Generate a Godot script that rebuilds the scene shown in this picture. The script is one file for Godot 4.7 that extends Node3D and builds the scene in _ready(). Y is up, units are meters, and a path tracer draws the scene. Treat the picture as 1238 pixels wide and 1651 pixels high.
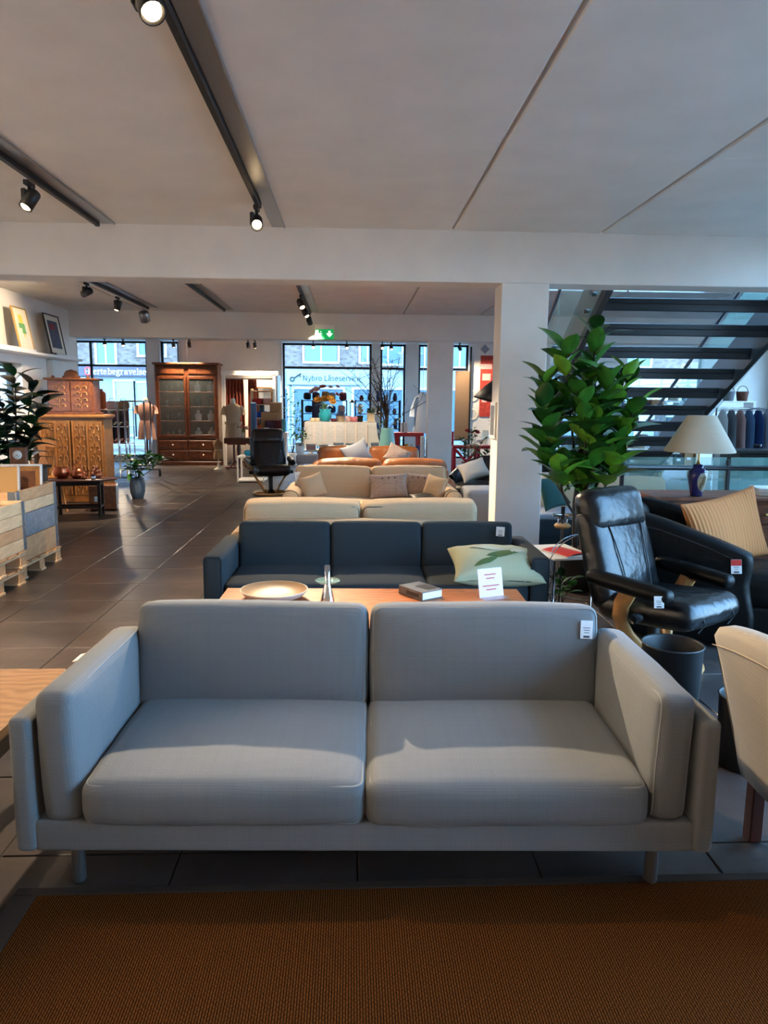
extends Node3D
# A second-hand furniture shop: grey sofa in front, rows of sofas behind, stairs on the right, shop windows at the far end.

var M := {}
var T := {}
var taken := {}
var rng := RandomNumberGenerator.new()
var fn := FastNoiseLite.new()
const CEIL := 2.88
const BEAM := 2.465

# ---------- naming ----------
func numbered(called: String) -> String:
	if not taken.has(called):
		taken[called] = 0
		return called
	taken[called] += 1
	return "%s_%03d" % [called, taken[called]]

func tag(o: Node, label: String, category: String, group := "") -> void:
	o.set_meta("label", label)
	o.set_meta("category", category)
	if group != "":
		o.set_meta("group", group)

func thing(called: String, label: String, category: String, at := Vector3.ZERO, turn := 0.0, group := "") -> Node3D:
	var o := Node3D.new()
	o.name = numbered(called)
	add_child(o)
	o.position = at
	o.rotation_degrees.y = turn
	tag(o, label, category, group)
	return o

func struct(called: String, at := Vector3.ZERO) -> Node3D:
	var o := Node3D.new()
	o.name = numbered(called)
	add_child(o)
	o.position = at
	o.set_meta("kind", "structure")
	return o

func part(parent: Node, called: String, what, m: Material, at := Vector3.ZERO, turn := Vector3.ZERO) -> MeshInstance3D:
	var o := MeshInstance3D.new()
	o.name = called
	o.mesh = done(what) if what is SurfaceTool else what
	o.material_override = m
	parent.add_child(o, true)
	o.position = at
	o.rotation_degrees = turn
	return o

func copy(o: Node3D, at: Vector3, turn := 0.0, label := "", group := "") -> Node3D:
	var c: Node3D = o.duplicate()
	c.name = numbered(str(o.name).rstrip("0123456789").rstrip("_"))
	add_child(c)
	c.position = at
	c.rotation_degrees.y = turn
	if label != "":
		c.set_meta("label", label)
	if group != "":
		c.set_meta("group", group)
	return c

# ---------- mesh tools ----------
func S(flat := true) -> SurfaceTool:
	var s := SurfaceTool.new()
	s.begin(Mesh.PRIMITIVE_TRIANGLES)
	s.set_smooth_group(-1 if flat else 1)
	return s

func done(s: SurfaceTool) -> ArrayMesh:
	s.generate_normals()
	return s.commit()

func X(at := Vector3.ZERO, turn := Vector3.ZERO, scl := Vector3.ONE) -> Transform3D:
	return Transform3D(Basis.from_euler(turn * PI / 180.0).scaled_local(scl), at)

func poly(s: SurfaceTool, p: Array, inside: Vector3) -> void:
	var mid := Vector3.ZERO
	for q in p:
		mid += q
	mid /= p.size()
	var n: Vector3 = (p[1] - p[0]).cross(p[2] - p[0])
	var turn: bool = n.dot(mid - inside) < 0.0
	for k in range(1, p.size() - 1):
		var t := [p[0], p[k], p[k + 1]] if turn else [p[0], p[k + 1], p[k]]
		for q in t:
			s.add_vertex(q)

# a chamfered box
func bx(s: SurfaceTool, at: Vector3, size: Vector3, b := 0.004, turn := Vector3.ZERO) -> void:
	bxx(s, size, b, X(at, turn))

func bxx(s: SurfaceTool, size: Vector3, b: float, xf: Transform3D) -> void:
	var h := size * 0.5
	b = minf(b, minf(h.x, minf(h.y, h.z)) * 0.9)
	var c := xf.origin
	var p := func(sx, sy, sz, axis) -> Vector3:
		var q := Vector3(sx * (h.x - (0.0 if axis == 0 else b)), sy * (h.y - (0.0 if axis == 1 else b)), sz * (h.z - (0.0 if axis == 2 else b)))
		return xf * q
	for g in [-1, 1]:
		poly(s, [p.call(g, -1, -1, 0), p.call(g, 1, -1, 0), p.call(g, 1, 1, 0), p.call(g, -1, 1, 0)], c)
		poly(s, [p.call(-1, g, -1, 1), p.call(1, g, -1, 1), p.call(1, g, 1, 1), p.call(-1, g, 1, 1)], c)
		poly(s, [p.call(-1, -1, g, 2), p.call(1, -1, g, 2), p.call(1, 1, g, 2), p.call(-1, 1, g, 2)], c)
	if b <= 0.0:
		return
	for a in [-1, 1]:
		for e in [-1, 1]:
			poly(s, [p.call(a, e, -1, 0), p.call(a, e, 1, 0), p.call(a, e, 1, 1), p.call(a, e, -1, 1)], c)
			poly(s, [p.call(a, -1, e, 0), p.call(a, 1, e, 0), p.call(a, 1, e, 2), p.call(a, -1, e, 2)], c)
			poly(s, [p.call(-1, a, e, 1), p.call(1, a, e, 1), p.call(1, a, e, 2), p.call(-1, a, e, 2)], c)
			for g in [-1, 1]:
				poly(s, [p.call(a, e, g, 0), p.call(a, e, g, 1), p.call(a, e, g, 2)], c)

func box(size: Vector3, b := 0.004) -> SurfaceTool:
	var s := S()
	bx(s, Vector3.ZERO, size, b)
	return s

# box from two corners
func span(s: SurfaceTool, a: Vector3, c: Vector3, b := 0.004) -> void:
	bx(s, (a + c) * 0.5, (c - a).abs(), b)

# rows of points joined to a surface; shut_u closes each row
func skin(s: SurfaceTool, rows: Array, shut_u := false, flip := false) -> void:
	for i in rows.size() - 1:
		var a: Array = rows[i]
		var b: Array = rows[i + 1]
		var n: int = a.size()
		for j in (n if shut_u else n - 1):
			var k := (j + 1) % n
			var q := [a[j], a[k], b[k], a[j], b[k], b[j]] if flip else [a[j], b[k], a[k], a[j], b[j], b[k]]
			for v in q:
				s.add_vertex(v)

# lathe round y; prof = [Vector2(radius, height)] from bottom to top
func lathe(s: SurfaceTool, prof: Array, seg := 24, xf := Transform3D(), squash := 1.0) -> void:
	var rows := []
	for q in prof:
		var row := []
		for k in seg:
			var a := TAU * k / seg
			row.append(xf * Vector3(cos(a) * q.x, q.y, sin(a) * q.x * squash))
		rows.append(row)
	skin(s, rows, true, false)

func tube(s: SurfaceTool, pts: Array, r: float, sides := 8, r2 := -1.0, shut := false) -> void:
	var rows := []
	var n := pts.size()
	var up := Vector3.UP
	var t0: Vector3 = (pts[1] - pts[0]).normalized()
	if absf(t0.dot(up)) > 0.9:
		up = Vector3.RIGHT
	var side := t0.cross(up).normalized()
	for i in n:
		var t: Vector3
		if shut:
			t = (pts[(i + 1) % n] - pts[(i + n - 1) % n]).normalized()
		else:
			t = (pts[mini(i + 1, n - 1)] - pts[maxi(i - 1, 0)]).normalized()
		side = (side - t * side.dot(t)).normalized()
		var w := t.cross(side)
		var rr := r if r2 < 0.0 else lerpf(r, r2, float(i) / (n - 1))
		var row := []
		for k in sides:
			var a := TAU * k / sides
			row.append(pts[i] + (side * cos(a) + w * sin(a)) * rr)
		rows.append(row)
	if shut:
		rows.append(rows[0])
	skin(s, rows, true, true)
	if not shut:
		for e in [0, n - 1]:
			var row: Array = rows[e]
			var out: Vector3 = (pts[0] - pts[1]) if e == 0 else (pts[n - 1] - pts[n - 2])
			poly(s, row, pts[e] - out)

func rod(s: SurfaceTool, a: Vector3, b: Vector3, r: float, sides := 8, r2 := -1.0) -> void:
	tube(s, [a, b], r, sides, r2)

# outline in x, y pushed through z from 0 to depth
func extrude(s: SurfaceTool, outline: PackedVector2Array, depth: float, xf := Transform3D()) -> void:
	if Geometry2D.is_polygon_clockwise(outline):
		outline.reverse()
	var idx := Geometry2D.triangulate_polygon(outline)
	for z in [0.0, depth]:
		for k in range(0, idx.size(), 3):
			var a := outline[idx[k]]
			var b := outline[idx[k + 1]]
			var c := outline[idx[k + 2]]
			var ccw := (b - a).cross(c - a) > 0.0
			var ord := [a, b, c]
			if ccw == (z > 0.0):
				ord = [a, c, b]
			for q in ord:
				s.add_vertex(xf * Vector3(q.x, q.y, z))
	var n := outline.size()
	for k in n:
		var a := outline[k]
		var b := outline[(k + 1) % n]
		var q := [Vector3(a.x, a.y, 0), Vector3(b.x, b.y, 0), Vector3(b.x, b.y, depth), Vector3(a.x, a.y, depth)]
		for v in [q[0], q[2], q[1], q[0], q[3], q[2]]:
			s.add_vertex(xf * v)

func steps(h: float, r: float, n: int) -> Array:
	var out := []
	var inner := h - r
	for k in 4:
		out.append(-h + r * (1.0 - cos(PI * 0.5 * k / 4.0)) if k > 0 else -h)
	for k in n + 1:
		out.append(lerpf(-inner, inner, float(k) / n))
	for k in range(3, -1, -1):
		out.append(h - r * (1.0 - cos(PI * 0.5 * k / 4.0)) if k > 0 else h)
	return out

# an upholstered block: rounded box whose faces bulge; puff in metres per axis
func soft(s: SurfaceTool, size: Vector3, r: float, puff: Vector3, xf := Transform3D(), seed_ := 1, ripple := 0.0, n := 8) -> void:
	var h := size * 0.5
	r = minf(r, minf(h.x, minf(h.y, h.z)) * 0.98)
	var inner := h - Vector3(r, r, r)
	var st := [steps(h.x, r, n), steps(h.y, r, maxi(2, n / 2)), steps(h.z, r, n)]
	fn.seed = seed_
	for axis in 3:
		var u := (axis + 1) % 3
		var v := (axis + 2) % 3
		for g in [-1.0, 1.0]:
			var rows := []
			for a in st[u]:
				var row := []
				for b in st[v]:
					var p := Vector3.ZERO
					p[axis] = g * h[axis]
					p[u] = a
					p[v] = b
					var q := p.clamp(-inner, inner)
					var d := p - q
					if d.length() > 1e-6:
						p = q + d.normalized() * r
					var e := Vector3(p.x / h.x, p.y / h.y, p.z / h.z)
					var w := Vector3((1 - e.y * e.y) * (1 - e.z * e.z), (1 - e.x * e.x) * (1 - e.z * e.z), (1 - e.x * e.x) * (1 - e.y * e.y))
					w = Vector3(pow(maxf(w.x, 0), 0.6), pow(maxf(w.y, 0), 0.6), pow(maxf(w.z, 0), 0.6))
					p += Vector3(e.x * puff.x * w.x, e.y * puff.y * w.y, e.z * puff.z * w.z)
					if ripple > 0.0:
						var m: Vector3 = p + Vector3(seed_, 0, 0)
						p += e * ripple * fn.get_noise_3dv(m * 420.0)
						p += e * ripple * 1.6 * fn.get_noise_3dv(m * 90.0)
					row.append(xf * p)
				rows.append(row)
			skin(s, rows, false, g > 0.0)

# loop round a cushion edge at height y: rounded rectangle in x, z
func loop(hx: float, hz: float, r: float, y: float, wave := 0.0, seed_ := 1) -> Array:
	var p := []
	fn.seed = seed_
	for c in [[1, 1, 0], [-1, 1, 90], [-1, -1, 180], [1, -1, 270]]:
		for k in 5:
			var a := deg_to_rad(c[2] + 90.0 * k / 4.0)
			p.append(Vector3(c[0] * (hx - r) + cos(a) * r, y, c[1] * (hz - r) + sin(a) * r))
	var out := []
	for i in p.size():
		var a: Vector3 = p[i]
		var b: Vector3 = p[(i + 1) % p.size()]
		var m := maxi(1, int(a.distance_to(b) / 0.06))
		for k in m:
			var q := a.lerp(b, float(k) / m)
			q.y += wave * fn.get_noise_3dv(q * 300.0)
			out.append(q)
	return out

# throw pillow standing in x, y with thickness along z
func pillow(s: SurfaceTool, w: float, h: float, t: float, xf := Transform3D(), seed_ := 1, crease := 0.01, n := 14) -> void:
	fn.seed = seed_
	for g in [-1.0, 1.0]:
		var rows := []
		for i in n + 1:
			var row := []
			for j in n + 1:
				var a := sin((float(i) / n - 0.5) * PI)
				var b := sin((float(j) / n - 0.5) * PI)
				var pinch := 1.0 - 0.10 * (1.0 - absf(a) * absf(a)) * absf(b) * absf(b) 
				var pinch2 := 1.0 - 0.10 * (1.0 - absf(b) * absf(b)) * absf(a) * absf(a)
				var z := pow(maxf(0.0, (1 - a * a) * (1 - b * b)), 0.42) * t * 0.5
				var p := Vector3(a * w * 0.5 * pinch2, b * h * 0.5 * pinch, g * z)
				p += Vector3(0, 0, g) * crease * fn.get_noise_2d(p.x * 500.0 + seed_ * 37.0, p.y * 500.0) * (1 - a * a * b * b)
				row.append(xf * p)
			rows.append(row)
		skin(s, rows, false, g < 0.0)

# a leaf lying along +z from the origin, up is +y
func leaf_mesh(length: float, width: float, droop: float, fold: float, tip := 1.0, n := 6) -> ArrayMesh:
	var s := S(false)
	var rows := []
	for i in n + 1:
		var t := float(i) / n
		var w := width * 0.5 * pow(sin(PI * pow(t, 0.85 * tip)), 0.75) if i > 0 and i < n else 0.002
		var y := -droop * t * t * length
		var z := length * t * (1.0 - 0.25 * droop * t)
		rows.append([Vector3(-w, y + fold * w, z), Vector3(-w * 0.5, y + fold * w * 0.35, z), Vector3(0, y, z), Vector3(w * 0.5, y + fold * w * 0.35, z), Vector3(w, y + fold * w, z)])
	skin(s, rows, false, false)
	return done(s)

func text_mesh(words: String, size: float, depth := 0.002, face := "Droid Sans") -> TextMesh:
	var t := TextMesh.new()
	var f := SystemFont.new()
	f.font_names = PackedStringArray([face])
	t.font = f
	t.text = words
	t.font_size = 32
	t.pixel_size = size / 32.0
	t.depth = depth
	return t

# ---------- materials ----------
func noise_tex(freq: float, lo: float, hi: float, octaves := 4, seed_ := 1, size := 512, kind := FastNoiseLite.TYPE_SIMPLEX_SMOOTH, as_normal := false, bump := 4.0) -> NoiseTexture2D:
	var n := FastNoiseLite.new()
	n.noise_type = kind
	n.frequency = freq
	n.fractal_octaves = octaves
	n.seed = seed_
	var t := NoiseTexture2D.new()
	t.width = size
	t.height = size
	t.seamless = true
	t.noise = n
	if as_normal:
		t.as_normal_map = true
		t.bump_strength = bump
	else:
		var g := Gradient.new()
		g.colors = PackedColorArray([Color(lo, lo, lo), Color(hi, hi, hi)])
		t.color_ramp = g
	return t

# wood grain running along u; turned: along v
func grain_tex(c1: Color, c2: Color, seed_: int, turned := false, bands := 9.0, size := 512) -> ImageTexture:
	var im := Image.create(size, size, false, Image.FORMAT_RGB8)
	var n := FastNoiseLite.new()
	n.seed = seed_
	n.frequency = 1.0
	n.fractal_octaves = 3
	for j in size:
		for i in size:
			var u := float(i) / size
			var v := float(j) / size
			var a := TAU * u
			var warp := n.get_noise_3d(cos(a) * 0.35, sin(a) * 0.35, v * 2.2) 
			var ring := 0.5 + 0.5 * sin((v * bands + warp * 2.4) * TAU)
			var fine := n.get_noise_3d(cos(a) * 0.9 + 9.0, sin(a) * 0.9, v * 120.0)
			var k := clampf(0.25 + 0.45 * ring + 0.45 * fine, 0.0, 1.0)
			var c := c1.lerp(c2, k)
			if turned:
				im.set_pixel(j, i, c)
			else:
				im.set_pixel(i, j, c)
	return ImageTexture.create_from_image(im)

func weave_tex(size: int, count: int, lo: float, seed_: int) -> ImageTexture:
	var im := Image.create(size, size, false, Image.FORMAT_RGB8)
	var n := FastNoiseLite.new()
	n.seed = seed_
	n.frequency = 0.05
	for j in size:
		for i in size:
			var x := float(i) / size * count
			var y := float(j) / size * count
			var over := (int(x) + int(y)) % 2 == 0
			var fx := sin(fposmod(x, 1.0) * PI)
			var fy := sin(fposmod(y, 1.0) * PI)
			var k := (fx if over else fy) * 0.75 + 0.25 * (fy if over else fx)
			var jit: float = 0.5 + 0.5 * n.get_noise_2d(int(x) * 31.0 if over else int(y) * 17.0 + 99.0, 0.0)
			k = lo + (1.0 - lo) * clampf(k * 0.7 + jit * 0.35, 0.0, 1.0)
			im.set_pixel(i, j, Color(k, k, k))
	return ImageTexture.create_from_image(im)

func stripes_tex(size: int, count: int, lo: float) -> ImageTexture:
	var im := Image.create(size, size, false, Image.FORMAT_RGB8)
	var n := FastNoiseLite.new()
	n.seed = 5
	n.frequency = 0.08
	for j in size:
		for i in size:
			var x := float(i) / size * count
			var y := float(j) / size * count * 0.5
			var knot := 0.5 + 0.5 * sin((y + 0.5 * (int(x) % 2)) * TAU)
			var k := sin(fposmod(x, 1.0) * PI) * (0.78 + 0.22 * knot)
			var c := lo + (1.0 - lo) * clampf(k + 0.25 * n.get_noise_2d(i, j), 0.0, 1.0)
			im.set_pixel(i, j, Color(c, c, c))
	return ImageTexture.create_from_image(im)

func mk(key: String, color: Color, rough := 0.6, tex: Texture2D = null, scl := 1.0, metal := 0.0, nrm: Texture2D = null, nstr := 0.5, world := false) -> StandardMaterial3D:
	var m := StandardMaterial3D.new()
	m.resource_name = key
	m.albedo_color = color
	m.roughness = rough
	m.metallic = metal
	if tex:
		m.albedo_texture = tex
	if nrm:
		m.normal_enabled = true
		m.normal_texture = nrm
		m.normal_scale = nstr
	if tex or nrm:
		m.uv1_triplanar = true
		m.uv1_world_triplanar = world
		m.uv1_scale = Vector3(scl, scl, scl)
	M[key] = m
	return m

func rgb(r: int, g: int, b: int) -> Color:
	return Color(r / 255.0, g / 255.0, b / 255.0)

func glow(key: String, color: Color, energy: float) -> StandardMaterial3D:
	var m := mk(key, color, 0.4)
	m.emission_enabled = true
	m.emission = color
	m.emission_energy_multiplier = energy
	return m

func pane(key: String, color: Color, alpha: float) -> StandardMaterial3D:
	var m := mk(key, Color(color.r, color.g, color.b, alpha), 0.03)
	m.transparency = BaseMaterial3D.TRANSPARENCY_ALPHA
	return m

func _ready() -> void:
	rng.seed = 7
	# ----- camera -----
	var cam := Camera3D.new()
	cam.name = "camera"
	add_child(cam)
	cam.position = Vector3(0, 1.45, 0)
	cam.basis = Basis(Vector3.UP, deg_to_rad(-2.639)) * Basis(Vector3.RIGHT, deg_to_rad(-8.508)) * Basis(Vector3.BACK, deg_to_rad(0.5))
	cam.fov = 70.41
	cam.near = 0.05
	cam.far = 200.0
	cam.current = true
	# ----- sky: bright overcast day -----
	var env := Environment.new()
	env.background_mode = Environment.BG_SKY
	var sky_mat := ProceduralSkyMaterial.new()
	sky_mat.sky_top_color = Color(0.52, 0.76, 1.0)
	sky_mat.sky_horizon_color = Color(0.67, 0.86, 1.0)
	sky_mat.ground_bottom_color = Color(0.35, 0.37, 0.4)
	sky_mat.ground_horizon_color = Color(0.6, 0.66, 0.7)
	sky_mat.sky_curve = 0.2
	var sky := Sky.new()
	sky.sky_material = sky_mat
	env.sky = sky
	env.background_energy_multiplier = 16.0
	env.tonemap_mode = Environment.TONE_MAPPER_LINEAR
	env.tonemap_exposure = 1.26
	env.sdfgi_enabled = true
	env.ssao_enabled = true
	env.ssil_enabled = true
	var we := WorldEnvironment.new()
	we.name = "surroundings"
	we.environment = env
	add_child(we)
	make_materials()
	build_shell()
	build_street()
	build_tracks()
	build_stairs()
	build_front()
	build_sofas()
	build_right()
	build_left()
	build_far()

func make_materials() -> void:
	T.mottle = noise_tex(0.012, 0.95, 1.0, 5, 3)
	T.blotch = noise_tex(0.006, 0.72, 1.0, 5, 9)
	T.fine = noise_tex(0.09, 0.8, 1.0, 3, 4)
	T.bumpn = noise_tex(0.03, 0, 1, 4, 6, 512, FastNoiseLite.TYPE_SIMPLEX_SMOOTH, true, 6.0)
	T.leathern = noise_tex(0.05, 0, 1, 2, 8, 512, FastNoiseLite.TYPE_CELLULAR, true, 3.0)
	T.creasen = noise_tex(0.012, 0, 1, 3, 12, 512, FastNoiseLite.TYPE_SIMPLEX_SMOOTH, true, 16.0)
	T.weave = weave_tex(256, 32, 0.72, 2)
	T.heather = weave_tex(256, 32, 0.74, 7)
	T.coarse = weave_tex(256, 24, 0.45, 3)
	T.stripe = stripes_tex(256, 24, 0.25)
	T.oak = grain_tex(rgb(150, 88, 46), rgb(205, 140, 88), 3, false, 14.0)
	T.oakdull = grain_tex(rgb(122, 90, 64), rgb(176, 138, 102), 21, false, 22.0)
	T.walnut = grain_tex(rgb(70, 34, 16), rgb(128, 70, 34), 5, true, 7.0)
	T.walnuth = grain_tex(rgb(70, 34, 16), rgb(128, 70, 34), 6, false, 7.0)
	T.honey = grain_tex(rgb(142, 88, 38), rgb(176, 116, 54), 7, true, 2.5)
	T.honeyh = grain_tex(rgb(150, 94, 42), rgb(184, 122, 58), 8, false, 2.5)
	T.pine = grain_tex(rgb(204, 170, 130), rgb(226, 196, 156), 11, false, 3.0)
	T.greypine = grain_tex(rgb(116, 120, 126), rgb(146, 148, 152), 12, false, 3.0)
	T.redwood = grain_tex(rgb(96, 50, 26), rgb(150, 86, 46), 13, false, 6.0)
	# building
	mk("paint", rgb(236, 230, 222), 0.75, T.mottle, 0.25, 0.0, null, 0.0, true)
	mk("concrete", rgb(230, 225, 218), 0.85, T.mottle, 0.3, 0.0, null, 0.0, true)
	mk("tile_a", rgb(80, 70, 66), 0.36, T.blotch, 0.7, 0.0, T.bumpn, 0.05)
	mk("tile_b", rgb(75, 66, 63), 0.38, T.blotch, 0.8, 0.0, T.bumpn, 0.05)
	mk("tile_c", rgb(85, 74, 69), 0.34, T.blotch, 0.6, 0.0, T.bumpn, 0.05)
	mk("grout", rgb(58, 50, 46), 0.8)
	mk("blackmetal", rgb(22, 22, 24), 0.45)
	mk("alu", rgb(165, 166, 168), 0.35, null, 1.0, 0.9)
	mk("chrome", rgb(215, 216, 220), 0.12, null, 1.0, 1.0)
	mk("steel", rgb(150, 152, 156), 0.3, null, 1.0, 1.0)
	mk("white", rgb(235, 233, 228), 0.5)
	mk("black", rgb(14, 14, 15), 0.5)
	pane("glass", Color(0.85, 0.95, 1.0), 0.06)
	pane("cabinetglass", Color(0.9, 0.95, 0.95), 0.03)
	M.cabinetglass.metallic_specular = 0.2
	pane("greenglass", Color(0.6, 0.85, 0.8), 0.16)
	# cloth
	mk("greycloth", rgb(128, 131, 133), 0.9, T.heather, 5.5, 0.0, T.bumpn, 0.12)
	M.greycloth.rim_enabled = true
	M.greycloth.rim = 0.25
	M.greycloth.rim_tint = 0.6
	mk("greyseam", rgb(140, 142, 142), 0.9)
	mk("teal", rgb(38, 51, 58), 0.92, T.weave, 8.0, 0.0, T.bumpn, 0.1)
	mk("tealseam", rgb(28, 38, 43), 0.9)
	mk("beige", rgb(222, 190, 152), 0.9, T.weave, 8.0, 0.0, T.bumpn, 0.25)
	mk("beigeseam", rgb(70, 52, 38), 0.8)
	mk("cream", rgb(176, 165, 150), 0.9, T.weave, 7.0, 0.0, T.bumpn, 0.2)
	mk("creamseam", rgb(168, 152, 132), 0.9)
	mk("cognac", rgb(176, 98, 36), 0.5, T.blotch, 0.9, 0.0, T.creasen, 0.35)
	mk("leather", rgb(11, 11, 13), 0.32, null, 1.6, 0.0, T.creasen, 0.24)
	mk("leatherold", rgb(8, 8, 8), 0.4, null, 1.6, 0.0, T.creasen, 0.14)
	M.leatherold.metallic_specular = 0.3
	mk("rug", rgb(116, 68, 32), 0.95, T.stripe, 6.0, 0.0, null, 0.0)
	M.rug.metallic_specular = 0.08
	mk("rugedge", rgb(52, 36, 24), 0.9, T.fine, 8.0)
	mk("corduroy", rgb(214, 138, 80), 0.85, T.fine, 5.0)
	mk("linen", rgb(226, 224, 222), 0.9, T.coarse, 5.0)
	mk("tag", rgb(240, 238, 236), 0.7)
	mk("tagred", rgb(205, 52, 48), 0.7)
	mk("ink", rgb(60, 60, 64), 0.8)
	mk("inkred", rgb(190, 60, 60), 0.8)
	mk("clothgrey", rgb(166, 170, 178), 0.9, T.weave, 8.0)
	mk("rosestripe", rgb(206, 178, 160), 0.9, T.coarse, 3.0)
	# woods
	mk("oak", Color(0.97, 0.88, 0.84), 0.4, T.oak, 1.3)
	mk("oakdull", Color.WHITE, 0.42, T.oakdull, 1.0)
	mk("walnut", Color.WHITE, 0.4, T.walnut, 0.9)
	mk("walnuth", Color.WHITE, 0.4, T.walnuth, 0.9)
	mk("honey", Color.WHITE, 0.4, T.honey, 1.1)
	mk("honeyh", Color.WHITE, 0.4, T.honeyh, 1.1)
	mk("pine", Color.WHITE, 0.7, T.pine, 1.2)
	mk("pine2", Color(0.92, 0.84, 0.78), 0.7, T.pine, 1.0)
	mk("greypine", Color.WHITE, 0.8, T.greypine, 1.3)
	mk("redwood", Color.WHITE, 0.42, T.redwood, 1.0)
	mk("darkwood", rgb(44, 28, 22), 0.4, T.fine, 3.0)
	mk("mahogany", rgb(86, 40, 28), 0.35, T.fine, 3.0)
	mk("birch", rgb(206, 150, 88), 0.45, T.fine, 2.0)
	mk("copper", rgb(190, 108, 74), 0.28, null, 1.0, 1.0)
	mk("brass", rgb(196, 160, 96), 0.3, null, 1.0, 1.0)
	mk("zinc", rgb(150, 160, 172), 0.4, T.fine, 6.0, 0.8)
	# green things
	mk("leaf_dark", rgb(38, 84, 32), 0.32, T.blotch, 3.0)
	mk("leaf_mid", rgb(66, 128, 42), 0.32, T.blotch, 3.0)
	mk("leaf_lime", rgb(124, 182, 56), 0.34, T.blotch, 3.0)
	mk("leaf_night", rgb(22, 40, 28), 0.28, T.blotch, 3.0)
	mk("leaf_grey", rgb(150, 170, 150), 0.6)
	for k in ["leaf_dark", "leaf_mid", "leaf_lime", "leaf_grey"]:
		M[k].backlight_enabled = true
		M[k].backlight = M[k].albedo_color * 0.5
	mk("bark", rgb(62, 50, 40), 0.8, T.fine, 6.0)
	mk("soil", rgb(40, 30, 24), 0.95)
	glow("bulb", Color(1.0, 0.86, 0.66), 9.0)

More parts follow.
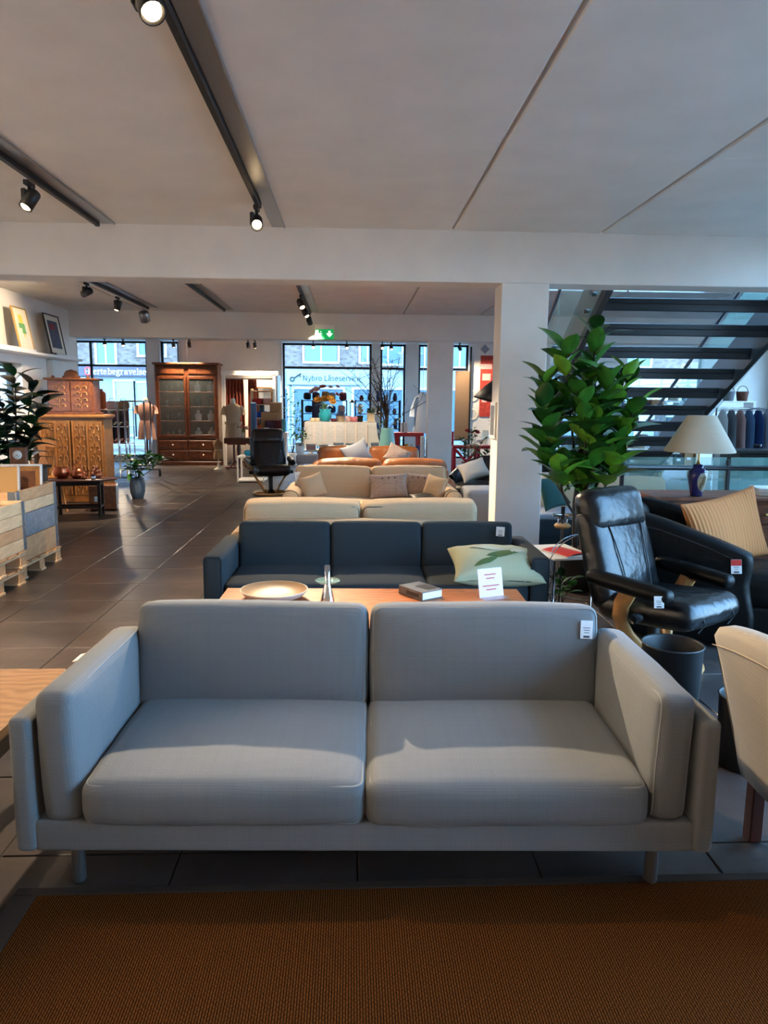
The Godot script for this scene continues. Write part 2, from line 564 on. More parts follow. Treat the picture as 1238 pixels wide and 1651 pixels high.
# ---------- floor, walls, ceiling ----------
func build_shell() -> void:
	var fl := struct("floor")
	var s := S()
	span(s, Vector3(-7, -0.2, 4.2), Vector3(3.4, -0.006, -4.4), 0.0)
	span(s, Vector3(-7, -0.2, -4.4), Vector3(4.5, -0.006, -6.3), 0.0)
	span(s, Vector3(-7, -0.2, -6.3), Vector3(10.6, -0.006, -18.2), 0.0)
	part(fl, "grout_bed", s, M.grout)
	var xs := []
	for k in range(-9, 1):
		xs.append(-1.695 + 0.612 * k)
	for k in range(1, 22):
		xs.append(-1.695 + 0.5725 * k)
	var zs := []
	for k in range(-12, 1):
		zs.append(-2.195 - 0.506 * k)
	for k in range(1, 31):
		zs.append(-2.195 - 0.506 * mini(k, 4) - 0.5205 * maxi(0, k - 4))
	var near := []
	for i in xs.size() - 1:
		for j in zs.size() - 1:
			var cx: float = (xs[i] + xs[i + 1]) * 0.5
			var cz: float = (zs[j] + zs[j + 1]) * 0.5
			if cx < -6.9 or cx > 10.4 or cz < -17.9 or cz > 4.0 or (cx < -4.6 and cz > -11.9) or (cx > 4.3 and cz > -6.4) or (cx > 3.2 and cz > -4.5):
				continue
			var seen: bool = cz < -1.2 and cx > cz * 0.62 - 0.3 and cx < -cz * 0.54 + 0.3
			var open: bool = cx < -0.55 or cz > -2.6 or (cx > 1.0 and cz > -6.0)
			near.append([-cz + (0.0 if seen and open else 100.0), xs[i], xs[i + 1], zs[j], zs[j + 1]])
	near.sort_custom(func(a, b): return a[0] < b[0])
	var rest := S()
	var cache := {}
	for k in near.size():
		var t: Array = near[k]
		var g := 0.0032
		var size := Vector3(t[2] - t[1] - g * 2, 0.012, absf(t[4] - t[3]) - g * 2)
		var at := Vector3((t[1] + t[2]) * 0.5, -0.006, (t[3] + t[4]) * 0.5)
		if k < 300:
			var key := "%.3f %.3f" % [size.x, size.z]
			if not cache.has(key):
				cache[key] = done(box(size, 0.002))
			part(fl, "tile", cache[key], [M.tile_a, M.tile_b, M.tile_c][rng.randi() % 3], at)
		else:
			bx(rest, at, size, 0.002)
	part(fl, "tiles_beyond", rest, M.tile_a).set_meta("kind", "stuff")
	# ceiling: concrete slabs with open joints
	var ce := struct("ceiling")
	s = S()
	span(s, Vector3(-7, CEIL + 0.03, 4.2), Vector3(1.9, CEIL + 0.3, -18.2), 0.0)
	span(s, Vector3(1.9, CEIL + 0.03, 4.2), Vector3(3.4, CEIL + 0.3, -4.4), 0.0)
	span(s, Vector3(1.9, CEIL + 0.03, -4.4), Vector3(4.5, CEIL + 0.3, -6.3), 0.0)
	span(s, Vector3(1.9, CEIL + 0.03, -9.4), Vector3(4.5, CEIL + 0.3, -18.2), 0.0)
	span(s, Vector3(4.5, CEIL + 0.03, -6.3), Vector3(10.6, CEIL + 0.3, -18.2), 0.0)
	part(ce, "slab_backing", s, M.concrete)
	var joints := [-7.0, -4.6, -3.3, -1.985, -0.615, 0.84, 2.095, 3.52, 4.9, 6.3, 7.7, 9.1, 10.6]
	for b in [[4.2, -6.3], [-6.6, -12.1], [-12.4, -18.2]]:
		for k in joints.size() - 1:
			var x0: float = joints[k] + 0.012
			var x1: float = joints[k + 1] - 0.012
			var z0: float = b[0]
			if b[0] == -6.6 and x0 > 1.8 and x1 < 4.95:
				z0 = -9.4
				if k == 7:
					x1 = joints[k + 1] - 0.012
			if b[0] > 0.0:
				if x0 > 4.4:
					continue
				x1 = minf(x1, 4.5)
				if x1 > 3.4:
					if x0 < 3.3:
						s = S()
						span(s, Vector3(x0, CEIL, z0), Vector3(3.4, CEIL + 0.05, -4.4), 0.008)
						part(ce, "slab", s, M.concrete)
					z0 = -4.4
			s = S()
			span(s, Vector3(x0, CEIL, z0), Vector3(x1, CEIL + 0.05, b[1]), 0.008)
			part(ce, "slab", s, M.concrete)
	# beams and columns
	for z in [-6.3, -12.1]:
		var bm := struct("beam")
		s = S()
		span(s, Vector3(-4.6 if z > -10 else -7.0, BEAM, z), Vector3(4.5 if z > -10 else 10.6, CEIL + 0.2, z - 0.3), 0.006)
		part(bm, "beam_body", s, M.paint)
		for x in [1.272, 7.2]:
			var co := struct("column")
			s = S()
			span(s, Vector3(x, 0, z - 0.002), Vector3(x + 0.406, BEAM, z - 0.298), 0.005)
			part(co, "column_body", s, M.paint)
	# walls
	var w := struct("wall_left")
	s = S()
	span(s, Vector3(-4.5, 0, 4.2), Vector3(-4.8, 1.3, -12.4), 0.0)
	span(s, Vector3(-4.5, 1.95, 4.2), Vector3(-4.8, CEIL + 0.1, -12.4), 0.0)
	span(s, Vector3(-4.5, 1.3, 4.2), Vector3(-4.8, 1.95, -7.6), 0.0)
	span(s, Vector3(-4.5, 1.3, -10.32), Vector3(-4.8, 1.95, -12.4), 0.0)
	part(w, "wall_body", s, M.paint)
	s = S()
	span(s, Vector3(-4.5, 0.0, -11.15), Vector3(-4.42, 2.05, -11.46), 0.004)
	part(w, "pilaster", s, M.paint)
	window_unit("window_1", Vector3(-4.66, 1.3, -10.32), Vector3(-4.66, 1.95, -7.6), [0.33, 0.66], [0.84], "")
	w = struct("wall_side_bay")
	s = S()
	span(s, Vector3(-6.7, 0, -12.1), Vector3(-7.0, CEIL + 0.1, -18.2), 0.0)
	span(s, Vector3(-4.8, 0, -12.1), Vector3(-7.0, CEIL + 0.1, -12.4), 0.0)
	part(w, "wall_body", s, M.paint)
	w = struct("wall_back")
	s = S()
	span(s, Vector3(-4.8, 0, 3.9), Vector3(3.4, CEIL + 0.1, 4.2), 0.0)
	part(w, "wall_body", s, M.paint)
	# right hand shop front beside the sofa (daylight)
	w = struct("wall_right")
	s = S()
	span(s, Vector3(3.1, 0, 4.2), Vector3(3.4, CEIL + 0.1, 0.0), 0.0)
	span(s, Vector3(3.1, 0, 0.0), Vector3(3.4, 0.15, -4.1), 0.0)
	span(s, Vector3(3.1, CEIL - 0.06, 0.0), Vector3(3.4, CEIL + 0.1, -4.1), 0.0)
	span(s, Vector3(3.1, 0, -4.1), Vector3(3.4, CEIL + 0.1, -4.6), 0.0)
	span(s, Vector3(3.4, 0, -4.4), Vector3(4.5, CEIL + 0.1, -4.6), 0.0)
	span(s, Vector3(4.2, 0, -4.6), Vector3(4.5, CEIL + 0.1, -4.7), 0.0)
	span(s, Vector3(4.2, 0, -6.1), Vector3(4.5, CEIL + 0.1, -6.6), 0.0)
	span(s, Vector3(4.2, 0, -4.7), Vector3(4.5, 0.15, -6.1), 0.0)
	span(s, Vector3(4.2, CEIL - 0.06, -4.7), Vector3(4.5, CEIL + 0.1, -6.1), 0.0)
	span(s, Vector3(4.5, 0, -6.3), Vector3(10.6, CEIL + 0.1, -6.6), 0.0)
	span(s, Vector3(10.3, 0, -6.3), Vector3(10.6, CEIL + 0.1, -7.4), 0.0)
	span(s, Vector3(10.3, 0, -17.2), Vector3(10.6, CEIL + 0.1, -18.2), 0.0)
	span(s, Vector3(10.3, 0, -7.4), Vector3(10.6, 0.2, -17.2), 0.0)
	span(s, Vector3(10.3, CEIL - 0.06, -7.4), Vector3(10.6, CEIL + 0.1, -17.2), 0.0)
	part(w, "wall_body", s, M.paint)
	window_unit("window_2", Vector3(3.25, 0.15, 0.0), Vector3(3.25, CEIL - 0.06, -4.1), [0.33, 0.66], [0.75], "")
	window_unit("window_12", Vector3(4.35, 0.15, -4.7), Vector3(4.35, CEIL - 0.06, -6.1), [0.5], [0.75], "")
	window_unit("window_11", Vector3(10.45, 0.2, -7.4), Vector3(10.45, CEIL - 0.06, -17.2), [0.2, 0.4, 0.6, 0.8], [0.75], "")
	# far window wall
	w = struct("wall_far")
	s = S()
	for q in [[-6.9, -6.53], [-4.83, -4.51], [-4.08, -1.64], [0.49, 0.70], [1.31, 1.62], [2.83, 4.9], [6.0, 6.7], [8.6, 10.6]]:
		span(s, Vector3(q[0], 0, -17.7), Vector3(q[1], CEIL + 0.1, -18.0), 0.004)
	for q in [[-6.53, -4.83], [-4.51, -4.08], [-1.64, 0.49], [0.70, 1.31], [1.62, 2.83], [4.9, 6.0], [6.7, 8.6]]:
		span(s, Vector3(q[0], 0, -17.75), Vector3(q[1], 0.12, -17.95), 0.0)
	part(w, "wall_body", s, M.paint)
	s = S()
	span(s, Vector3(-3.845, 0.02, -17.55), Vector3(-3.98, CEIL, -17.7), 0.004)
	part(w, "pilaster", s, M.paint)
	var n := 3
	for q in [[-6.53, -4.83, [0.22]], [-4.51, -4.08, []], [-1.64, 0.49, []], [0.70, 1.31, []], [1.62, 2.83, []], [4.9, 6.0, []], [6.7, 8.6, []]]:
		window_unit("window_%d" % n, Vector3(q[0], 0.12, -17.85), Vector3(q[1], CEIL - 0.02, -17.85), q[2], [0.79], "")
		n += 1
	# small holes left in the ceiling
	var hd := S(false)
	for p in [[2.62, -4.36], [2.67, -4.42]]:
		lathe(hd, [Vector2(0.0, CEIL - 0.001), Vector2(0.008, CEIL - 0.001), Vector2(0.008, CEIL + 0.004)], 8, X(Vector3(p[0], 0, p[1])))
	part(ce, "drill_holes", hd, M.black)

# window in a plane of constant z or x: frame, mullions, one pane per field
func window_unit(called: String, a: Vector3, b: Vector3, vs: Array, hs: Array, _x: String) -> void:
	var o := struct(called)
	var dir := Vector3(b.x - a.x, 0, b.z - a.z)
	var along := dir.normalized()
	var turn := Vector3(0, rad_to_deg(atan2(-along.z, along.x)), 0)
	var len_ := dir.length()
	var hgt := b.y - a.y
	var t := 0.05
	var s := S()
	for e in [0.0, 1.0]:
		bx(s, a + along * (len_ * e + (t * 0.5 if e == 0.0 else -t * 0.5)) + Vector3(0, hgt * 0.5, 0), Vector3(t, hgt, 0.07), 0.004, turn)
		bx(s, a + along * len_ * 0.5 + Vector3(0, hgt * e + (t * 0.5 if e == 0.0 else -t * 0.5), 0), Vector3(len_, t, 0.07), 0.004, turn)
	part(o, "window_frame", s, M.blackmetal)
	for v in vs:
		s = S()
		bx(s, a + along * len_ * v + Vector3(0, hgt * 0.5, 0), Vector3(t, hgt - t, 0.066), 0.004, turn)
		part(o, "mullion", s, M.blackmetal)
	for h in hs:
		s = S()
		bx(s, a + along * len_ * 0.5 + Vector3(0, hgt * h, 0), Vector3(len_ - t, t, 0.062), 0.004, turn)
		part(o, "transom", s, M.blackmetal)
	var vv := [0.0] + vs + [1.0]
	var hh := [0.0] + hs + [1.0]
	for i in vv.size() - 1:
		for j in hh.size() - 1:
			s = S()
			bx(s, a + along * len_ * (vv[i] + vv[i + 1]) * 0.5 + Vector3(0, hgt * (hh[j] + hh[j + 1]) * 0.5, 0), Vector3(len_ * (vv[i + 1] - vv[i]) - t, hgt * (hh[j + 1] - hh[j]) - t, 0.008), 0.0, turn)
			part(o, "window_pane", s, M.glass)

# ---------- the street outside ----------
func build_street() -> void:
	mk("asphalt", rgb(100, 102, 106), 0.9, T.mottle, 0.5)
	mk("paving", rgb(112, 100, 88), 0.85, T.mottle, 0.6)
	mk("plaster", rgb(140, 148, 154), 0.85, T.mottle, 0.3)
	mk("signband", rgb(78, 70, 80), 0.7)
	mk("signwhite", rgb(140, 160, 166), 0.6)
	mk("windowwhite", rgb(176, 184, 190), 0.5)
	mk("darkpane", rgb(70, 96, 112), 0.1)
	mk("litpane", rgb(130, 164, 178), 0.15)
	var im := Image.create(256, 256, false, Image.FORMAT_RGB8)
	var br := RandomNumberGenerator.new()
	br.seed = 4
	im.fill(rgb(112, 106, 102))
	for r in 16:
		for c in 9:
			var k := br.randf_range(-0.07, 0.07)
			var off := 16 if r % 2 else 0
			im.fill_rect(Rect2i(c * 32 - off + 1, r * 16 + 1, 30, 14), Color(0.42 + k, 0.35 + k, 0.31 + k))
	mk("brickwall", Color.WHITE, 0.9, ImageTexture.create_from_image(im), 0.85)
	var g := struct("street_ground")
	var s := S()
	span(s, Vector3(-40, -0.4, -22), Vector3(40, -0.25, -25), 0.0)
	span(s, Vector3(11, -0.4, 30), Vector3(40, -0.25, -22), 0.0)
	part(g, "road", s, M.asphalt)
	s = S()
	span(s, Vector3(-40, -0.4, -18.2), Vector3(11, -0.12, -22), 0.01)
	span(s, Vector3(-40, -0.4, -25), Vector3(40, -0.12, -27), 0.01)
	span(s, Vector3(3.4, -0.4, 30), Vector3(11, -0.12, -4.6), 0.01)
	span(s, Vector3(4.5, -0.4, -4.6), Vector3(11, -0.12, -6.3), 0.01)
	span(s, Vector3(-14, -0.4, 30), Vector3(-4.8, -0.12, -12.1), 0.01)
	part(g, "pavement", s, M.paving)
	# building with the dark sign band
	var b := thing("street_building", "brick building across the street with a dark sign band and white lettering", "building", Vector3(-9.5, 0, -27))
	s = S()
	span(s, Vector3(-8, 2.66, 0), Vector3(5.4, 7.5, -5), 0.0)
	part(b, "brick_upper_wall", s, M.brickwall)
	s = S()
	span(s, Vector3(-8, -0.12, -0.1), Vector3(5.4, 2.34, -5), 0.0)
	part(b, "shopfront_wall", s, M.plaster)
	s = S()
	span(s, Vector3(-8, 2.33, 0.08), Vector3(5.4, 2.67, -1), 0.01)
	var band := part(b, "sign_band", s, M.signband)
	part(band, "sign_lettering", text_mesh("Hjertebegravelse", 0.27, 0.02, "Droid Serif"), M.white, Vector3(1.05, 2.49, 0.09))
	s = S(false)
	tube(s, loop(0.1, 0.13, 0.09, 0.0), 0.025, 6, -1, true)
	part(band, "sign_emblem", s, M.tagred, Vector3(0.08, 2.5, 0.1), Vector3(90, 0, 0))
	for q in [[-1.7, 3.05, 0.5, 1.5], [0.72, 2.78, 0.62, 1.5], [2.35, 3.1, 0.9, 1.4], [3.9, 2.9, 1.0, 1.5], [-4.0, 2.9, 0.9, 1.5]]:
		facade_window(b, Vector3(q[0], q[1], 0.0), q[2], q[3], 2)
	for q in [[-0.3, 0.3, 0.9], [1.3, 0.25, 0.66], [2.3, 0.2, 1.2], [-2.2, 0.3, 1.2], [4.0, 0.2, 1.2]]:
		facade_window(b, Vector3(q[0], q[1], -0.08), q[2], 1.9, 1)
	# building with the white sign
	var c := thing("street_building", "pale brick building across the street with a white sign and key emblem", "building", Vector3(0, 0, -27.2))
	s = S()
	span(s, Vector3(-4.1, 2.66, 0), Vector3(14, 7.5, -5), 0.0)
	part(c, "brick_upper_wall", s, M.brickwall)
	s = S()
	span(s, Vector3(-4.1, -0.12, 0), Vector3(14, 2.66, -4), 0.0)
	part(c, "shopfront_wall", s, M.plaster)
	s = S()
	span(s, Vector3(-2.35, 2.1, 0.1), Vector3(0.3, 2.58, 0.0), 0.01)
	var sg := part(c, "sign_board", s, M.signwhite)
	part(sg, "sign_lettering", text_mesh("Nybro Låseservice", 0.26, 0.02), M.black, Vector3(-0.72, 2.34, 0.11))
	s = S(false)
	tube(s, loop(0.07, 0.07, 0.06, 0.0), 0.025, 6, -1, true)
	rod(s, Vector3(0.06, 0, -0.04), Vector3(0.32, 0, -0.2), 0.03, 6)
	rod(s, Vector3(0.26, 0, -0.17), Vector3(0.3, 0, -0.08), 0.022, 6)
	part(sg, "key_emblem", s, M.black, Vector3(-2.15, 2.3, 0.12), Vector3(90, 0, 0))
	for q in [[-1.1, 2.95, 1.2, 1.5], [1.35, 2.9, 1.0, 1.5], [0.6, 2.95, 0.5, 1.5], [2.7, 2.8, 0.5, 1.5], [4.0, 2.82, 0.6, 1.5], [6.3, 2.9, 1.0, 1.5], [8.2, 2.9, 1.1, 1.5], [10.6, 2.9, 1.1, 1.5]]:
		facade_window(c, Vector3(q[0], q[1], 0.0), q[2], q[3], 2)
	for q in [[-3.0, 0.2, 1.3], [-1.2, 0.2, 1.8], [1.0, 0.2, 1.8], [3.2, 0.2, 1.8], [5.4, 0.2, 1.8], [7.6, 0.2, 1.8], [9.8, 0.2, 1.8]]:
		facade_window(c, Vector3(q[0], q[1], 0.0), q[2], 1.75, 2)
	s = S()
	for k in 8:
		rod(s, Vector3(1.78 + k * 0.1, 2.75, 0.25), Vector3(1.78 + k * 0.1, 3.25, 0.25), 0.015, 5)
	span(s, Vector3(1.7, 2.7, 0.3), Vector3(2.6, 2.76, 0.0), 0.0)
	span(s, Vector3(1.7, 3.24, 0.28), Vector3(2.6, 3.28, 0.22), 0.0)
	part(c, "balcony_railing", s, M.zinc)

func facade_window(b: Node3D, at: Vector3, w: float, h: float, sashes: int) -> void:
	var s := S()
	var t := 0.08
	span(s, at + Vector3(-w / 2 - t, -t, -0.05), at + Vector3(-w / 2, h + t, 0.06), 0.0)
	span(s, at + Vector3(w / 2, -t, -0.05), at + Vector3(w / 2 + t, h + t, 0.06), 0.0)
	span(s, at + Vector3(-w / 2, -t, -0.05), at + Vector3(w / 2, 0, 0.06), 0.0)
	span(s, at + Vector3(-w / 2, h, -0.05), at + Vector3(w / 2, h + t, 0.06), 0.0)
	if sashes > 1:
		span(s, at + Vector3(-0.03, 0, -0.05), at + Vector3(0.03, h, 0.05), 0.0)
	var f := part(b, "facade_window", s, M.windowwhite)
	for k in sashes:
		s = S()
		var a := -w / 2 + w / sashes * k
		span(s, at + Vector3(a + 0.02, 0, -0.02), at + Vector3(a + w / sashes - 0.02, h, 0.02), 0.0)
		part(f, "facade_pane", s, M.litpane if sashes == 1 else M.darkpane)

# ---------- tracks and spotlights ----------
func track(x: float, z0: float, z1: float, label: String, ext := 0.06, channel := true) -> void:
	var o := thing("light_track", label, "track", Vector3(x, CEIL, (z0 + z1) / 2), 0, "ceiling light tracks")
	var l := absf(z1 - z0)
	var s := S()
	bx(s, Vector3(0, -0.02, 0), Vector3(0.036, 0.04, l), 0.004)
	part(o, "rail", s, M.blackmetal)
	if channel:
		s = S()
		bx(s, Vector3(0.07, -0.004, -ext / 2), Vector3(0.1, 0.008, l + ext), 0.002)
		bx(s, Vector3(0.122, -0.008, -ext / 2), Vector3(0.01, 0.016, l + ext), 0.002)
		part(o, "channel", s, M.alu)
	s = S()
	bx(s, Vector3(0, -0.022, -l / 2), Vector3(0.038, 0.042, 0.03), 0.006)
	part(o, "end_cap", s, M.blackmetal)

func spotlight(at: Vector3, aim: Vector3, energy: float, label: String, cone := 32.0, length := 0.13, r := 0.042, body := "blackmetal", gear := true, tint := Color(1.0, 0.9, 0.76)) -> void:
	var o := thing("track_spotlight", label, "spotlight", at, 0, "spotlights on the ceiling tracks")
	var dir := (aim - at + Vector3(0, 0.14, 0)).normalized()
	var pivot := Vector3(0, -0.13, 0)
	var s := S()
	bx(s, Vector3(0, -0.035, 0), Vector3(0.034, 0.03, 0.11), 0.004)
	part(o, "adapter", s, M[body])
	s = S(false)
	rod(s, Vector3(0, -0.04, 0), Vector3(0, -0.1, 0), 0.012, 8)
	part(o, "stem", s, M[body])
	if gear:
		s = S()
		bx(s, Vector3(-0.03, -0.11, 0), Vector3(0.03, 0.09, 0.06), 0.006)
		part(o, "gear_box", s, M[body])
	var bs := Basis.looking_at(dir, Vector3.UP if absf(dir.y) < 0.95 else Vector3.RIGHT)
	var xf := Transform3D(bs, pivot) * Transform3D(Basis(Vector3.RIGHT, -PI / 2), Vector3.ZERO)
	s = S(false)
	lathe(s, [Vector2(0.0, -length * 0.5), Vector2(r * 0.85, -length * 0.5), Vector2(r, -length * 0.4), Vector2(r, length * 0.5), Vector2(r * 0.9, length * 0.5), Vector2(r * 0.8, length * 0.3), Vector2(0, length * 0.28)], 18, xf)
	part(o, "can", s, M[body])
	if energy > 0.0:
		s = S(false)
		lathe(s, [Vector2(0.0, length * 0.32), Vector2(r * 0.78, length * 0.36), Vector2(r * 0.7, length * 0.47), Vector2(r * 0.35, length * 0.55), Vector2(0, length * 0.57)], 16, xf)
		part(o, "bulb", s, M.bulb)
		var l := SpotLight3D.new()
		l.name = "beam"
		l.light_color = tint
		l.light_energy = energy
		l.light_size = 0.03
		l.spot_angle = cone
		l.spot_angle_attenuation = 0.6
		l.spot_range = 30.0
		l.spot_attenuation = 2.0
		l.shadow_enabled = true
		o.add_child(l)
		l.position = pivot + dir * (length * 0.62)
		l.basis = bs

func build_tracks() -> void:
	track(-0.67, 3.4, -5.55, "long black light track with pale channel above the grey sofa", 0.72)
	track(-2.04, 3.4, -6.2, "long black light track with pale channel near the pallet crates")
	track(-3.1, -6.7, -11.55, "black light track with pale channel over the carved cupboard")
	track(-1.97, -6.7, -11.7, "bare black light track without lamps over the tiled aisle")
	track(-0.65, -6.7, -11.8, "black light track with pale channel leading to the exit sign")
	var o := thing("light_track", "long black light track running along the far shop windows", "track", Vector3(1.5, CEIL, -16.7), 90, "ceiling light tracks")
	var s := S()
	bx(s, Vector3(0, -0.02, 0), Vector3(0.036, 0.04, 15.6), 0.004)
	part(o, "rail", s, M.blackmetal)
	var e := 9.0
	spotlight(Vector3(-0.65, CEIL - 0.04, -2.55), Vector3(0.5, 0.3, -1.2), e * 0.2, "black track spotlight right above the back cushions of the grey sofa", 34.0)
	spotlight(Vector3(-0.67, CEIL - 0.04, -5.42), Vector3(0.0, 0.0, -0.9), e * 2.2, "black track spotlight at the end of the track by the beam", 30.0)
	spotlight(Vector3(-2.04, CEIL - 0.04, -4.95), Vector3(-3.2, 0.0, -3.6), e, "black track spotlight on the track near the pallet crates", 34.0)
	spotlight(Vector3(-3.1, CEIL - 0.04, -8.95), Vector3(-4.5, 2.2, -9.6), e * 0.35, "black track spotlight aimed at the framed prints on the wall shelf", 34.0)
	spotlight(Vector3(-3.1, CEIL - 0.04, -10.1), Vector3(-3.7, 0.9, -10.0), e * 0.8, "black track spotlight above the carved cupboard", 40.0)
	spotlight(Vector3(-3.1, CEIL - 0.04, -11.35), Vector3(-3.0, 0.2, -12.9), e * 0.5, "pale grey flood spotlight at the end of the cupboard track", 34.0, 0.15, 0.075, "alu", false)
	spotlight(Vector3(-0.65, CEIL - 0.04, -9.7), Vector3(0.4, 0.3, -8.2), e * 1.5, "black track spotlight facing the beige sofas, first of three", 38.0)
	spotlight(Vector3(-0.65, CEIL - 0.04, -10.6), Vector3(0.5, 0.3, -9.8), e * 1.2, "black track spotlight facing the cognac sofas, middle of three", 38.0)
	spotlight(Vector3(-0.65, CEIL - 0.04, -11.6), Vector3(-0.2, 0.8, -13.9), e * 1.2, "black track spotlight beside the green exit sign", 22.0)
	spotlight(Vector3(-2.04, CEIL - 0.04, -3.3), Vector3(-4.45, 1.3, -3.4), e * 2.2, "black track spotlight aimed at the white wall beside the crates", 50.0)
	spotlight(Vector3(-2.04, CEIL - 0.04, -2.6), Vector3(-2.6, 0.0, -4.6), e * 2.0, "black track spotlight above the floor between crates and oak table", 32.0)
	spotlight(Vector3(-2.04, CEIL - 0.04, -1.0), Vector3(-1.9, 0.4, -2.4), e * 0.55, "black track spotlight above the low oak table", 24.0)
	spotlight(Vector3(-2.04, CEIL - 0.04, 0.8), Vector3(-4.4, 1.2, -0.8), e * 1.5, "black track spotlight aimed at the blank side wall", 50.0)
	spotlight(Vector3(-2.04, CEIL - 0.04, 2.4), Vector3(-4.4, 1.3, 1.8), e * 0.6, "black track spotlight aimed at the side wall near the rear corner", 50.0)
	spotlight(Vector3(-0.67, CEIL - 0.04, 1.6), Vector3(-0.4, 1.4, 3.9), e * 0.3, "black track spotlight aimed at the rear wall", 50.0)
	spotlight(Vector3(-0.67, CEIL - 0.04, -7.2), Vector3(0.2, 0.4, -5.9), e * 1.3, "black track spotlight just behind the first beam", 40.0)
	var far := "small black spotlight on the track along the far windows"
	for q in [[-5.45, Vector3(-4.9, 0.9, -15.4)], [-5.05, Vector3(-4.8, 1.2, -15.9)], [-3.95, Vector3(-3.8, 1.2, -17)], [-3.6, Vector3(-3.6, 1.5, -17.2)], [-2.3, Vector3(-2.2, 1.5, -17.2)], [-2.15, Vector3(-1.9, 1.0, -17)], [-0.85, Vector3(-0.8, 0.8, -14.6)], [-0.1, Vector3(0.2, 0.8, -15)], [0.7, Vector3(0.8, 0.8, -14.6)], [0.9, Vector3(1.2, 0.8, -16)], [2.45, Vector3(3.2, 1.4, -17.5)], [4.6, Vector3(4.6, 1.2, -17)]]:
		spotlight(Vector3(q[0], CEIL - 0.04, -16.7), q[1], e * 0.5, far, 44.0, 0.12, 0.04, "blackmetal", false)
	# exit sign hanging from the second beam
	var x := thing("exit_sign", "green emergency exit sign with running figure and arrow", "sign", Vector3(-0.43, BEAM + 0.03, -11.98))
	s = S()
	bx(s, Vector3(0, 0.16, 0), Vector3(0.32, 0.07, 0.05), 0.006)
	bx(s, Vector3(0, 0.19, -0.06), Vector3(0.2, 0.04, 0.12), 0.004)
	part(x, "housing", s, M.white)
	s = S()
	bx(s, Vector3(0, 0.045, 0), Vector3(0.3, 0.16, 0.012), 0.002)
	glow("exitgreen", Color(0.02, 0.55, 0.28), 0.9)
	glow("exitwhite", Color(0.9, 1.0, 0.95), 0.9)
	var pl := part(x, "sign_plate", s, M.exitgreen)
	s = S()
	extrude(s, PackedVector2Array([Vector2(0.05, 0.09), Vector2(0.09, 0.09), Vector2(0.09, 0.04), Vector2(0.115, 0.06), Vector2(0.115, 0.035), Vector2(0.07, -0.01), Vector2(0.025, 0.035), Vector2(0.025, 0.06), Vector2(0.05, 0.04)]), 0.002, X(Vector3(0.01, 0.01, 0.006)))
	part(pl, "arrow", s, M.exitwhite)
	s = S()
	span(s, Vector3(-0.145, -0.02, 0.006), Vector3(-0.095, 0.11, 0.008), 0.0)
	part(pl, "doorway", s, M.exitwhite)
	s = S(false)
	rod(s, Vector3(-0.065, 0.06, 0.007), Vector3(-0.075, 0.03, 0.007), 0.009, 6)
	rod(s, Vector3(-0.075, 0.03, 0.007), Vector3(-0.05, 0.01, 0.007), 0.007, 6)
	rod(s, Vector3(-0.05, 0.01, 0.007), Vector3(-0.055, -0.02, 0.007), 0.006, 6)
	rod(s, Vector3(-0.075, 0.03, 0.007), Vector3(-0.11, 0.0, 0.007), 0.007, 6)
	rod(s, Vector3(-0.065, 0.06, 0.007), Vector3(-0.035, 0.05, 0.007), 0.005, 6)
	rod(s, Vector3(-0.065, 0.06, 0.007), Vector3(-0.1, 0.05, 0.007), 0.005, 6)
	lathe(s, [Vector2(0, -0.011), Vector2(0.01, -0.004), Vector2(0.01, 0.004), Vector2(0, 0.011)], 10, X(Vector3(-0.058, 0.085, 0.004)))
	part(pl, "running_figure", s, M.exitwhite)

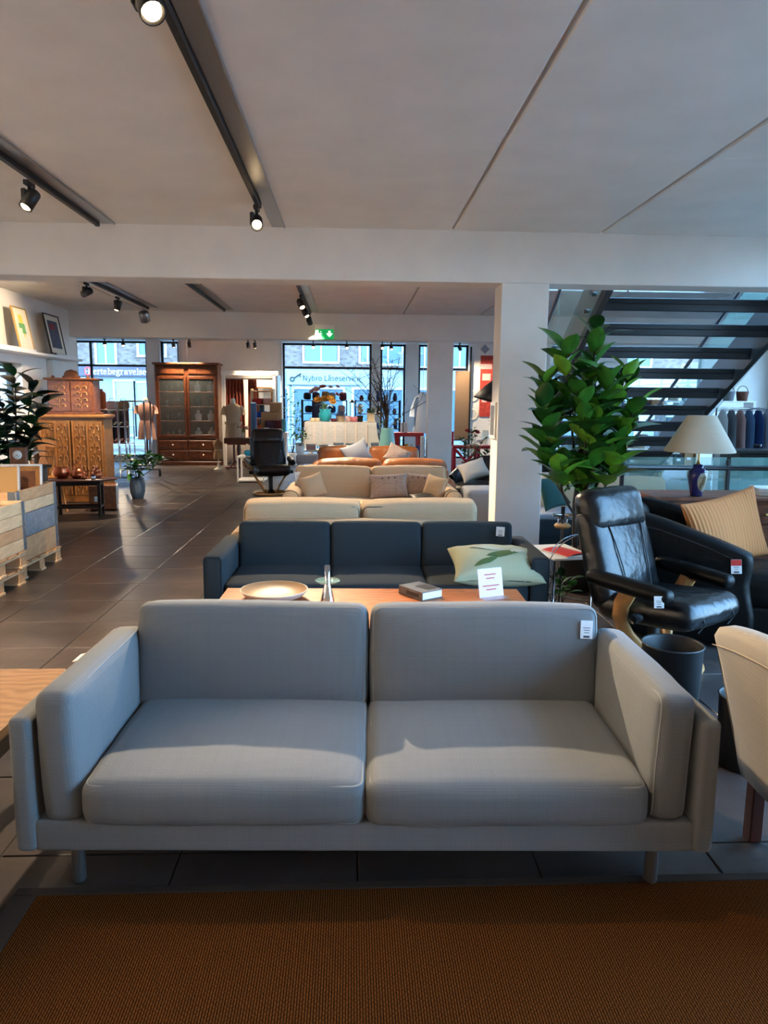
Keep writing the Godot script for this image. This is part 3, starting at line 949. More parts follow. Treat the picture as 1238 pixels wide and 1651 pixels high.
# ---------- stairs ----------
func build_stairs() -> void:
	mk("tread", rgb(28, 28, 34), 0.4)
	mk("stringer", rgb(96, 100, 102), 0.35, null, 1.0, 0.7)
	var o := thing("staircase", "dark open-tread steel staircase with glass balustrade behind the rubber plant", "stairs", Vector3(2.36, 0, 0))
	var w := 1.84
	var rise := 0.2
	var go := 0.31
	var s := S()
	for k in 14:
		var y := 2.66 - rise * k
		var z := -6.78 - go * k
		if y < 0.1:
			break
		s = S()
		bx(s, Vector3(w / 2, y - 0.03, z - 0.02), Vector3(w - 0.02, 0.055, 0.3), 0.006)
		var t := part(o, "tread", s, M.tread)
		s = S()
		bx(s, Vector3(w / 2, y - 0.085, z + 0.1), Vector3(w - 0.02, 0.07, 0.04), 0.006)
		part(t, "nosing", s, M.tread)
	for x in [-0.06, w]:
		s = S()
		extrude(s, PackedVector2Array([Vector2(-6.62, 2.86), Vector2(-6.62, 2.5), Vector2(-10.85, 0), Vector2(-11.3, 0), Vector2(-11.3, 0.1), Vector2(-6.9, 2.86)]), 0.06, Transform3D(Basis(Vector3(0, 0, 1), Vector3(0, 1, 0), Vector3(-1, 0, 0)), Vector3(x + 0.06, 0, 0)))
		part(o, "stringer", s, M.stringer)
		var gx: float = x - 0.02 if x < 0 else x + 0.08
		for k in 3:
			var z0 := -6.75 - 1.4 * k
			var z1 := z0 - 1.37
			var f := func(z): return 2.58 + (z + 6.62) * (rise / go)
			s = S()
			var a := Vector3(gx, f.call(z0), z0)
			var b := Vector3(gx, f.call(z1), z1)
			var up := Vector3(0, 1.0, 0)
			var th := Vector3(0.012, 0, 0)
			var c := (a + b) * 0.5 + up * 0.5
			poly(s, [a, b, b + up, a + up], c + th * 5)
			poly(s, [a + th, b + th, b + up + th, a + up + th], c - th * 5)
			poly(s, [a, a + th, b + th, b], c)
			poly(s, [a + up, a + up + th, b + up + th, b + up], c)
			poly(s, [a, a + th, a + up + th, a + up], c)
			poly(s, [b, b + th, b + up + th, b + up], c)
			var gp := part(o, "glass_panel", s, M.greenglass)
			for j in [0.15, 0.3, 0.7, 0.85]:
				s = S(false)
				var p: Vector3 = a.lerp(b, j) + Vector3(0, 0.12, 0)
				rod(s, p + Vector3(-0.03, 0, 0), p + Vector3(0.05, 0, 0), 0.022, 10)
				part(gp, "standoff", s, M.steel)
		s = S(false)
		rod(s, Vector3(gx, 3.66, -6.62), Vector3(gx, 0.92, -10.87), 0.022, 8)
		part(o, "handrail", s, M.steel)
	# stair well above: white walls under a skylight
	var u := struct("wall_stairwell")
	s = S()
	span(s, Vector3(1.6, CEIL + 0.3, -6.0), Vector3(1.9, 5.0, -9.7), 0.0)
	span(s, Vector3(4.5, CEIL + 0.3, -6.0), Vector3(4.8, 5.0, -9.7), 0.0)
	span(s, Vector3(1.9, CEIL + 0.3, -6.0), Vector3(4.5, 5.0, -6.3), 0.0)
	span(s, Vector3(1.9, CEIL + 0.3, -9.4), Vector3(4.5, 5.0, -9.7), 0.0)
	part(u, "wall_body", s, M.paint)
	var sk := struct("window_10")
	s = S()
	span(s, Vector3(1.85, 4.98, -6.25), Vector3(4.55, 5.0, -9.45), 0.0)
	part(sk, "skylight_pane", s, M.glass)

# ---------- price tag: white card with print ----------
func price_tag(parent: Node3D, at: Vector3, turn: Vector3, w := 0.05, h := 0.07, red := false) -> void:
	var s := S()
	bx(s, Vector3.ZERO, Vector3(w, h, 0.0016), 0.0005)
	var c := part(parent, "price_tag", s, M.tag, at, turn)
	if red:
		s = S()
		bx(s, Vector3(0, h * 0.28, 0.001), Vector3(w * 0.98, h * 0.42, 0.001), 0.0)
		part(c, "red_print", s, M.tagred)
	s = S()
	for k in 3:
		bx(s, Vector3(0, h * (0.1 - 0.13 * k), 0.001), Vector3(w * (0.6 - 0.1 * k), h * 0.03, 0.0008), 0.0)
	bx(s, Vector3(0, -h * 0.38, 0.001), Vector3(w * 0.5, h * 0.1, 0.0008), 0.0)
	part(c, "print", s, M.ink)

func cushion(parent: Node3D, called: String, size: Vector3, r: float, puff: Vector3, m: Material, at: Vector3, turn: Vector3, pipe: Material, seed_ := 1, ripple := 0.0025, pr := 0.0035, flat_axis := 1) -> MeshInstance3D:
	var s := S(false)
	soft(s, size, r, puff, Transform3D(), seed_, ripple, 12)
	var c := part(parent, called, s, m, at, turn)
	if pipe:
		s = S(false)
		for g in [-1.0, 1.0]:
			var hx := size.x * 0.5
			var hz := size.z * 0.5
			var y: float = g * (size.y * 0.5 - r * 0.27)
			var tn := Transform3D()
			if flat_axis == 2:
				hz = size.y * 0.5
				y = g * (size.z * 0.5 - r * 0.27)
				tn = Transform3D(Basis(Vector3.RIGHT, PI / 2), Vector3.ZERO)
			elif flat_axis == 0:
				hx = size.y * 0.5
				y = g * (size.x * 0.5 - r * 0.27)
				tn = Transform3D(Basis(Vector3.BACK, PI / 2), Vector3.ZERO)
			var p := loop(hx - r * 0.26, hz - r * 0.26, r * 0.9, y, 0.002, seed_)
			var q := []
			for v in p:
				q.append(tn * v)
			tube(s, q, pr, 6, -1.0, true)
		part(c, "piping", s, pipe)
	return c

func build_front() -> void:
	# rug
	var o := thing("rug", "brown woven sisal rug with dark border lying before the grey sofa", "rug", Vector3(0.1, 0, -1.0))
	var s := S()
	span(s, Vector3(-1.02, 0.0, 1.2), Vector3(1.3, 0.012, -0.985), 0.003)
	part(o, "pile", s, M.rug)
	s = S()
	span(s, Vector3(-1.09, 0.0, 1.2), Vector3(-1.02, 0.013, -0.985), 0.003)
	span(s, Vector3(-1.09, 0.0, -0.985), Vector3(1.3, 0.013, -1.02), 0.003)
	part(o, "border", s, M.rugedge)
	# grey sofa
	o = thing("grey_sofa", "pale grey two-seater sofa with loose cushions and chrome legs on the rug's edge", "sofa", Vector3(0.06, 0, -2.355), -2.0)
	s = S(false)
	soft(s, Vector3(1.92, 0.095, 0.82), 0.012, Vector3.ZERO, X(Vector3(0, 0.2025, 0)), 1, 0.0, 4)
	part(o, "base", s, M.greycloth)
	s = S(false)
	soft(s, Vector3(1.9, 0.40, 0.06), 0.015, Vector3.ZERO, X(Vector3(0, 0.36, -0.40)), 1, 0.0, 4)
	part(o, "back_panel", s, M.greycloth)
	for g in [-1, 1]:
		s = S(false)
		soft(s, Vector3(0.062, 0.41, 0.85), 0.02, Vector3(0.002, 0.0, 0), X(Vector3(g * 0.982, 0.36, -0.005)), 2, 0.0, 6)
		part(o, "arm_panel", s, M.greycloth)
		cushion(o, "arm_cushion", Vector3(0.108, 0.385, 0.66), 0.032, Vector3(0.012, 0.01, 0.012), M.greycloth, Vector3(g * 0.885, 0.436, 0.07), Vector3(0, 0, g * -2.0), M.greyseam, 5 + g, 0.003, 0.0035, 0)
	for g in [-1, 1]:
		cushion(o, "seat_cushion", Vector3(0.812, 0.13, 0.62), 0.035, Vector3(0.012, 0.028, 0.016), M.greycloth, Vector3(g * 0.409, 0.314, 0.115), Vector3(1.5, 0, 0), M.greyseam, 21 + g, 0.003, 0.004, 1)
		var bc := cushion(o, "back_cushion", Vector3(0.83, 0.375, 0.155), 0.035, Vector3(0.01, 0.012, 0.03), M.greycloth, Vector3(g * 0.422, 0.525, -0.24), Vector3(-11, g * 0.6, 0), M.greyseam, 31 + g, 0.0032, 0.0035, 2)
		if g == 1:
			price_tag(bc, Vector3(0.365, 0.105, 0.092), Vector3(0, 6, -3), 0.046, 0.066)
	for x in [-0.87, 0.87]:
		for z in [0.33, -0.34]:
			s = S(false)
			lathe(s, [Vector2(0, 0), Vector2(0.019, 0), Vector2(0.02, 0.004), Vector2(0.02, 0.158)], 18, X(Vector3(x, 0.0 if z < 0 else 0.013, z)))
			part(o, "leg", s, M.alu)
	s = S()
	bx(s, Vector3(-1.0, 0.567, -0.08), Vector3(0.035, 0.003, 0.075), 0.001, Vector3(0, 0, 12))
	part(o, "price_slip", s, M.tag)
	# low wooden table at the left edge
	o = thing("low_wooden_table", "low oak coffee table with dark edge beside the grey sofa's arm", "table", Vector3(-1.75, 0, -2.17))
	s = S()
	span(s, Vector3(-0.6, 0.375, -0.6), Vector3(0.64, 0.415, 0.6), 0.004)
	part(o, "table_top", s, M.oakdull)
	s = S()
	for z in [-0.58, 0.58]:
		span(s, Vector3(-0.57, 0.31, z - 0.012), Vector3(0.61, 0.375, z + 0.012), 0.002)
	for x in [-0.575, 0.615]:
		span(s, Vector3(x - 0.012, 0.31, -0.57), Vector3(x + 0.012, 0.375, 0.57), 0.002)
	part(o, "apron", s, M.darkwood)
	for x in [-0.56, 0.6]:
		for z in [-0.56, 0.56]:
			s = S()
			bx(s, Vector3(x, 0.188, z), Vector3(0.055, 0.376, 0.055), 0.004)
			part(o, "leg", s, M.darkwood)
	# coffee table behind the sofa
	o = thing("coffee_table", "long oak veneer coffee table between the grey sofa and the teal sofa", "table", Vector3(0.11, 0, -3.47), -1.5)
	s = S()
	bx(s, Vector3(0, 0.44, 0), Vector3(1.565, 0.04, 0.7), 0.003)
	part(o, "table_top", s, M.oak)
	s = S()
	bx(s, Vector3(0, 0.385, 0), Vector3(1.4, 0.07, 0.56), 0.003)
	part(o, "apron", s, M.oak)
	for x in [-0.68, 0.68]:
		for z in [-0.27, 0.27]:
			s = S()
			bx(s, Vector3(x, 0.176, z), Vector3(0.06, 0.352, 0.06), 0.004)
			part(o, "leg", s, M.oak)
	# shallow bowl
	mk("stoneware", rgb(188, 178, 164), 0.55)
	mk("bowlwood", rgb(156, 122, 86), 0.45, T.fine, 3.0)
	o = thing("shallow_bowl", "wide shallow cream bowl with tan inside on the coffee table", "bowl", Vector3(-0.39, 0.461, -3.62))
	s = S(false)
	lathe(s, [Vector2(0, 0.0), Vector2(0.075, 0.0), Vector2(0.11, 0.006), Vector2(0.15, 0.022), Vector2(0.17, 0.044), Vector2(0.172, 0.05), Vector2(0.166, 0.051)], 40)
	part(o, "shell", s, M.stoneware)
	s = S(false)
	lathe(s, [Vector2(0.166, 0.051), Vector2(0.158, 0.043), Vector2(0.14, 0.028), Vector2(0.1, 0.014), Vector2(0, 0.012)], 40)
	part(o, "inside", s, M.bowlwood)
	# candle holder
	o = thing("candle_holder", "silver cone candle holder with glass drip ring on the coffee table", "candle holder", Vector3(-0.117, 0.461, -3.56))
	s = S(false)
	lathe(s, [Vector2(0, 0), Vector2(0.036, 0), Vector2(0.036, 0.004), Vector2(0.017, 0.085), Vector2(0.014, 0.1), Vector2(0.014, 0.185), Vector2(0.011, 0.185), Vector2(0.011, 0.17), Vector2(0, 0.17)], 28)
	part(o, "cone", s, M.chrome)
	s = S(false)
	lathe(s, [Vector2(0.015, 0.096), Vector2(0.05, 0.1), Vector2(0.063, 0.107), Vector2(0.062, 0.11), Vector2(0.05, 0.104), Vector2(0.015, 0.1)], 28)
	part(o, "drip_ring", s, M.greenglass)
	# book
	mk("paper", rgb(232, 224, 208), 0.85)
	mk("bookcover", rgb(120, 122, 124), 0.4, T.blotch, 6.0)
	mk("bookdark", rgb(40, 44, 48), 0.4)
	o = thing("thick_book", "thick hardback book with grey photo cover on the coffee table", "book", Vector3(0.365, 0.461, -3.67), 34)
	s = S()
	bx(s, Vector3(0, 0.023, 0), Vector3(0.128, 0.036, 0.186), 0.001)
	part(o, "pages", s, M.paper)
	s = S()
	bx(s, Vector3(-0.002, 0.0025, 0), Vector3(0.138, 0.004, 0.196), 0.001)
	bx(s, Vector3(-0.069, 0.023, 0), Vector3(0.004, 0.045, 0.196), 0.0015)
	bx(s, Vector3(-0.002, 0.0435, 0), Vector3(0.138, 0.004, 0.196), 0.001)
	var cv := part(o, "cover", s, M.bookcover)
	s = S()
	bx(s, Vector3(0.02, 0.046, 0.02), Vector3(0.07, 0.0012, 0.1), 0.0)
	bx(s, Vector3(-0.0715, 0.023, 0.02), Vector3(0.0012, 0.02, 0.1), 0.0)
	part(cv, "cover_print", s, M.bookdark)
	# acrylic sign holder
	mk("pinkcard", rgb(240, 206, 204), 0.7)
	o = thing("sign_holder", "pink price notice in a clear acrylic stand on the coffee table", "sign", Vector3(0.725, 0.461, -3.65), 22)
	s = S()
	bx(s, Vector3(0, 0.073, 0.0), Vector3(0.15, 0.15, 0.003), 0.0005, Vector3(-12, 0, 0))
	bx(s, Vector3(0, 0.0015, 0.03), Vector3(0.15, 0.003, 0.09), 0.0005)
	part(o, "acrylic_stand", s, M.glass)
	s = S()
	bx(s, Vector3(0, 0.073, 0.0025), Vector3(0.146, 0.146, 0.001), 0.0, Vector3(-12, 0, 0))
	var cd := part(o, "notice", s, M.pinkcard)
	s = S()
	for k in 5:
		bx(s, Vector3(0, 0.115 - 0.019 * k, 0.0036 - (0.042 - 0.019 * k) * 0.212), Vector3([0.07, 0.05, 0.0, 0.1, 0.06][k], 0.0045, 0.0006), 0.0, Vector3(-12, 0, 0))
	part(cd, "notice_print", s, M.inkred)
	# cream chair, its back to the sofa
	o = thing("cream_chair", "cream upholstered chair with curved back and red-brown legs beside the grey sofa", "chair", Vector3(1.535, 0, -1.93), 3.0)
	o.scale = Vector3(1, 0.96, 1)
	var rows := []
	s = S(false)
	var prof := [[0.22, -0.215], [0.27, -0.232], [0.4, -0.262], [0.55, -0.305], [0.68, -0.345], [0.74, -0.365], [0.765, -0.35], [0.77, -0.3], [0.75, -0.25], [0.7, -0.225], [0.6, -0.19], [0.45, -0.14], [0.36, -0.12], [0.22, -0.12]]
	for k in 19:
		var t := -1.0 + 2.0 * k / 18.0
		var row := []
		for q in prof:
			var y: float = q[0]
			var lift := 0.05 * (1.0 - t * t) * smoothstep(0.4, 0.75, y)
			var edge := 1.0 if absf(t) < 0.95 else 0.0
			row.append(Vector3(lerpf(-0.23, q[1], 1.0 if edge > 0 else 0.9) - 0.03 * t * t * -1.0, y + lift - (0.0 if edge > 0 else 0.006), t * 0.34))
		rows.append(row)
	skin(s, rows, false, false)
	for e in [0, 18]:
		poly(s, rows[e], Vector3.ZERO)
	part(o, "backrest", s, M.cream)
	s = S(false)
	var sp := []
	for k in 19:
		var t := -1.0 + 2.0 * k / 18.0
		sp.append(Vector3(-0.353 + 0.03 * t * t, 0.7 + 0.045 * (1.0 - t * t), t * 0.343))
	tube(s, sp, 0.0025, 5)
	for e in [-1, 1]:
		tube(s, [Vector3(-0.18, 0.22, e * 0.341), Vector3(-0.21, 0.4, e * 0.341), Vector3(-0.255, 0.55, e * 0.341), Vector3(-0.305, 0.72, e * 0.341)], 0.0025, 5)
	part(o, "seam", s, M.creamseam)
	s = S(false)
	soft(s, Vector3(0.56, 0.2, 0.66), 0.05, Vector3(0.01, 0.02, 0.01), X(Vector3(0.13, 0.34, 0)), 3, 0.002, 8)
	part(o, "seat", s, M.cream)
	for q in [[-0.16, -0.29], [-0.16, 0.29], [0.36, -0.29], [0.36, 0.29]]:
		s = S()
		bx(s, Vector3(q[0], 0.125, q[1]), Vector3(0.045, 0.25, 0.045), 0.004)
		part(o, "leg", s, M.mahogany)
	# black bins
	o = thing("waste_bin", "large black cylindrical bin behind the grey sofa's right arm", "bin", Vector3(1.41, 0, -3.0), 0, "black bins")
	s = S(false)
	lathe(s, [Vector2(0, 0.0), Vector2(0.115, 0.0), Vector2(0.128, 0.415), Vector2(0.132, 0.42), Vector2(0.128, 0.425), Vector2(0.122, 0.415), Vector2(0.11, 0.01), Vector2(0, 0.01)], 36)
	part(o, "bin_body", s, M.black)
	o = thing("waste_bin", "low black cylindrical bin between the cream chair and the large bin", "bin", Vector3(1.6, 0, -2.72), 0, "black bins")
	s = S(false)
	lathe(s, [Vector2(0, 0.0), Vector2(0.095, 0.0), Vector2(0.105, 0.29), Vector2(0.108, 0.295), Vector2(0.104, 0.298), Vector2(0.098, 0.29), Vector2(0.09, 0.01), Vector2(0, 0.01)], 32)
	part(o, "bin_body", s, M.black)

# ---------- the rows of sofas ----------
func build_sofas() -> void:
	# teal sofa
	var o := thing("teal_sofa", "dark teal three-seater sofa with slim arms facing the coffee table", "sofa", Vector3(0.16, 0, -4.45), -1.0)
	var s := S(false)
	soft(s, Vector3(1.78, 0.13, 0.66), 0.02, Vector3.ZERO, X(Vector3(0, 0.235, 0.03)), 1, 0.0, 4)
	part(o, "base", s, M.teal)
	s = S(false)
	soft(s, Vector3(1.76, 0.42, 0.08), 0.02, Vector3.ZERO, X(Vector3(0, 0.40, -0.33), Vector3(-6, 0, 0)), 1, 0.0, 4)
	part(o, "back_panel", s, M.teal)
	for g in [-1, 1]:
		s = S(false)
		soft(s, Vector3(0.115, 0.42, 0.72), 0.028, Vector3(0.002, 0.004, 0.0), X(Vector3(g * 0.945, 0.365, 0.01)), 2, 0.001, 6)
		var am := part(o, "arm", s, M.teal)
		s = S(false)
		var pts := []
		for v in loop(0.05, 0.205, 0.022, 0.0):
			pts.append(Vector3(g * 0.945 + v.x, 0.365 + v.z, 0.366))
		tube(s, pts, 0.0035, 6, -1, true)
		part(am, "piping", s, M.tealseam)
	for k in 3:
		cushion(o, "seat_cushion", Vector3(0.588, 0.12, 0.55), 0.03, Vector3(0.005, 0.015, 0.01), M.teal, Vector3((k - 1) * 0.592, 0.35, 0.09), Vector3.ZERO, M.tealseam, 40 + k, 0.0015, 0.0025, 1)
		cushion(o, "back_cushion", Vector3(0.586, 0.34, 0.12), 0.03, Vector3(0.005, 0.008, 0.018), M.teal, Vector3((k - 1) * 0.592, 0.515, -0.21), Vector3(-9, 0, 0), M.tealseam, 50 + k, 0.0015, 0.0025, 2)
	price_tag(o, Vector3(0.80, 0.64, -0.132), Vector3(-9, 0, -4), 0.055, 0.06)
	for x in [-0.85, 0.85]:
		for z in [0.3, -0.3]:
			s = S(false)
			lathe(s, [Vector2(0, 0), Vector2(0.02, 0), Vector2(0.025, 0.17)], 12, X(Vector3(x, 0, z)))
			part(o, "leg", s, M.blackmetal)
	# green leafy pillow on the teal sofa
	mk("leafprint", rgb(206, 206, 168), 0.9, T.weave, 6.0)
	mk("leafprint2", rgb(92, 116, 62), 0.9, T.weave, 6.0)
	mk("leafprint3", rgb(214, 214, 190), 0.9, T.weave, 6.0)
	o = thing("throw_pillow", "cream and green leaf-patterned pillow lying on the teal sofa", "cushion", Vector3(0.86, 0.5, -4.2), 4)
	var xf := Transform3D(Basis.from_euler(Vector3(deg_to_rad(-70), 0, deg_to_rad(-4))), Vector3.ZERO)
	s = S(false)
	pillow(s, 0.54, 0.36, 0.2, xf, 3, 0.012)
	part(o, "cover", s, M.leafprint)
	for q in [["leafprint2", 0.03, -0.02, 0.21, 0.055, 14.0], ["leafprint3", -0.05, 0.05, 0.23, 0.06, -18.0], ["leafprint2", -0.08, -0.09, 0.16, 0.04, 24.0], ["leafprint3", 0.13, 0.03, 0.12, 0.045, 30.0]]:
		s = S(false)
		rows_on_pillow(s, 0.54, 0.36, 0.2, xf, 3, 0.012, q[1], q[2], q[3], q[4], q[5])
		part(o, "leaf_print", s, M[q[0]])
	# two beige sofas face each other
	beige_sofa("beige two-seater sofa with dark piping, its back to the teal sofa", Vector3(0.07, 0, -5.38), 180.0, 0)
	var b := beige_sofa("beige two-seater sofa with rolled arms carrying five small pillows", Vector3(0.22, 0, -7.72), 0.0, 1)
	price_tag(b, Vector3(-0.79, 0.66, -0.14), Vector3(-6, 8, 4), 0.07, 0.1)
	for q in [[-0.62, 0.585, 0.12, 0.28, 0.25, Vector3(-12, 30, 14), "beige", "plain beige pillow leaning in the left corner of the beige sofa"], [0.18, 0.585, 0.06, 0.42, 0.26, Vector3(-14, 0, 3), "rosestripe", "rose pillow with woven stripes and buttons, larger of two on the beige sofa"], [0.50, 0.585, 0.0, 0.3, 0.26, Vector3(-14, -12, -4), "rosestripe", "rose striped pillow half hidden behind its larger twin on the beige sofa"], [0.66, 0.585, 0.2, 0.26, 0.25, Vector3(-14, -40, -10), "beige", "plain beige pillow leaning on the right arm of the beige sofa"]]:
		o = thing("throw_pillow", q[7], "cushion", Vector3(0.22 + q[0], q[1], -7.72 + q[2]), 0, "pillows on the beige sofa")
		s = S(false)
		pillow(s, q[3], q[4], 0.13, X(Vector3.ZERO, q[5]), 5 + int(q[3] * 100), 0.012)
		var cvr := part(o, "cover", s, M[q[6]])
		if q[6] == "rosestripe":
			s = S(false)
			for k in 5:
				lathe(s, [Vector2(0.009, 0), Vector2(0.009, 0.004), Vector2(0, 0.006)], 8, X(Vector3.ZERO, q[5]) * X(Vector3(-0.13 + 0.065 * k, 0.075, 0.062 - 0.03 * pow((k - 2) / 2.0, 2.0)), Vector3(90, 0, 0)))
			part(cvr, "buttons", s, M.mahogany)
	o = thing("throw_pillow", "flat dark grey cushion slipped down beside the beige pillows", "cushion", Vector3(0.22 + 0.52, 0.495, -7.36), 0)
	s = S(false)
	pillow(s, 0.26, 0.24, 0.07, X(Vector3.ZERO, Vector3(-80, 10, 0)), 8, 0.006)
	part(o, "cover", s, M.black)
	# cognac leather sofas
	cognac_sofa("cognac leather sofa, its back to the beige sofa with pillows", Vector3(0.37, 0, -8.85), 180.0)
	cognac_sofa("cognac leather sofa with rolled arms in front of the linen-covered table", Vector3(0.27, 0, -10.9), 0.0)
	o = thing("throw_pillow", "pale grey pillow standing on a corner of the cognac leather sofa", "cushion", Vector3(0.08, 0.72, -10.64))
	s = S(false)
	pillow(s, 0.4, 0.34, 0.12, X(Vector3.ZERO, Vector3(-16, 0, 24)), 4, 0.008)
	part(o, "cover", s, M.clothgrey)
	o = thing("throw_pillow", "crumpled off-white pillow on the right half of the cognac leather sofa", "cushion", Vector3(0.68, 0.7, -10.62))
	s = S(false)
	pillow(s, 0.36, 0.28, 0.12, X(Vector3.ZERO, Vector3(-20, 0, -28)), 6, 0.03)
	part(o, "cover", s, M.rosestripe)

# a leaf shape lying on a pillow's upper face
func rows_on_pillow(s: SurfaceTool, w: float, h: float, t: float, xf: Transform3D, seed_: int, crease: float, cx: float, cy: float, l: float, wd: float, deg: float) -> void:
	fn.seed = seed_
	var rows := []
	for i in 13:
		var u := float(i) / 12.0
		var half := wd * 0.5 * pow(maxf(0.0, sin(PI * u)), 0.8)
		var row := []
		for j in 5:
			var p2 := Vector2((u - 0.5) * l, (j - 2) / 2.0 * half).rotated(deg_to_rad(deg)) + Vector2(cx, cy)
			var a := clampf(p2.x / (w * 0.5), -0.98, 0.98)
			var b := clampf(p2.y / (h * 0.5), -0.98, 0.98)
			var z := pow(maxf(0.0, (1 - a * a) * (1 - b * b)), 0.42) * t * 0.5
			z += crease * fn.get_noise_2d(p2.x * 500.0 + seed_ * 37.0, p2.y * 500.0) * (1 - a * a * b * b) + 0.003
			row.append(xf * Vector3(p2.x, p2.y, z))
		rows.append(row)
	skin(s, rows, false, true)

func rolled_arm(o: Node3D, g: int, x: float, hgt: float, z0: float, z1: float, r: float, m: Material, pipe: Material) -> void:
	var prof := []
	for k in 13:
		var a := lerpf(-40.0, 220.0, k / 12.0)
		prof.append(Vector2(g * 0.012 + cos(deg_to_rad(a)) * r, hgt - r + sin(deg_to_rad(a)) * r * 0.95))
	prof.append(Vector2(-r * 0.75, 0.12))
	prof.append(Vector2(r * 0.75, 0.12))
	var s := S(false)
	var rows := []
	for z in [z0, z0 + 0.02, lerpf(z0, z1, 0.33), lerpf(z0, z1, 0.66), z1 - 0.02, z1]:
		var f := 0.96 if z == z0 or z == z1 else 1.0
		var row := []
		for q in prof:
			row.append(Vector3(x + q.x * f, 0.12 + (q.y - 0.12) * (f * 0.5 + 0.5), z))
		rows.append(row)
	skin(s, rows, true, false)
	for e in [0, rows.size() - 1]:
		var mid := Vector3(x, hgt * 0.55, rows[e][0].z)
		for k in prof.size():
			poly(s, [mid, rows[e][k], rows[e][(k + 1) % prof.size()]], Vector3(x, hgt * 0.5, (z0 + z1) / 2))
	var am := part(o, "arm", s, m)
	if pipe:
		s = S(false)
		var p := []
		for q in prof:
			p.append(Vector3(x + q.x, q.y, z1 - 0.004))
		tube(s, p, 0.004, 6, -1, true)
		part(am, "piping", s, pipe)

func beige_sofa(label: String, at: Vector3, turn: float, kind: int) -> Node3D:
	var o := thing("beige_sofa", label, "sofa", at, turn)
	var s := S(false)
	soft(s, Vector3(1.5, 0.26, 0.8), 0.03, Vector3.ZERO, X(Vector3(0, 0.23, 0)), 1, 0.001, 4)
	part(o, "base", s, M.beige)
	s = S(false)
	soft(s, Vector3(1.62, 0.56, 0.14), 0.05, Vector3(0, 0.01, 0.01), X(Vector3(0, 0.37, -0.38), Vector3(-4, 0, 0)), 2, 0.001, 6)
	var bp := part(o, "back_panel", s, M.beige)
	s = S(false)
	rod(s, Vector3(-0.78, 0.62, -0.47), Vector3(0.78, 0.62, -0.47), 0.004, 6)
	part(bp, "piping", s, M.beigeseam)
	for g in [-1, 1]:
		rolled_arm(o, g, g * 0.82, 0.58, -0.42, 0.42, 0.09, M.beige, M.beigeseam)
		cushion(o, "seat_cushion", Vector3(0.74, 0.11, 0.66), 0.04, Vector3(0.006, 0.02, 0.012), M.beige, Vector3(g * 0.372, 0.385, 0.08), Vector3.ZERO, M.beigeseam, 60 + g + kind, 0.002, 0.004, 1)
		cushion(o, "back_cushion", Vector3(0.82, 0.40, 0.19), 0.045, Vector3(0.006, 0.02, 0.03), M.beige, Vector3(g * 0.415, 0.56, -0.22), Vector3(-10, g * 1.0, g * 0.5), M.beigeseam, 70 + g + kind * 3, 0.004, 0.004, 2)
	for x in [-0.74, 0.74]:
		for z in [-0.36, 0.36]:
			s = S(false)
			lathe(s, [Vector2(0, 0), Vector2(0.018, 0), Vector2(0.028, 0.12)], 12, X(Vector3(x, 0, z)))
			part(o, "leg", s, M.darkwood)
	return o

func cognac_sofa(label: String, at: Vector3, turn: float) -> Node3D:
	var o := thing("cognac_sofa", label, "sofa", at, turn)
	var s := S(false)
	soft(s, Vector3(1.36, 0.3, 0.8), 0.03, Vector3.ZERO, X(Vector3(0, 0.25, 0)), 1, 0.001, 4)
	part(o, "base", s, M.cognac)
	s = S(false)
	soft(s, Vector3(1.56, 0.6, 0.16), 0.06, Vector3(0, 0.01, 0.01), X(Vector3(0, 0.40, -0.36), Vector3(-5, 0, 0)), 2, 0.002, 6)
	part(o, "back_panel", s, M.cognac)
	for g in [-1, 1]:
		rolled_arm(o, g, g * 0.74, 0.60, -0.42, 0.42, 0.11, M.cognac, null)
		s = S(false)
		soft(s, Vector3(0.66, 0.16, 0.68), 0.05, Vector3(0.006, 0.03, 0.012), X(Vector3(g * 0.33, 0.44, 0.08)), 60 + g, 0.002, 8)
		part(o, "seat_cushion", s, M.cognac)
		s = S(false)
		soft(s, Vector3(0.76, 0.36, 0.2), 0.07, Vector3(0.006, 0.03, 0.04), X(Vector3(g * 0.385, 0.60, -0.22), Vector3(-10, 0, g * -1.0)), 75 + g, 0.005, 8)
		part(o, "back_cushion", s, M.cognac)
	for x in [-0.64, 0.64]:
		for z in [-0.36, 0.36]:
			s = S(false)
			lathe(s, [Vector2(0, 0), Vector2(0.02, 0), Vector2(0.03, 0.12)], 12, X(Vector3(x, 0, z)))
			part(o, "leg", s, M.darkwood)
	return o

# outline in (z, y) made into a padded slab of the given thickness along x
func slab(s: SurfaceTool, outline: Array, x0: float, x1: float, r: float) -> void:
	var c := Vector2.ZERO
	for q in outline:
		c += q
	c /= outline.size()
	var rows := []
	var n := 5
	var ts := []
	for k in n:
		ts.append([x0 + r * (1.0 - cos(PI / 2 * k / (n - 1))) , r * (1.0 - sin(PI / 2 * k / (n - 1)))])
	var list := ts.duplicate()
	for k in range(n - 1, -1, -1):
		list.append([x1 - (ts[k][0] - x0), ts[k][1]])
	for t in list:
		var row := []
		for q in outline:
			var d: Vector2 = c - q
			var p: Vector2 = q + d.normalized() * t[1]
			row.append(Vector3(t[0], p.y, p.x))
		rows.append(row)
	skin(s, rows, true, false)
	for e in [0, rows.size() - 1]:
		var mid := Vector3(rows[e][0].x, c.y, c.x)
		for k in outline.size():
			poly(s, [mid, rows[e][k], rows[e][(k + 1) % outline.size()]], Vector3((x0 + x1) / 2, c.y, c.x))

func smooth_outline(pts: Array, per := 4) -> Array:
	var out := []
	var n := pts.size()
	for i in n:
		for k in per:
			out.append(pts[i].cubic_interpolate(pts[(i + 1) % n], pts[(i + n - 1) % n], pts[(i + 2) % n], float(k) / per))
	return out

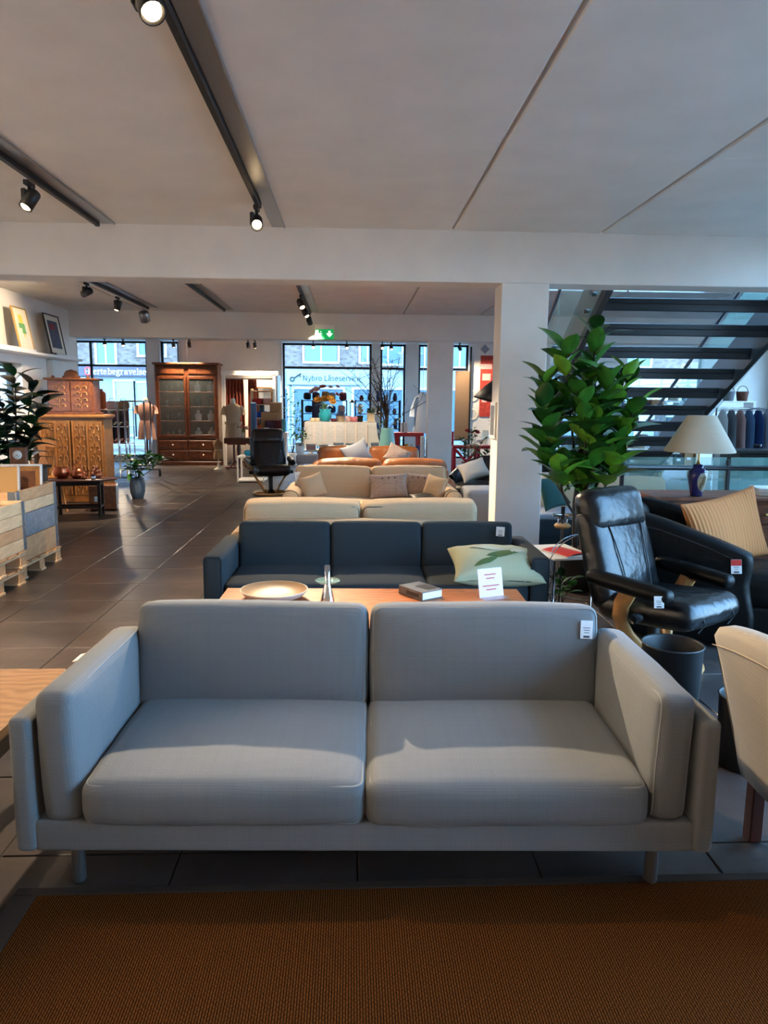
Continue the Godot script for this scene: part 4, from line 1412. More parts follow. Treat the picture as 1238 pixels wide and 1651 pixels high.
func recliner(label: String, at: Vector3, turn: float, tagged: bool) -> Node3D:
	var o := thing("leather_recliner", label, "chair", at, turn)
	var s := S(false)
	var ring := []
	for k in 28:
		var a := TAU * k / 28
		ring.append(Vector3(cos(a) * 0.27, 0.022, sin(a) * 0.27))
	tube(s, ring, 0.02, 8, -1, true)
	rod(s, Vector3(-0.27, 0.024, 0), Vector3(0.27, 0.024, 0), 0.02, 8)
	part(o, "base_ring", s, M.birch)
	s = S(false)
	lathe(s, [Vector2(0.07, 0.03), Vector2(0.05, 0.06), Vector2(0.035, 0.08), Vector2(0.035, 0.28)], 16)
	part(o, "swivel_column", s, M.black)
	for g in [-1, 1]:
		# laminated side, curving from under the arm down to the base
		s = S(false)
		var c := [Vector2(0.02, 0.5), Vector2(-0.02, 0.42), Vector2(-0.05, 0.32), Vector2(-0.05, 0.22), Vector2(0.0, 0.12), Vector2(0.1, 0.05)]
		var rows := []
		for i in c.size():
			var t: Vector2 = (c[mini(i + 1, c.size() - 1)] - c[maxi(i - 1, 0)]).normalized()
			var nn := Vector2(-t.y, t.x)
			var row := []
			var wx := lerpf(0.30, 0.1, smoothstep(0.2, 1.0, float(i) / (c.size() - 1)))
			for q in [[-1, -1], [1, -1], [1, 1], [-1, 1]]:
				var p: Vector2 = c[i] + nn * 0.045 * q[0]
				row.append(Vector3(g * (wx + 0.013 * q[1]), p.y, p.x))
			rows.append(row)
		skin(s, rows, true, g < 0)
		part(o, "side_support", s, M.birch)
		s = S(false)
		soft(s, Vector3(0.095, 0.075, 0.52), 0.034, Vector3(0.004, 0.008, 0.0), X(Vector3(g * 0.325, 0.535, 0.03), Vector3(4, g * -4.0, 0)), 3, 0.001, 6)
		var am := part(o, "armrest", s, M.leatherold)
		s = S(false)
		rod(s, Vector3(g * 0.28, 0.36, 0.08), Vector3(g * 0.345, 0.36, 0.08), 0.028, 12)
		part(o, "tension_knob", s, M.black)
		if tagged and g == -1:
			price_tag(am, Vector3(-0.365, 0.5, 0.25), Vector3(0, -50, 4), 0.05, 0.065)
	s = S(false)
	soft(s, Vector3(0.55, 0.15, 0.6), 0.07, Vector3(0.004, 0.02, 0.02), X(Vector3(0, 0.385, 0.07), Vector3(-5, 0, 0)), 4, 0.003, 10)
	var se := part(o, "seat", s, M.leather)
	for x in [-0.15, 0.15]:
		s = S(false)
		tube(s, [Vector3(x, 0.44, -0.1), Vector3(x, 0.478, 0.1), Vector3(x, 0.478, 0.28), Vector3(x, 0.44, 0.37), Vector3(x, 0.37, 0.392), Vector3(x, 0.32, 0.36)], 0.004, 6)
		part(se, "seam", s, M.black)
	# back: lower panel and headrest on one lean
	var lean := X(Vector3(0, 0.42, -0.2), Vector3(-19, 0, 0))
	s = S(false)
	soft(s, Vector3(0.54, 0.58, 0.13), 0.055, Vector3(0.015, 0.01, 0.03), lean * X(Vector3(0, 0.22, 0)), 9, 0.006, 14)
	var bk := part(o, "backrest", s, M.leather)
	for x in [-0.14, 0.14]:
		s = S(false)
		tube(s, [lean * Vector3(x * 0.8, -0.02, 0.098), lean * Vector3(x * 0.9, 0.15, 0.103), lean * Vector3(x, 0.3, 0.098), lean * Vector3(x * 1.15, 0.42, 0.09)], 0.0045, 6)
		part(bk, "seam", s, M.black)
	s = S(false)
	soft(s, Vector3(0.52, 0.27, 0.15), 0.07, Vector3(0.01, 0.015, 0.035), lean * X(Vector3(0, 0.49, 0.015)), 11, 0.005, 12)
	part(o, "headrest", s, M.leather)
	return o

func rubber_leaf_set() -> Array:
	return [leaf_mesh(0.24, 0.14, 0.25, 0.25), leaf_mesh(0.27, 0.15, 0.4, 0.2), leaf_mesh(0.21, 0.13, 0.1, 0.35), leaf_mesh(0.25, 0.14, 0.55, 0.15)]

# branches: [from, to]; leaves sit round the outer part of each branch
func leafy_plant(o: Node3D, branches: Array, mats: Array, leaves: Array, per: int, r := 0.012, seed_ := 3, scl := 1.0, droopy := 0.0) -> void:
	var rn := RandomNumberGenerator.new()
	rn.seed = seed_
	for b in branches:
		var a: Vector3 = b[0]
		var c: Vector3 = b[1]
		var bow := Vector3(rn.randf_range(-0.05, 0.05), 0, rn.randf_range(-0.05, 0.05))
		var pts := []
		for k in 7:
			var t := k / 6.0
			pts.append(a.lerp(c, t) + bow * sin(PI * t))
		var s := S(false)
		tube(s, pts, r, 6, r * 0.4)
		part(o, "branch", s, M.bark)
		var ang := rn.randf() * TAU
		for k in per:
			var t := lerpf(0.42, 1.0, pow(float(k) / maxf(1.0, per - 1), 0.8))
			ang += 2.4 + rn.randf_range(-0.3, 0.3)
			var i := mini(int(t * 6.0), 5)
			var p: Vector3 = pts[i].lerp(pts[i + 1], t * 6.0 - i)
			var out := Vector3(cos(ang), 0, sin(ang))
			var up := lerpf(rn.randf_range(-0.1, 0.8), rn.randf_range(0.6, 1.8), pow(t, 2.0)) - droopy
			var dir := (out + Vector3.UP * up).normalized()
			var bs := Basis.looking_at(-dir, (Vector3.UP + out * -0.6 + Vector3(rn.randf_range(-0.4, 0.4), 0, rn.randf_range(-0.4, 0.4))).normalized())
			var m := MeshInstance3D.new()
			m.name = "leaf"
			m.mesh = leaves[rn.randi() % leaves.size()]
			m.material_override = mats[rn.randi() % mats.size()]
			o.add_child(m, true)
			var z := scl * rn.randf_range(0.8, 1.2) * lerpf(1.05, 0.75, t if up > 0.9 else 0.3)
			m.transform = Transform3D(bs.scaled_local(Vector3(z, z, z)), p + dir * 0.015)

func pot(o: Node3D, called: String, prof: Array, m: Material, soil_y: float, soil_r: float, seg := 24) -> void:
	var s := S(false)
	lathe(s, prof, seg)
	part(o, called, s, m)
	s = S(false)
	lathe(s, [Vector2(soil_r, soil_y), Vector2(soil_r * 0.5, soil_y + 0.01), Vector2(0, soil_y + 0.012)], seg)
	part(o, "soil", s, M.soil)

func build_right() -> void:
	var s := S(false)
	var o: Node3D
	recliner("black leather recliner with birch frame between the rubber plant and leather armchair", Vector3(1.7, 0, -3.86), 34.0, true).scale = Vector3.ONE * 0.95
	# black leather armchair, its side to us
	o = thing("leather_armchair", "black leather tub armchair with sloping arms holding a corduroy cushion", "armchair", Vector3(2.22, 0, -4.6), 62.0)
	o.scale = Vector3(0.88, 1.0, 0.95)
	for g in [-1, 1]:
		s = S(false)
		slab(s, smooth_outline([Vector2(-0.38, 0.05), Vector2(-0.43, 0.4), Vector2(-0.44, 0.72), Vector2(-0.38, 0.795), Vector2(-0.2, 0.78), Vector2(0.1, 0.69), Vector2(0.33, 0.61), Vector2(0.395, 0.56), Vector2(0.385, 0.4), Vector2(0.37, 0.05)]), g * 0.42 - 0.085, g * 0.42 + 0.085, 0.05)
		var am := part(o, "arm", s, M.leatherold)
		s = S(false)
		tube(s, [Vector3(g * 0.507, 0.74, -0.38), Vector3(g * 0.507, 0.7, -0.15), Vector3(g * 0.507, 0.62, 0.12), Vector3(g * 0.507, 0.53, 0.35)], 0.004, 6)
		part(am, "seam", s, M.black)
		if g == -1:
			price_tag(am, Vector3(-0.512, 0.52, 0.3), Vector3(0, -90, 6), 0.06, 0.085, true)
	s = S(false)
	soft(s, Vector3(0.72, 0.7, 0.18), 0.08, Vector3(0, 0.02, 0.02), X(Vector3(0, 0.43, -0.36), Vector3(-4, 0, 0)), 3, 0.003, 8)
	part(o, "backrest", s, M.leatherold)
	s = S(false)
	soft(s, Vector3(0.68, 0.2, 0.92), 0.06, Vector3(0.01, 0.03, 0.01), X(Vector3(0, 0.34, 0.16)), 3, 0.003, 8)
	part(o, "seat_cushion", s, M.leatherold)
	s = S(false)
	soft(s, Vector3(0.68, 0.22, 0.86), 0.02, Vector3.ZERO, X(Vector3(0, 0.14, 0.12)), 3, 0.0, 4)
	part(o, "base", s, M.leatherold)
	# corduroy cushion
	o = thing("corduroy_cushion", "mustard corduroy cushion propped up in the black leather armchair", "cushion", Vector3(2.44, 0.655, -4.56), 10)
	s = S(false)
	var n := 96
	var pts := X(Vector3.ZERO, Vector3(-10, 0, 12), Vector3(1.12, 1.0, 1.0))
	for g in [-1.0, 1.0]:
		var rows := []
		for i in n + 1:
			var row := []
			for j in 15:
				var a := sin((float(i) / n - 0.5) * PI)
				var b := sin((float(j) / 14 - 0.5) * PI)
				var env := pow(maxf(0.0, (1 - a * a) * (1 - b * b)), 0.42)
				var z := env * 0.08 + 0.007 * absf(sin(a * 36.0)) * minf(1.0, env * 3.0)
				row.append(pts * Vector3(a * 0.25 * (1.0 - 0.09 * (1 - b * b)), b * 0.235 * (1.0 - 0.09 * (1 - a * a)), g * z))
			rows.append(row)
		skin(s, rows, false, g < 0.0)
	part(o, "cover", s, M.corduroy)
	# sideboard
	o = thing("sideboard", "long red-brown wooden sideboard carrying the vase lamp", "sideboard", Vector3(2.98, 0, -5.43))
	s = S()
	span(s, Vector3(-0.75, 0.755, -0.24), Vector3(0.95, 0.785, 0.24), 0.006)
	part(o, "top", s, M.redwood)
	s = S()
	span(s, Vector3(-0.72, 0.1, -0.22), Vector3(0.92, 0.755, 0.2), 0.004)
	part(o, "body", s, M.redwood)
	for k in 3:
		s = S()
		var x := -0.70 + 0.54 * k
		span(s, Vector3(x, 0.58, 0.2), Vector3(x + 0.52, 0.73, 0.216), 0.006)
		var d := part(o, "drawer", s, M.redwood)
		s = S(false)
		lathe(s, [Vector2(0.006, 0), Vector2(0.006, 0.012), Vector2(0.014, 0.018), Vector2(0.01, 0.026), Vector2(0, 0.028)], 12, X(Vector3(x + 0.26, 0.655, 0.216), Vector3(90, 0, 0)))
		part(d, "knob", s, M.brass)
		s = S()
		span(s, Vector3(x, 0.13, 0.2), Vector3(x + 0.52, 0.565, 0.214), 0.006)
		part(o, "door", s, M.redwood)
	s = S()
	span(s, Vector3(-0.735, 0.16, -0.17), Vector3(-0.72, 0.7, -0.13), 0.003)
	span(s, Vector3(-0.735, 0.16, 0.12), Vector3(-0.72, 0.7, 0.16), 0.003)
	span(s, Vector3(-0.735, 0.66, -0.13), Vector3(-0.72, 0.7, 0.12), 0.003)
	span(s, Vector3(-0.735, 0.16, -0.13), Vector3(-0.72, 0.2, 0.12), 0.003)
	part(o, "side_frame", s, M.redwood)
	for x in [-0.66, 0.86]:
		for z in [-0.16, 0.14]:
			s = S(false)
			lathe(s, [Vector2(0, 0), Vector2(0.018, 0), Vector2(0.028, 0.1)], 10, X(Vector3(x, 0, z)))
			part(o, "foot", s, M.redwood)
	price_tag(o, Vector3(-0.67, 0.69, 0.219), Vector3.ZERO, 0.055, 0.07, true)
	# vase lamp
	mk("cobalt", rgb(34, 34, 84), 0.15)
	mk("shade", rgb(240, 224, 198), 0.85, T.weave, 6.0)
	M.shade.backlight_enabled = true
	M.shade.backlight = rgb(120, 110, 95)
	mk("medallion", rgb(196, 186, 160), 0.25, T.blotch, 14.0)
	mk("medallion2", rgb(110, 96, 66), 0.3)
	o = thing("table_lamp", "table lamp with blue painted vase base and cream cone shade on the sideboard", "lamp", Vector3(2.58, 0.786, -5.28))
	var vp := [Vector2(0, 0), Vector2(0.042, 0), Vector2(0.044, 0.02), Vector2(0.06, 0.09), Vector2(0.07, 0.15), Vector2(0.066, 0.185), Vector2(0.045, 0.205), Vector2(0.034, 0.212), Vector2(0.036, 0.232), Vector2(0.02, 0.238), Vector2(0, 0.24)]
	s = S(false)
	lathe(s, vp, 32)
	var vb := part(o, "vase_base", s, M.cobalt)
	for q in [[45.0, 50.0, 0.035, 0.19, "medallion"], [52.0, 14.0, 0.08, 0.16, "medallion2"], [70.0, 10.0, 0.05, 0.11, "medallion2"]]:
		s = S(false)
		var rows := []
		for i in 9:
			var t := i / 8.0
			var y := lerpf(q[2], q[3], t)
			var rr := 0.045 + 0.0
			for k in vp.size() - 1:
				if y >= vp[k].y and y <= vp[k + 1].y:
					rr = lerpf(vp[k].x, vp[k + 1].x, (y - vp[k].y) / maxf(0.0001, vp[k + 1].y - vp[k].y)) + (0.0015 if q[4] == "medallion" else 0.0025)
			var row := []
			var hw: float = q[1] * sqrt(maxf(0.02, 1.0 - pow(2.0 * t - 1.0, 2.0)))
			for j in 7:
				var a := deg_to_rad(q[0] + 20.0 + hw * (j / 3.0 - 1.0))
				row.append(Vector3(cos(a) * rr, y, sin(a) * rr))
			rows.append(row)
		skin(s, rows, false, false)
		part(vb, "painted_scene", s, M[q[4]])
	s = S(false)
	lathe(s, [Vector2(0.02, 0.236), Vector2(0.012, 0.25), Vector2(0.008, 0.27), Vector2(0.007, 0.4)], 12)
	part(o, "brass_neck", s, M.brass)
	s = S(false)
	lathe(s, [Vector2(0.248, 0.33), Vector2(0.25, 0.336), Vector2(0.1, 0.595), Vector2(0.097, 0.597), Vector2(0.096, 0.59), Vector2(0.245, 0.334)], 40)
	var sh := part(o, "lamp_shade", s, M.shade)
	s = S(false)
	for k in 3:
		rod(s, Vector3(0, 0.4, 0), Vector3(cos(k * 2.1) * 0.098, 0.588, sin(k * 2.1) * 0.098), 0.002, 5)
	part(sh, "shade_carrier", s, M.brass)
	# flat white box and small glass jar on the sideboard
	o = thing("white_tray", "flat white box lying on the sideboard to the lamp's side", "box", Vector3(3.26, 0.786, -5.38), -12)
	part(o, "lid", box(Vector3(0.34, 0.03, 0.24), 0.003), M.white, Vector3(0, 0.04, 0))
	part(o, "tray", box(Vector3(0.33, 0.024, 0.23), 0.003), M.white, Vector3(0, 0.012, 0))
	# glass guard rail behind
	o = thing("glass_guard", "low glass guard with dark handrail in front of the stairs", "railing", Vector3(0, 0, -6.05))
	s = S(false)
	rod(s, Vector3(2.3, 0.93, 0), Vector3(4.15, 0.93, 0), 0.022, 10)
	part(o, "handrail", s, M.blackmetal)
	for k in 2:
		s = S()
		span(s, Vector3(2.32 + 0.92 * k, 0.1, -0.006), Vector3(3.2 + 0.92 * k, 1.02, 0.006), 0.0)
		part(o, "glass_panel", s, M.greenglass)
		s = S()
		bx(s, Vector3(2.3 + 0.92 * k, 0.5, 0), Vector3(0.03, 1.0, 0.03), 0.003)
		part(o, "post", s, M.blackmetal)
	# rubber plant
	o = thing("rubber_plant", "tall green rubber plant with large glossy leaves beside the white column", "plant", Vector3(1.78, 0, -5.55))
	mk("planter", rgb(60, 58, 56), 0.6)
	pot(o, "planter", [Vector2(0, 0), Vector2(0.13, 0), Vector2(0.17, 0.3), Vector2(0.175, 0.32), Vector2(0.16, 0.32), Vector2(0.15, 0.26)], M.planter, 0.27, 0.15)
	var br := []
	var root := Vector3(0, 0.27, 0)
	for q in [[0.06, 2.0, 0.0], [-0.2, 1.86, 0.08], [0.34, 1.68, 0.05], [-0.3, 1.62, -0.05], [0.12, 1.62, 0.2], [-0.36, 1.42, 0.12], [0.36, 1.42, 0.1], [-0.1, 1.5, 0.22], [0.28, 1.2, 0.15], [-0.34, 1.18, 0.15], [0.02, 1.25, 0.26], [-0.2, 1.0, 0.2], [0.22, 1.02, 0.22], [0.05, 1.75, -0.12], [0.0, 0.98, 0.12]]:
		var tip := Vector3(q[0], q[1], q[2])
		br.append([Vector3(tip.x * 0.25, lerpf(0.3, tip.y, 0.45), tip.z * 0.25), tip])
	leafy_plant(o, br, [M.leaf_mid, M.leaf_mid, M.leaf_dark, M.leaf_lime], rubber_leaf_set(), 15, 0.011, 5, 1.2, -0.45)
	for q in [[-0.03, 0.02], [0.03, 0.0], [0.0, -0.03]]:
		s = S(false)
		tube(s, [Vector3(q[0], 0.25, q[1]), Vector3(q[0] * 1.5, 0.7, q[1]), Vector3(q[0] * 0.4, 1.1, q[1] * 2), Vector3(q[0] * 2, 1.5, q[1])], 0.014, 7, 0.009)
		part(o, "stem", s, M.bark)
	# chrome side table with magazine
	o = thing("chrome_side_table", "chrome tubular side table with white top between teal sofa and recliner", "table", Vector3(1.37, 0, -4.62), 10)
	s = S()
	bx(s, Vector3(0, 0.495, 0), Vector3(0.3, 0.012, 0.46), 0.003)
	part(o, "table_top", s, M.white)
	for x in [-0.13, 0.13]:
		s = S(false)
		tube(s, [Vector3(x, 0.012, 0.2), Vector3(x, 0.3, 0.2), Vector3(x, 0.488, 0.2)], 0.007, 8)
		tube(s, [Vector3(x, 0.012, -0.2), Vector3(x, 0.3, -0.2), Vector3(x, 0.488, -0.2)], 0.007, 8)
		rod(s, Vector3(x, 0.012, -0.2), Vector3(x, 0.012, 0.2), 0.007, 8)
		part(o, "leg_frame", s, M.chrome)
	s = S(false)
	rod(s, Vector3(-0.13, 0.2, 0.2), Vector3(0.13, 0.2, -0.2), 0.005, 6)
	rod(s, Vector3(-0.13, 0.2, -0.2), Vector3(0.13, 0.2, 0.2), 0.005, 6)
	part(o, "cross_brace", s, M.chrome)
	mk("redmag", rgb(214, 62, 58), 0.35)
	o = thing("red_magazine", "red magazine lying on the chrome side table", "magazine", Vector3(1.39, 0.502, -4.56), 24)
	s = S(false)
	var rr := []
	for i in 9:
		var u := i / 8.0
		rr.append([Vector3(-0.1 + 0.2 * u, 0.004 + 0.012 * sin(PI * u), -0.13), Vector3(-0.1 + 0.2 * u, 0.004 + 0.016 * sin(PI * u), 0.13)])
	skin(s, rr)
	part(o, "cover", s, M.redmag)
	part(o, "pages", box(Vector3(0.2, 0.006, 0.26), 0.001), M.paper, Vector3(0, 0.003, 0))
	# valet stand with brown disc
	o = thing("chrome_stand", "chrome and black stand with brown round knob under the rubber plant", "stand", Vector3(1.5, 0, -5.02))
	s = S(false)
	rod(s, Vector3(0, 0.02, 0), Vector3(0, 0.62, 0), 0.011, 10)
	part(o, "pole", s, M.chrome)
	s = S(false)
	rod(s, Vector3(0, 0.58, 0.0), Vector3(0, 0.74, 0), 0.014, 10)
	part(o, "grip", s, M.black)
	s = S(false)
	rod(s, Vector3(-0.07, 0.68, 0), Vector3(0.07, 0.68, 0), 0.012, 8)
	rod(s, Vector3(-0.03, 0.68, 0), Vector3(-0.03, 0.62, 0), 0.008, 8)
	rod(s, Vector3(0.03, 0.68, 0), Vector3(0.03, 0.62, 0), 0.008, 8)
	part(o, "crossbar", s, M.chrome)
	s = S(false)
	lathe(s, [Vector2(0, 0.585), Vector2(0.05, 0.588), Vector2(0.06, 0.602), Vector2(0.05, 0.616), Vector2(0, 0.62)], 24)
	part(o, "round_knob", s, M.birch)
	s = S(false)
	lathe(s, [Vector2(0, 0), Vector2(0.15, 0.0), Vector2(0.15, 0.012), Vector2(0.02, 0.03), Vector2(0, 0.03)], 28)
	part(o, "foot", s, M.steel)
	# wire plant arcs
	o = thing("wire_floor_lamp", "pair of thin bowed chrome wires with small clips beside the side table", "stand", Vector3(1.22, 0, -4.36))
	for k in 2:
		s = S(false)
		var arc := []
		for i in 15:
			var a := PI * 0.5 * i / 14.0
			arc.append(Vector3(0.03 * k + 0.32 * (1.0 - cos(a)), 0.02 + 0.4 + (0.26 - 0.08 * k) * sin(a), -0.35 * k * sin(a)))
		tube(s, [Vector3(0.03 * k, 0.012, 0)] + arc, 0.003, 6)
		part(o, "wire", s, M.chrome)
		s = S(false)
		lathe(s, [Vector2(0, -0.008), Vector2(0.008, 0), Vector2(0, 0.008)], 8, X(arc[6]))
		part(o, "clip", s, M.chrome)
	s = S(false)
	lathe(s, [Vector2(0, 0), Vector2(0.05, 0), Vector2(0.05, 0.012), Vector2(0, 0.014)], 16, X(Vector3(0.015, 0, 0)))
	part(o, "foot", s, M.black)
	# small green plant under the side table
	o = thing("small_plant", "small green leafy plant standing under the chrome side table", "plant", Vector3(1.37, 0, -4.62))
	pot(o, "pot", [Vector2(0, 0.002), Vector2(0.06, 0.002), Vector2(0.08, 0.12), Vector2(0.074, 0.12)], M.black, 0.11, 0.074, 16)
	leafy_plant(o, [[Vector3(0, 0.11, 0), Vector3(0.0, 0.34, 0.1)], [Vector3(0, 0.11, 0), Vector3(0.06, 0.3, 0.02)], [Vector3(0, 0.11, 0), Vector3(-0.06, 0.32, 0.06)]], [M.leaf_mid, M.leaf_dark], [leaf_mesh(0.12, 0.07, 0.3, 0.2)], 7, 0.005, 8, 0.8)
	# low pale wooden chest between sofa arm and recliner, black tubes on it
	o = thing("low_chest", "low pale wooden box under a black tubular frame by the teal sofa", "box", Vector3(1.3, 0, -4.0), 8)
	part(o, "chest_body", box(Vector3(0.22, 0.16, 0.3), 0.006), M.pine, Vector3(0, 0.08, 0))
	part(o, "chest_lid", box(Vector3(0.23, 0.02, 0.31), 0.004), M.pine, Vector3(0, 0.171, 0))
	# second teal sofa behind the column
	o = thing("dark_sofa", "dark teal sofa with beige cushions half hidden behind the white column", "sofa", Vector3(2.45, 0, -6.98))
	s = S(false)
	soft(s, Vector3(1.5, 0.26, 0.62), 0.02, Vector3.ZERO, X(Vector3(0, 0.26, 0.05)), 1, 0.0, 4)
	part(o, "base", s, M.teal)
	s = S(false)
	soft(s, Vector3(1.5, 0.5, 0.1), 0.02, Vector3.ZERO, X(Vector3(0, 0.42, -0.3)), 1, 0.0, 4)
	part(o, "back_panel", s, M.teal)
	for g in [-1, 1]:
		cushion(o, "back_cushion", Vector3(0.7, 0.36, 0.16), 0.05, Vector3(0.01, 0.02, 0.03), M.beige, Vector3(g * 0.36, 0.55, -0.18), Vector3(-8, 0, 0), M.beigeseam, 80 + g, 0.003, 0.003, 2)
		s = S(false)
		soft(s, Vector3(0.1, 0.46, 0.68), 0.03, Vector3.ZERO, X(Vector3(g * 0.79, 0.28, 0.02)), 1, 0.0, 4)
		part(o, "arm", s, M.teal)
		s = S(false)
		soft(s, Vector3(0.72, 0.06, 0.56), 0.02, Vector3(0, 0.01, 0), X(Vector3(g * 0.365, 0.415, 0.08)), 1, 0.0, 4)
		part(o, "seat_cushion", s, M.clothgrey)
	for x in [-0.66, 0.66]:
		s = S()
		bx(s, Vector3(x, 0.065, 0.05), Vector3(0.05, 0.13, 0.5), 0.004)
		part(o, "runner_foot", s, M.blackmetal)
	mk("petrol", rgb(18, 74, 70), 0.85, T.weave, 6.0)
	o = thing("throw_pillow", "petrol green pillow against the beige cushions of the dark sofa", "cushion", Vector3(1.93, 0.62, -6.83))
	s = S(false)
	pillow(s, 0.3, 0.32, 0.1, X(Vector3.ZERO, Vector3(-14, 30, 8)), 6, 0.006)
	part(o, "cover", s, M.petrol)
	# framed picture on the column's side and black lamp behind it
	o = thing("small_picture_frame", "small white frame with grey picture hung on the column's side", "picture", Vector3(1.262, 1.31, -6.45))
	s = S()
	bx(s, Vector3(0, 0, 0), Vector3(0.018, 0.32, 0.22), 0.003)
	part(o, "frame", s, M.white)
	s = S()
	bx(s, Vector3(-0.0095, 0, 0), Vector3(0.002, 0.26, 0.16), 0.0)
	part(o, "picture", s, M.bookcover)
	o = thing("arc_floor_lamp", "black floor lamp with wide cone shade half hidden behind the column", "lamp", Vector3(1.72, 0, -7.75))
	s = S(false)
	lathe(s, [Vector2(0, 0), Vector2(0.14, 0), Vector2(0.14, 0.015), Vector2(0.015, 0.03)], 24, X(Vector3(0.1, 0, 0)))
	part(o, "foot", s, M.black)
	s = S(false)
	tube(s, [Vector3(0.1, 0.02, 0), Vector3(0.1, 1.0, 0), Vector3(0.1, 1.7, 0), Vector3(0.06, 1.86, 0), Vector3(-0.05, 1.9, 0), Vector3(-0.16, 1.85, 0)], 0.01, 8)
	part(o, "pole", s, M.black)
	s = S(false)
	lathe(s, [Vector2(0.245, 0), Vector2(0.25, 0.005), Vector2(0.16, 0.14), Vector2(0.06, 0.26), Vector2(0.04, 0.33), Vector2(0.03, 0.33), Vector2(0.05, 0.25), Vector2(0.15, 0.135), Vector2(0.24, 0.0)], 32, X(Vector3(-0.18, 1.47, 0), Vector3(0, 0, -14)))
	part(o, "lamp_shade", s, M.black)
	# black tub chair with cream pillow and grey block arm between columns
	o = thing("black_tub_chair", "black curved tub chair with a cream pillow near the second column", "armchair", Vector3(1.72, 0, -9.55), -30)
	s = S(false)
	var rows2 := []
	for i in 17:
		var a := lerpf(-20.0, 200.0, i / 16.0)
		var c := Vector3(cos(deg_to_rad(a)), 0, -sin(deg_to_rad(a)))
		var top := 0.5 + 0.24 * sin(deg_to_rad(clampf(a, 0, 180)))
		rows2.append([c * 0.36 + Vector3(0, 0.08, 0), c * 0.41 + Vector3(0, 0.35, 0), c * 0.44 + Vector3(0, top, 0), c * 0.38 + Vector3(0, top + 0.02, 0), c * 0.33 + Vector3(0, 0.4, 0)])
	skin(s, rows2)
	part(o, "shell", s, M.leather)
	s = S(false)
	soft(s, Vector3(0.62, 0.22, 0.62), 0.08, Vector3(0.01, 0.03, 0.01), X(Vector3(0, 0.3, 0.05)), 2, 0.001, 6)
	part(o, "seat", s, M.leather)
	s = S(false)
	lathe(s, [Vector2(0, 0), Vector2(0.2, 0), Vector2(0.2, 0.02), Vector2(0.04, 0.04), Vector2(0.04, 0.2)], 20)
	part(o, "pedestal", s, M.steel)
	o = thing("throw_pillow", "cream pillow folded at one corner in the black tub chair", "cushion", Vector3(1.6, 0.6, -9.4))
	s = S(false)
	pillow(s, 0.38, 0.3, 0.12, X(Vector3.ZERO, Vector3(-40, -10, 24)), 9, 0.015)
	part(o, "cover", s, M.cream)
	o = thing("grey_sofa_block", "grey-brown fabric footstool block beside the beige sofa's right arm", "footstool", Vector3(1.55, 0, -7.63))
	s = S(false)
	soft(s, Vector3(0.7, 0.5, 0.5), 0.05, Vector3(0.005, 0.01, 0.005), X(Vector3(0, 0.32, 0)), 2, 0.001, 6)
	part(o, "body", s, M.clothgrey)
	for x in [-0.28, 0.28]:
		for z in [-0.2, 0.2]:
			s = S()
			bx(s, Vector3(x, 0.04, z), Vector3(0.04, 0.08, 0.04), 0.003)
			part(o, "foot", s, M.darkwood)

func solo(called: String, label: String, category: String, what, m: Material, at: Vector3, turn := 0.0, group := "") -> MeshInstance3D:
	var o := MeshInstance3D.new()
	o.name = numbered(called)
	o.mesh = done(what) if what is SurfaceTool else what
	o.material_override = m
	add_child(o)
	o.position = at
	o.rotation_degrees.y = turn
	tag(o, label, category, group)
	return o

func turned(prof: Array, seg := 20) -> SurfaceTool:
	var s := S(false)
	var p := []
	for q in prof:
		p.append(Vector2(q[0], q[1]))
	lathe(s, p, seg)
	return s

func pallet(label: String, at: Vector3, turn := 0.0) -> void:
	var o := thing("pallet", label, "pallet", at, turn, "wooden pallets under the crates")
	for k in 3:
		part(o, "bottom_board", box(Vector3(1.2, 0.02, 0.1), 0.003), M.pine, Vector3(0, 0.01, (k - 1) * 0.35))
		for j in 3:
			part(o, "block", box(Vector3(0.12, 0.075, 0.1), 0.003), M.pine2, Vector3((j - 1) * 0.53, 0.0575, (k - 1) * 0.35))
		part(o, "stringer_board", box(Vector3(0.12, 0.02, 0.8), 0.003), M.pine, Vector3((k - 1) * 0.53, 0.105, 0))
	for k in 5:
		part(o, "deck_board", box(Vector3(1.2, 0.02, 0.12), 0.003), M.pine2, Vector3(0, 0.125, (k - 2) * 0.168))

func collar(label: String, at: Vector3, boards: int, m: Material, m2: Material) -> void:
	var o := thing("pallet_collar", label, "crate", at, 0, "stacked pallet collars")
	var h := 0.195
	for k in boards:
		var bh := h / boards
		var y := bh * (k + 0.5)
		var mm: Material = m if k % 2 == 0 else m2
		for g in [-1, 1]:
			part(o, "board", box(Vector3(1.16, bh - 0.003, 0.022), 0.002), mm, Vector3(0, y, g * 0.389))
			part(o, "board", box(Vector3(0.022, bh - 0.003, 0.756), 0.002), mm, Vector3(g * 0.569, y, 0))
	for gx in [-1, 1]:
		for gz in [-1, 1]:
			var s := S()
			bx(s, Vector3(gx * 0.583, h / 2, gz * 0.36), Vector3(0.004, h - 0.002, 0.045), 0.001)
			bx(s, Vector3(gx * 0.55, h / 2, gz * 0.402), Vector3(0.06, h - 0.002, 0.004), 0.001)
			for k in 6:
				bx(s, Vector3(gx * 0.587, h * (k + 0.5) / 6, gz * 0.375), Vector3(0.006, 0.012, 0.012), 0.002)
			part(o, "steel_hinge", s, M.zinc)

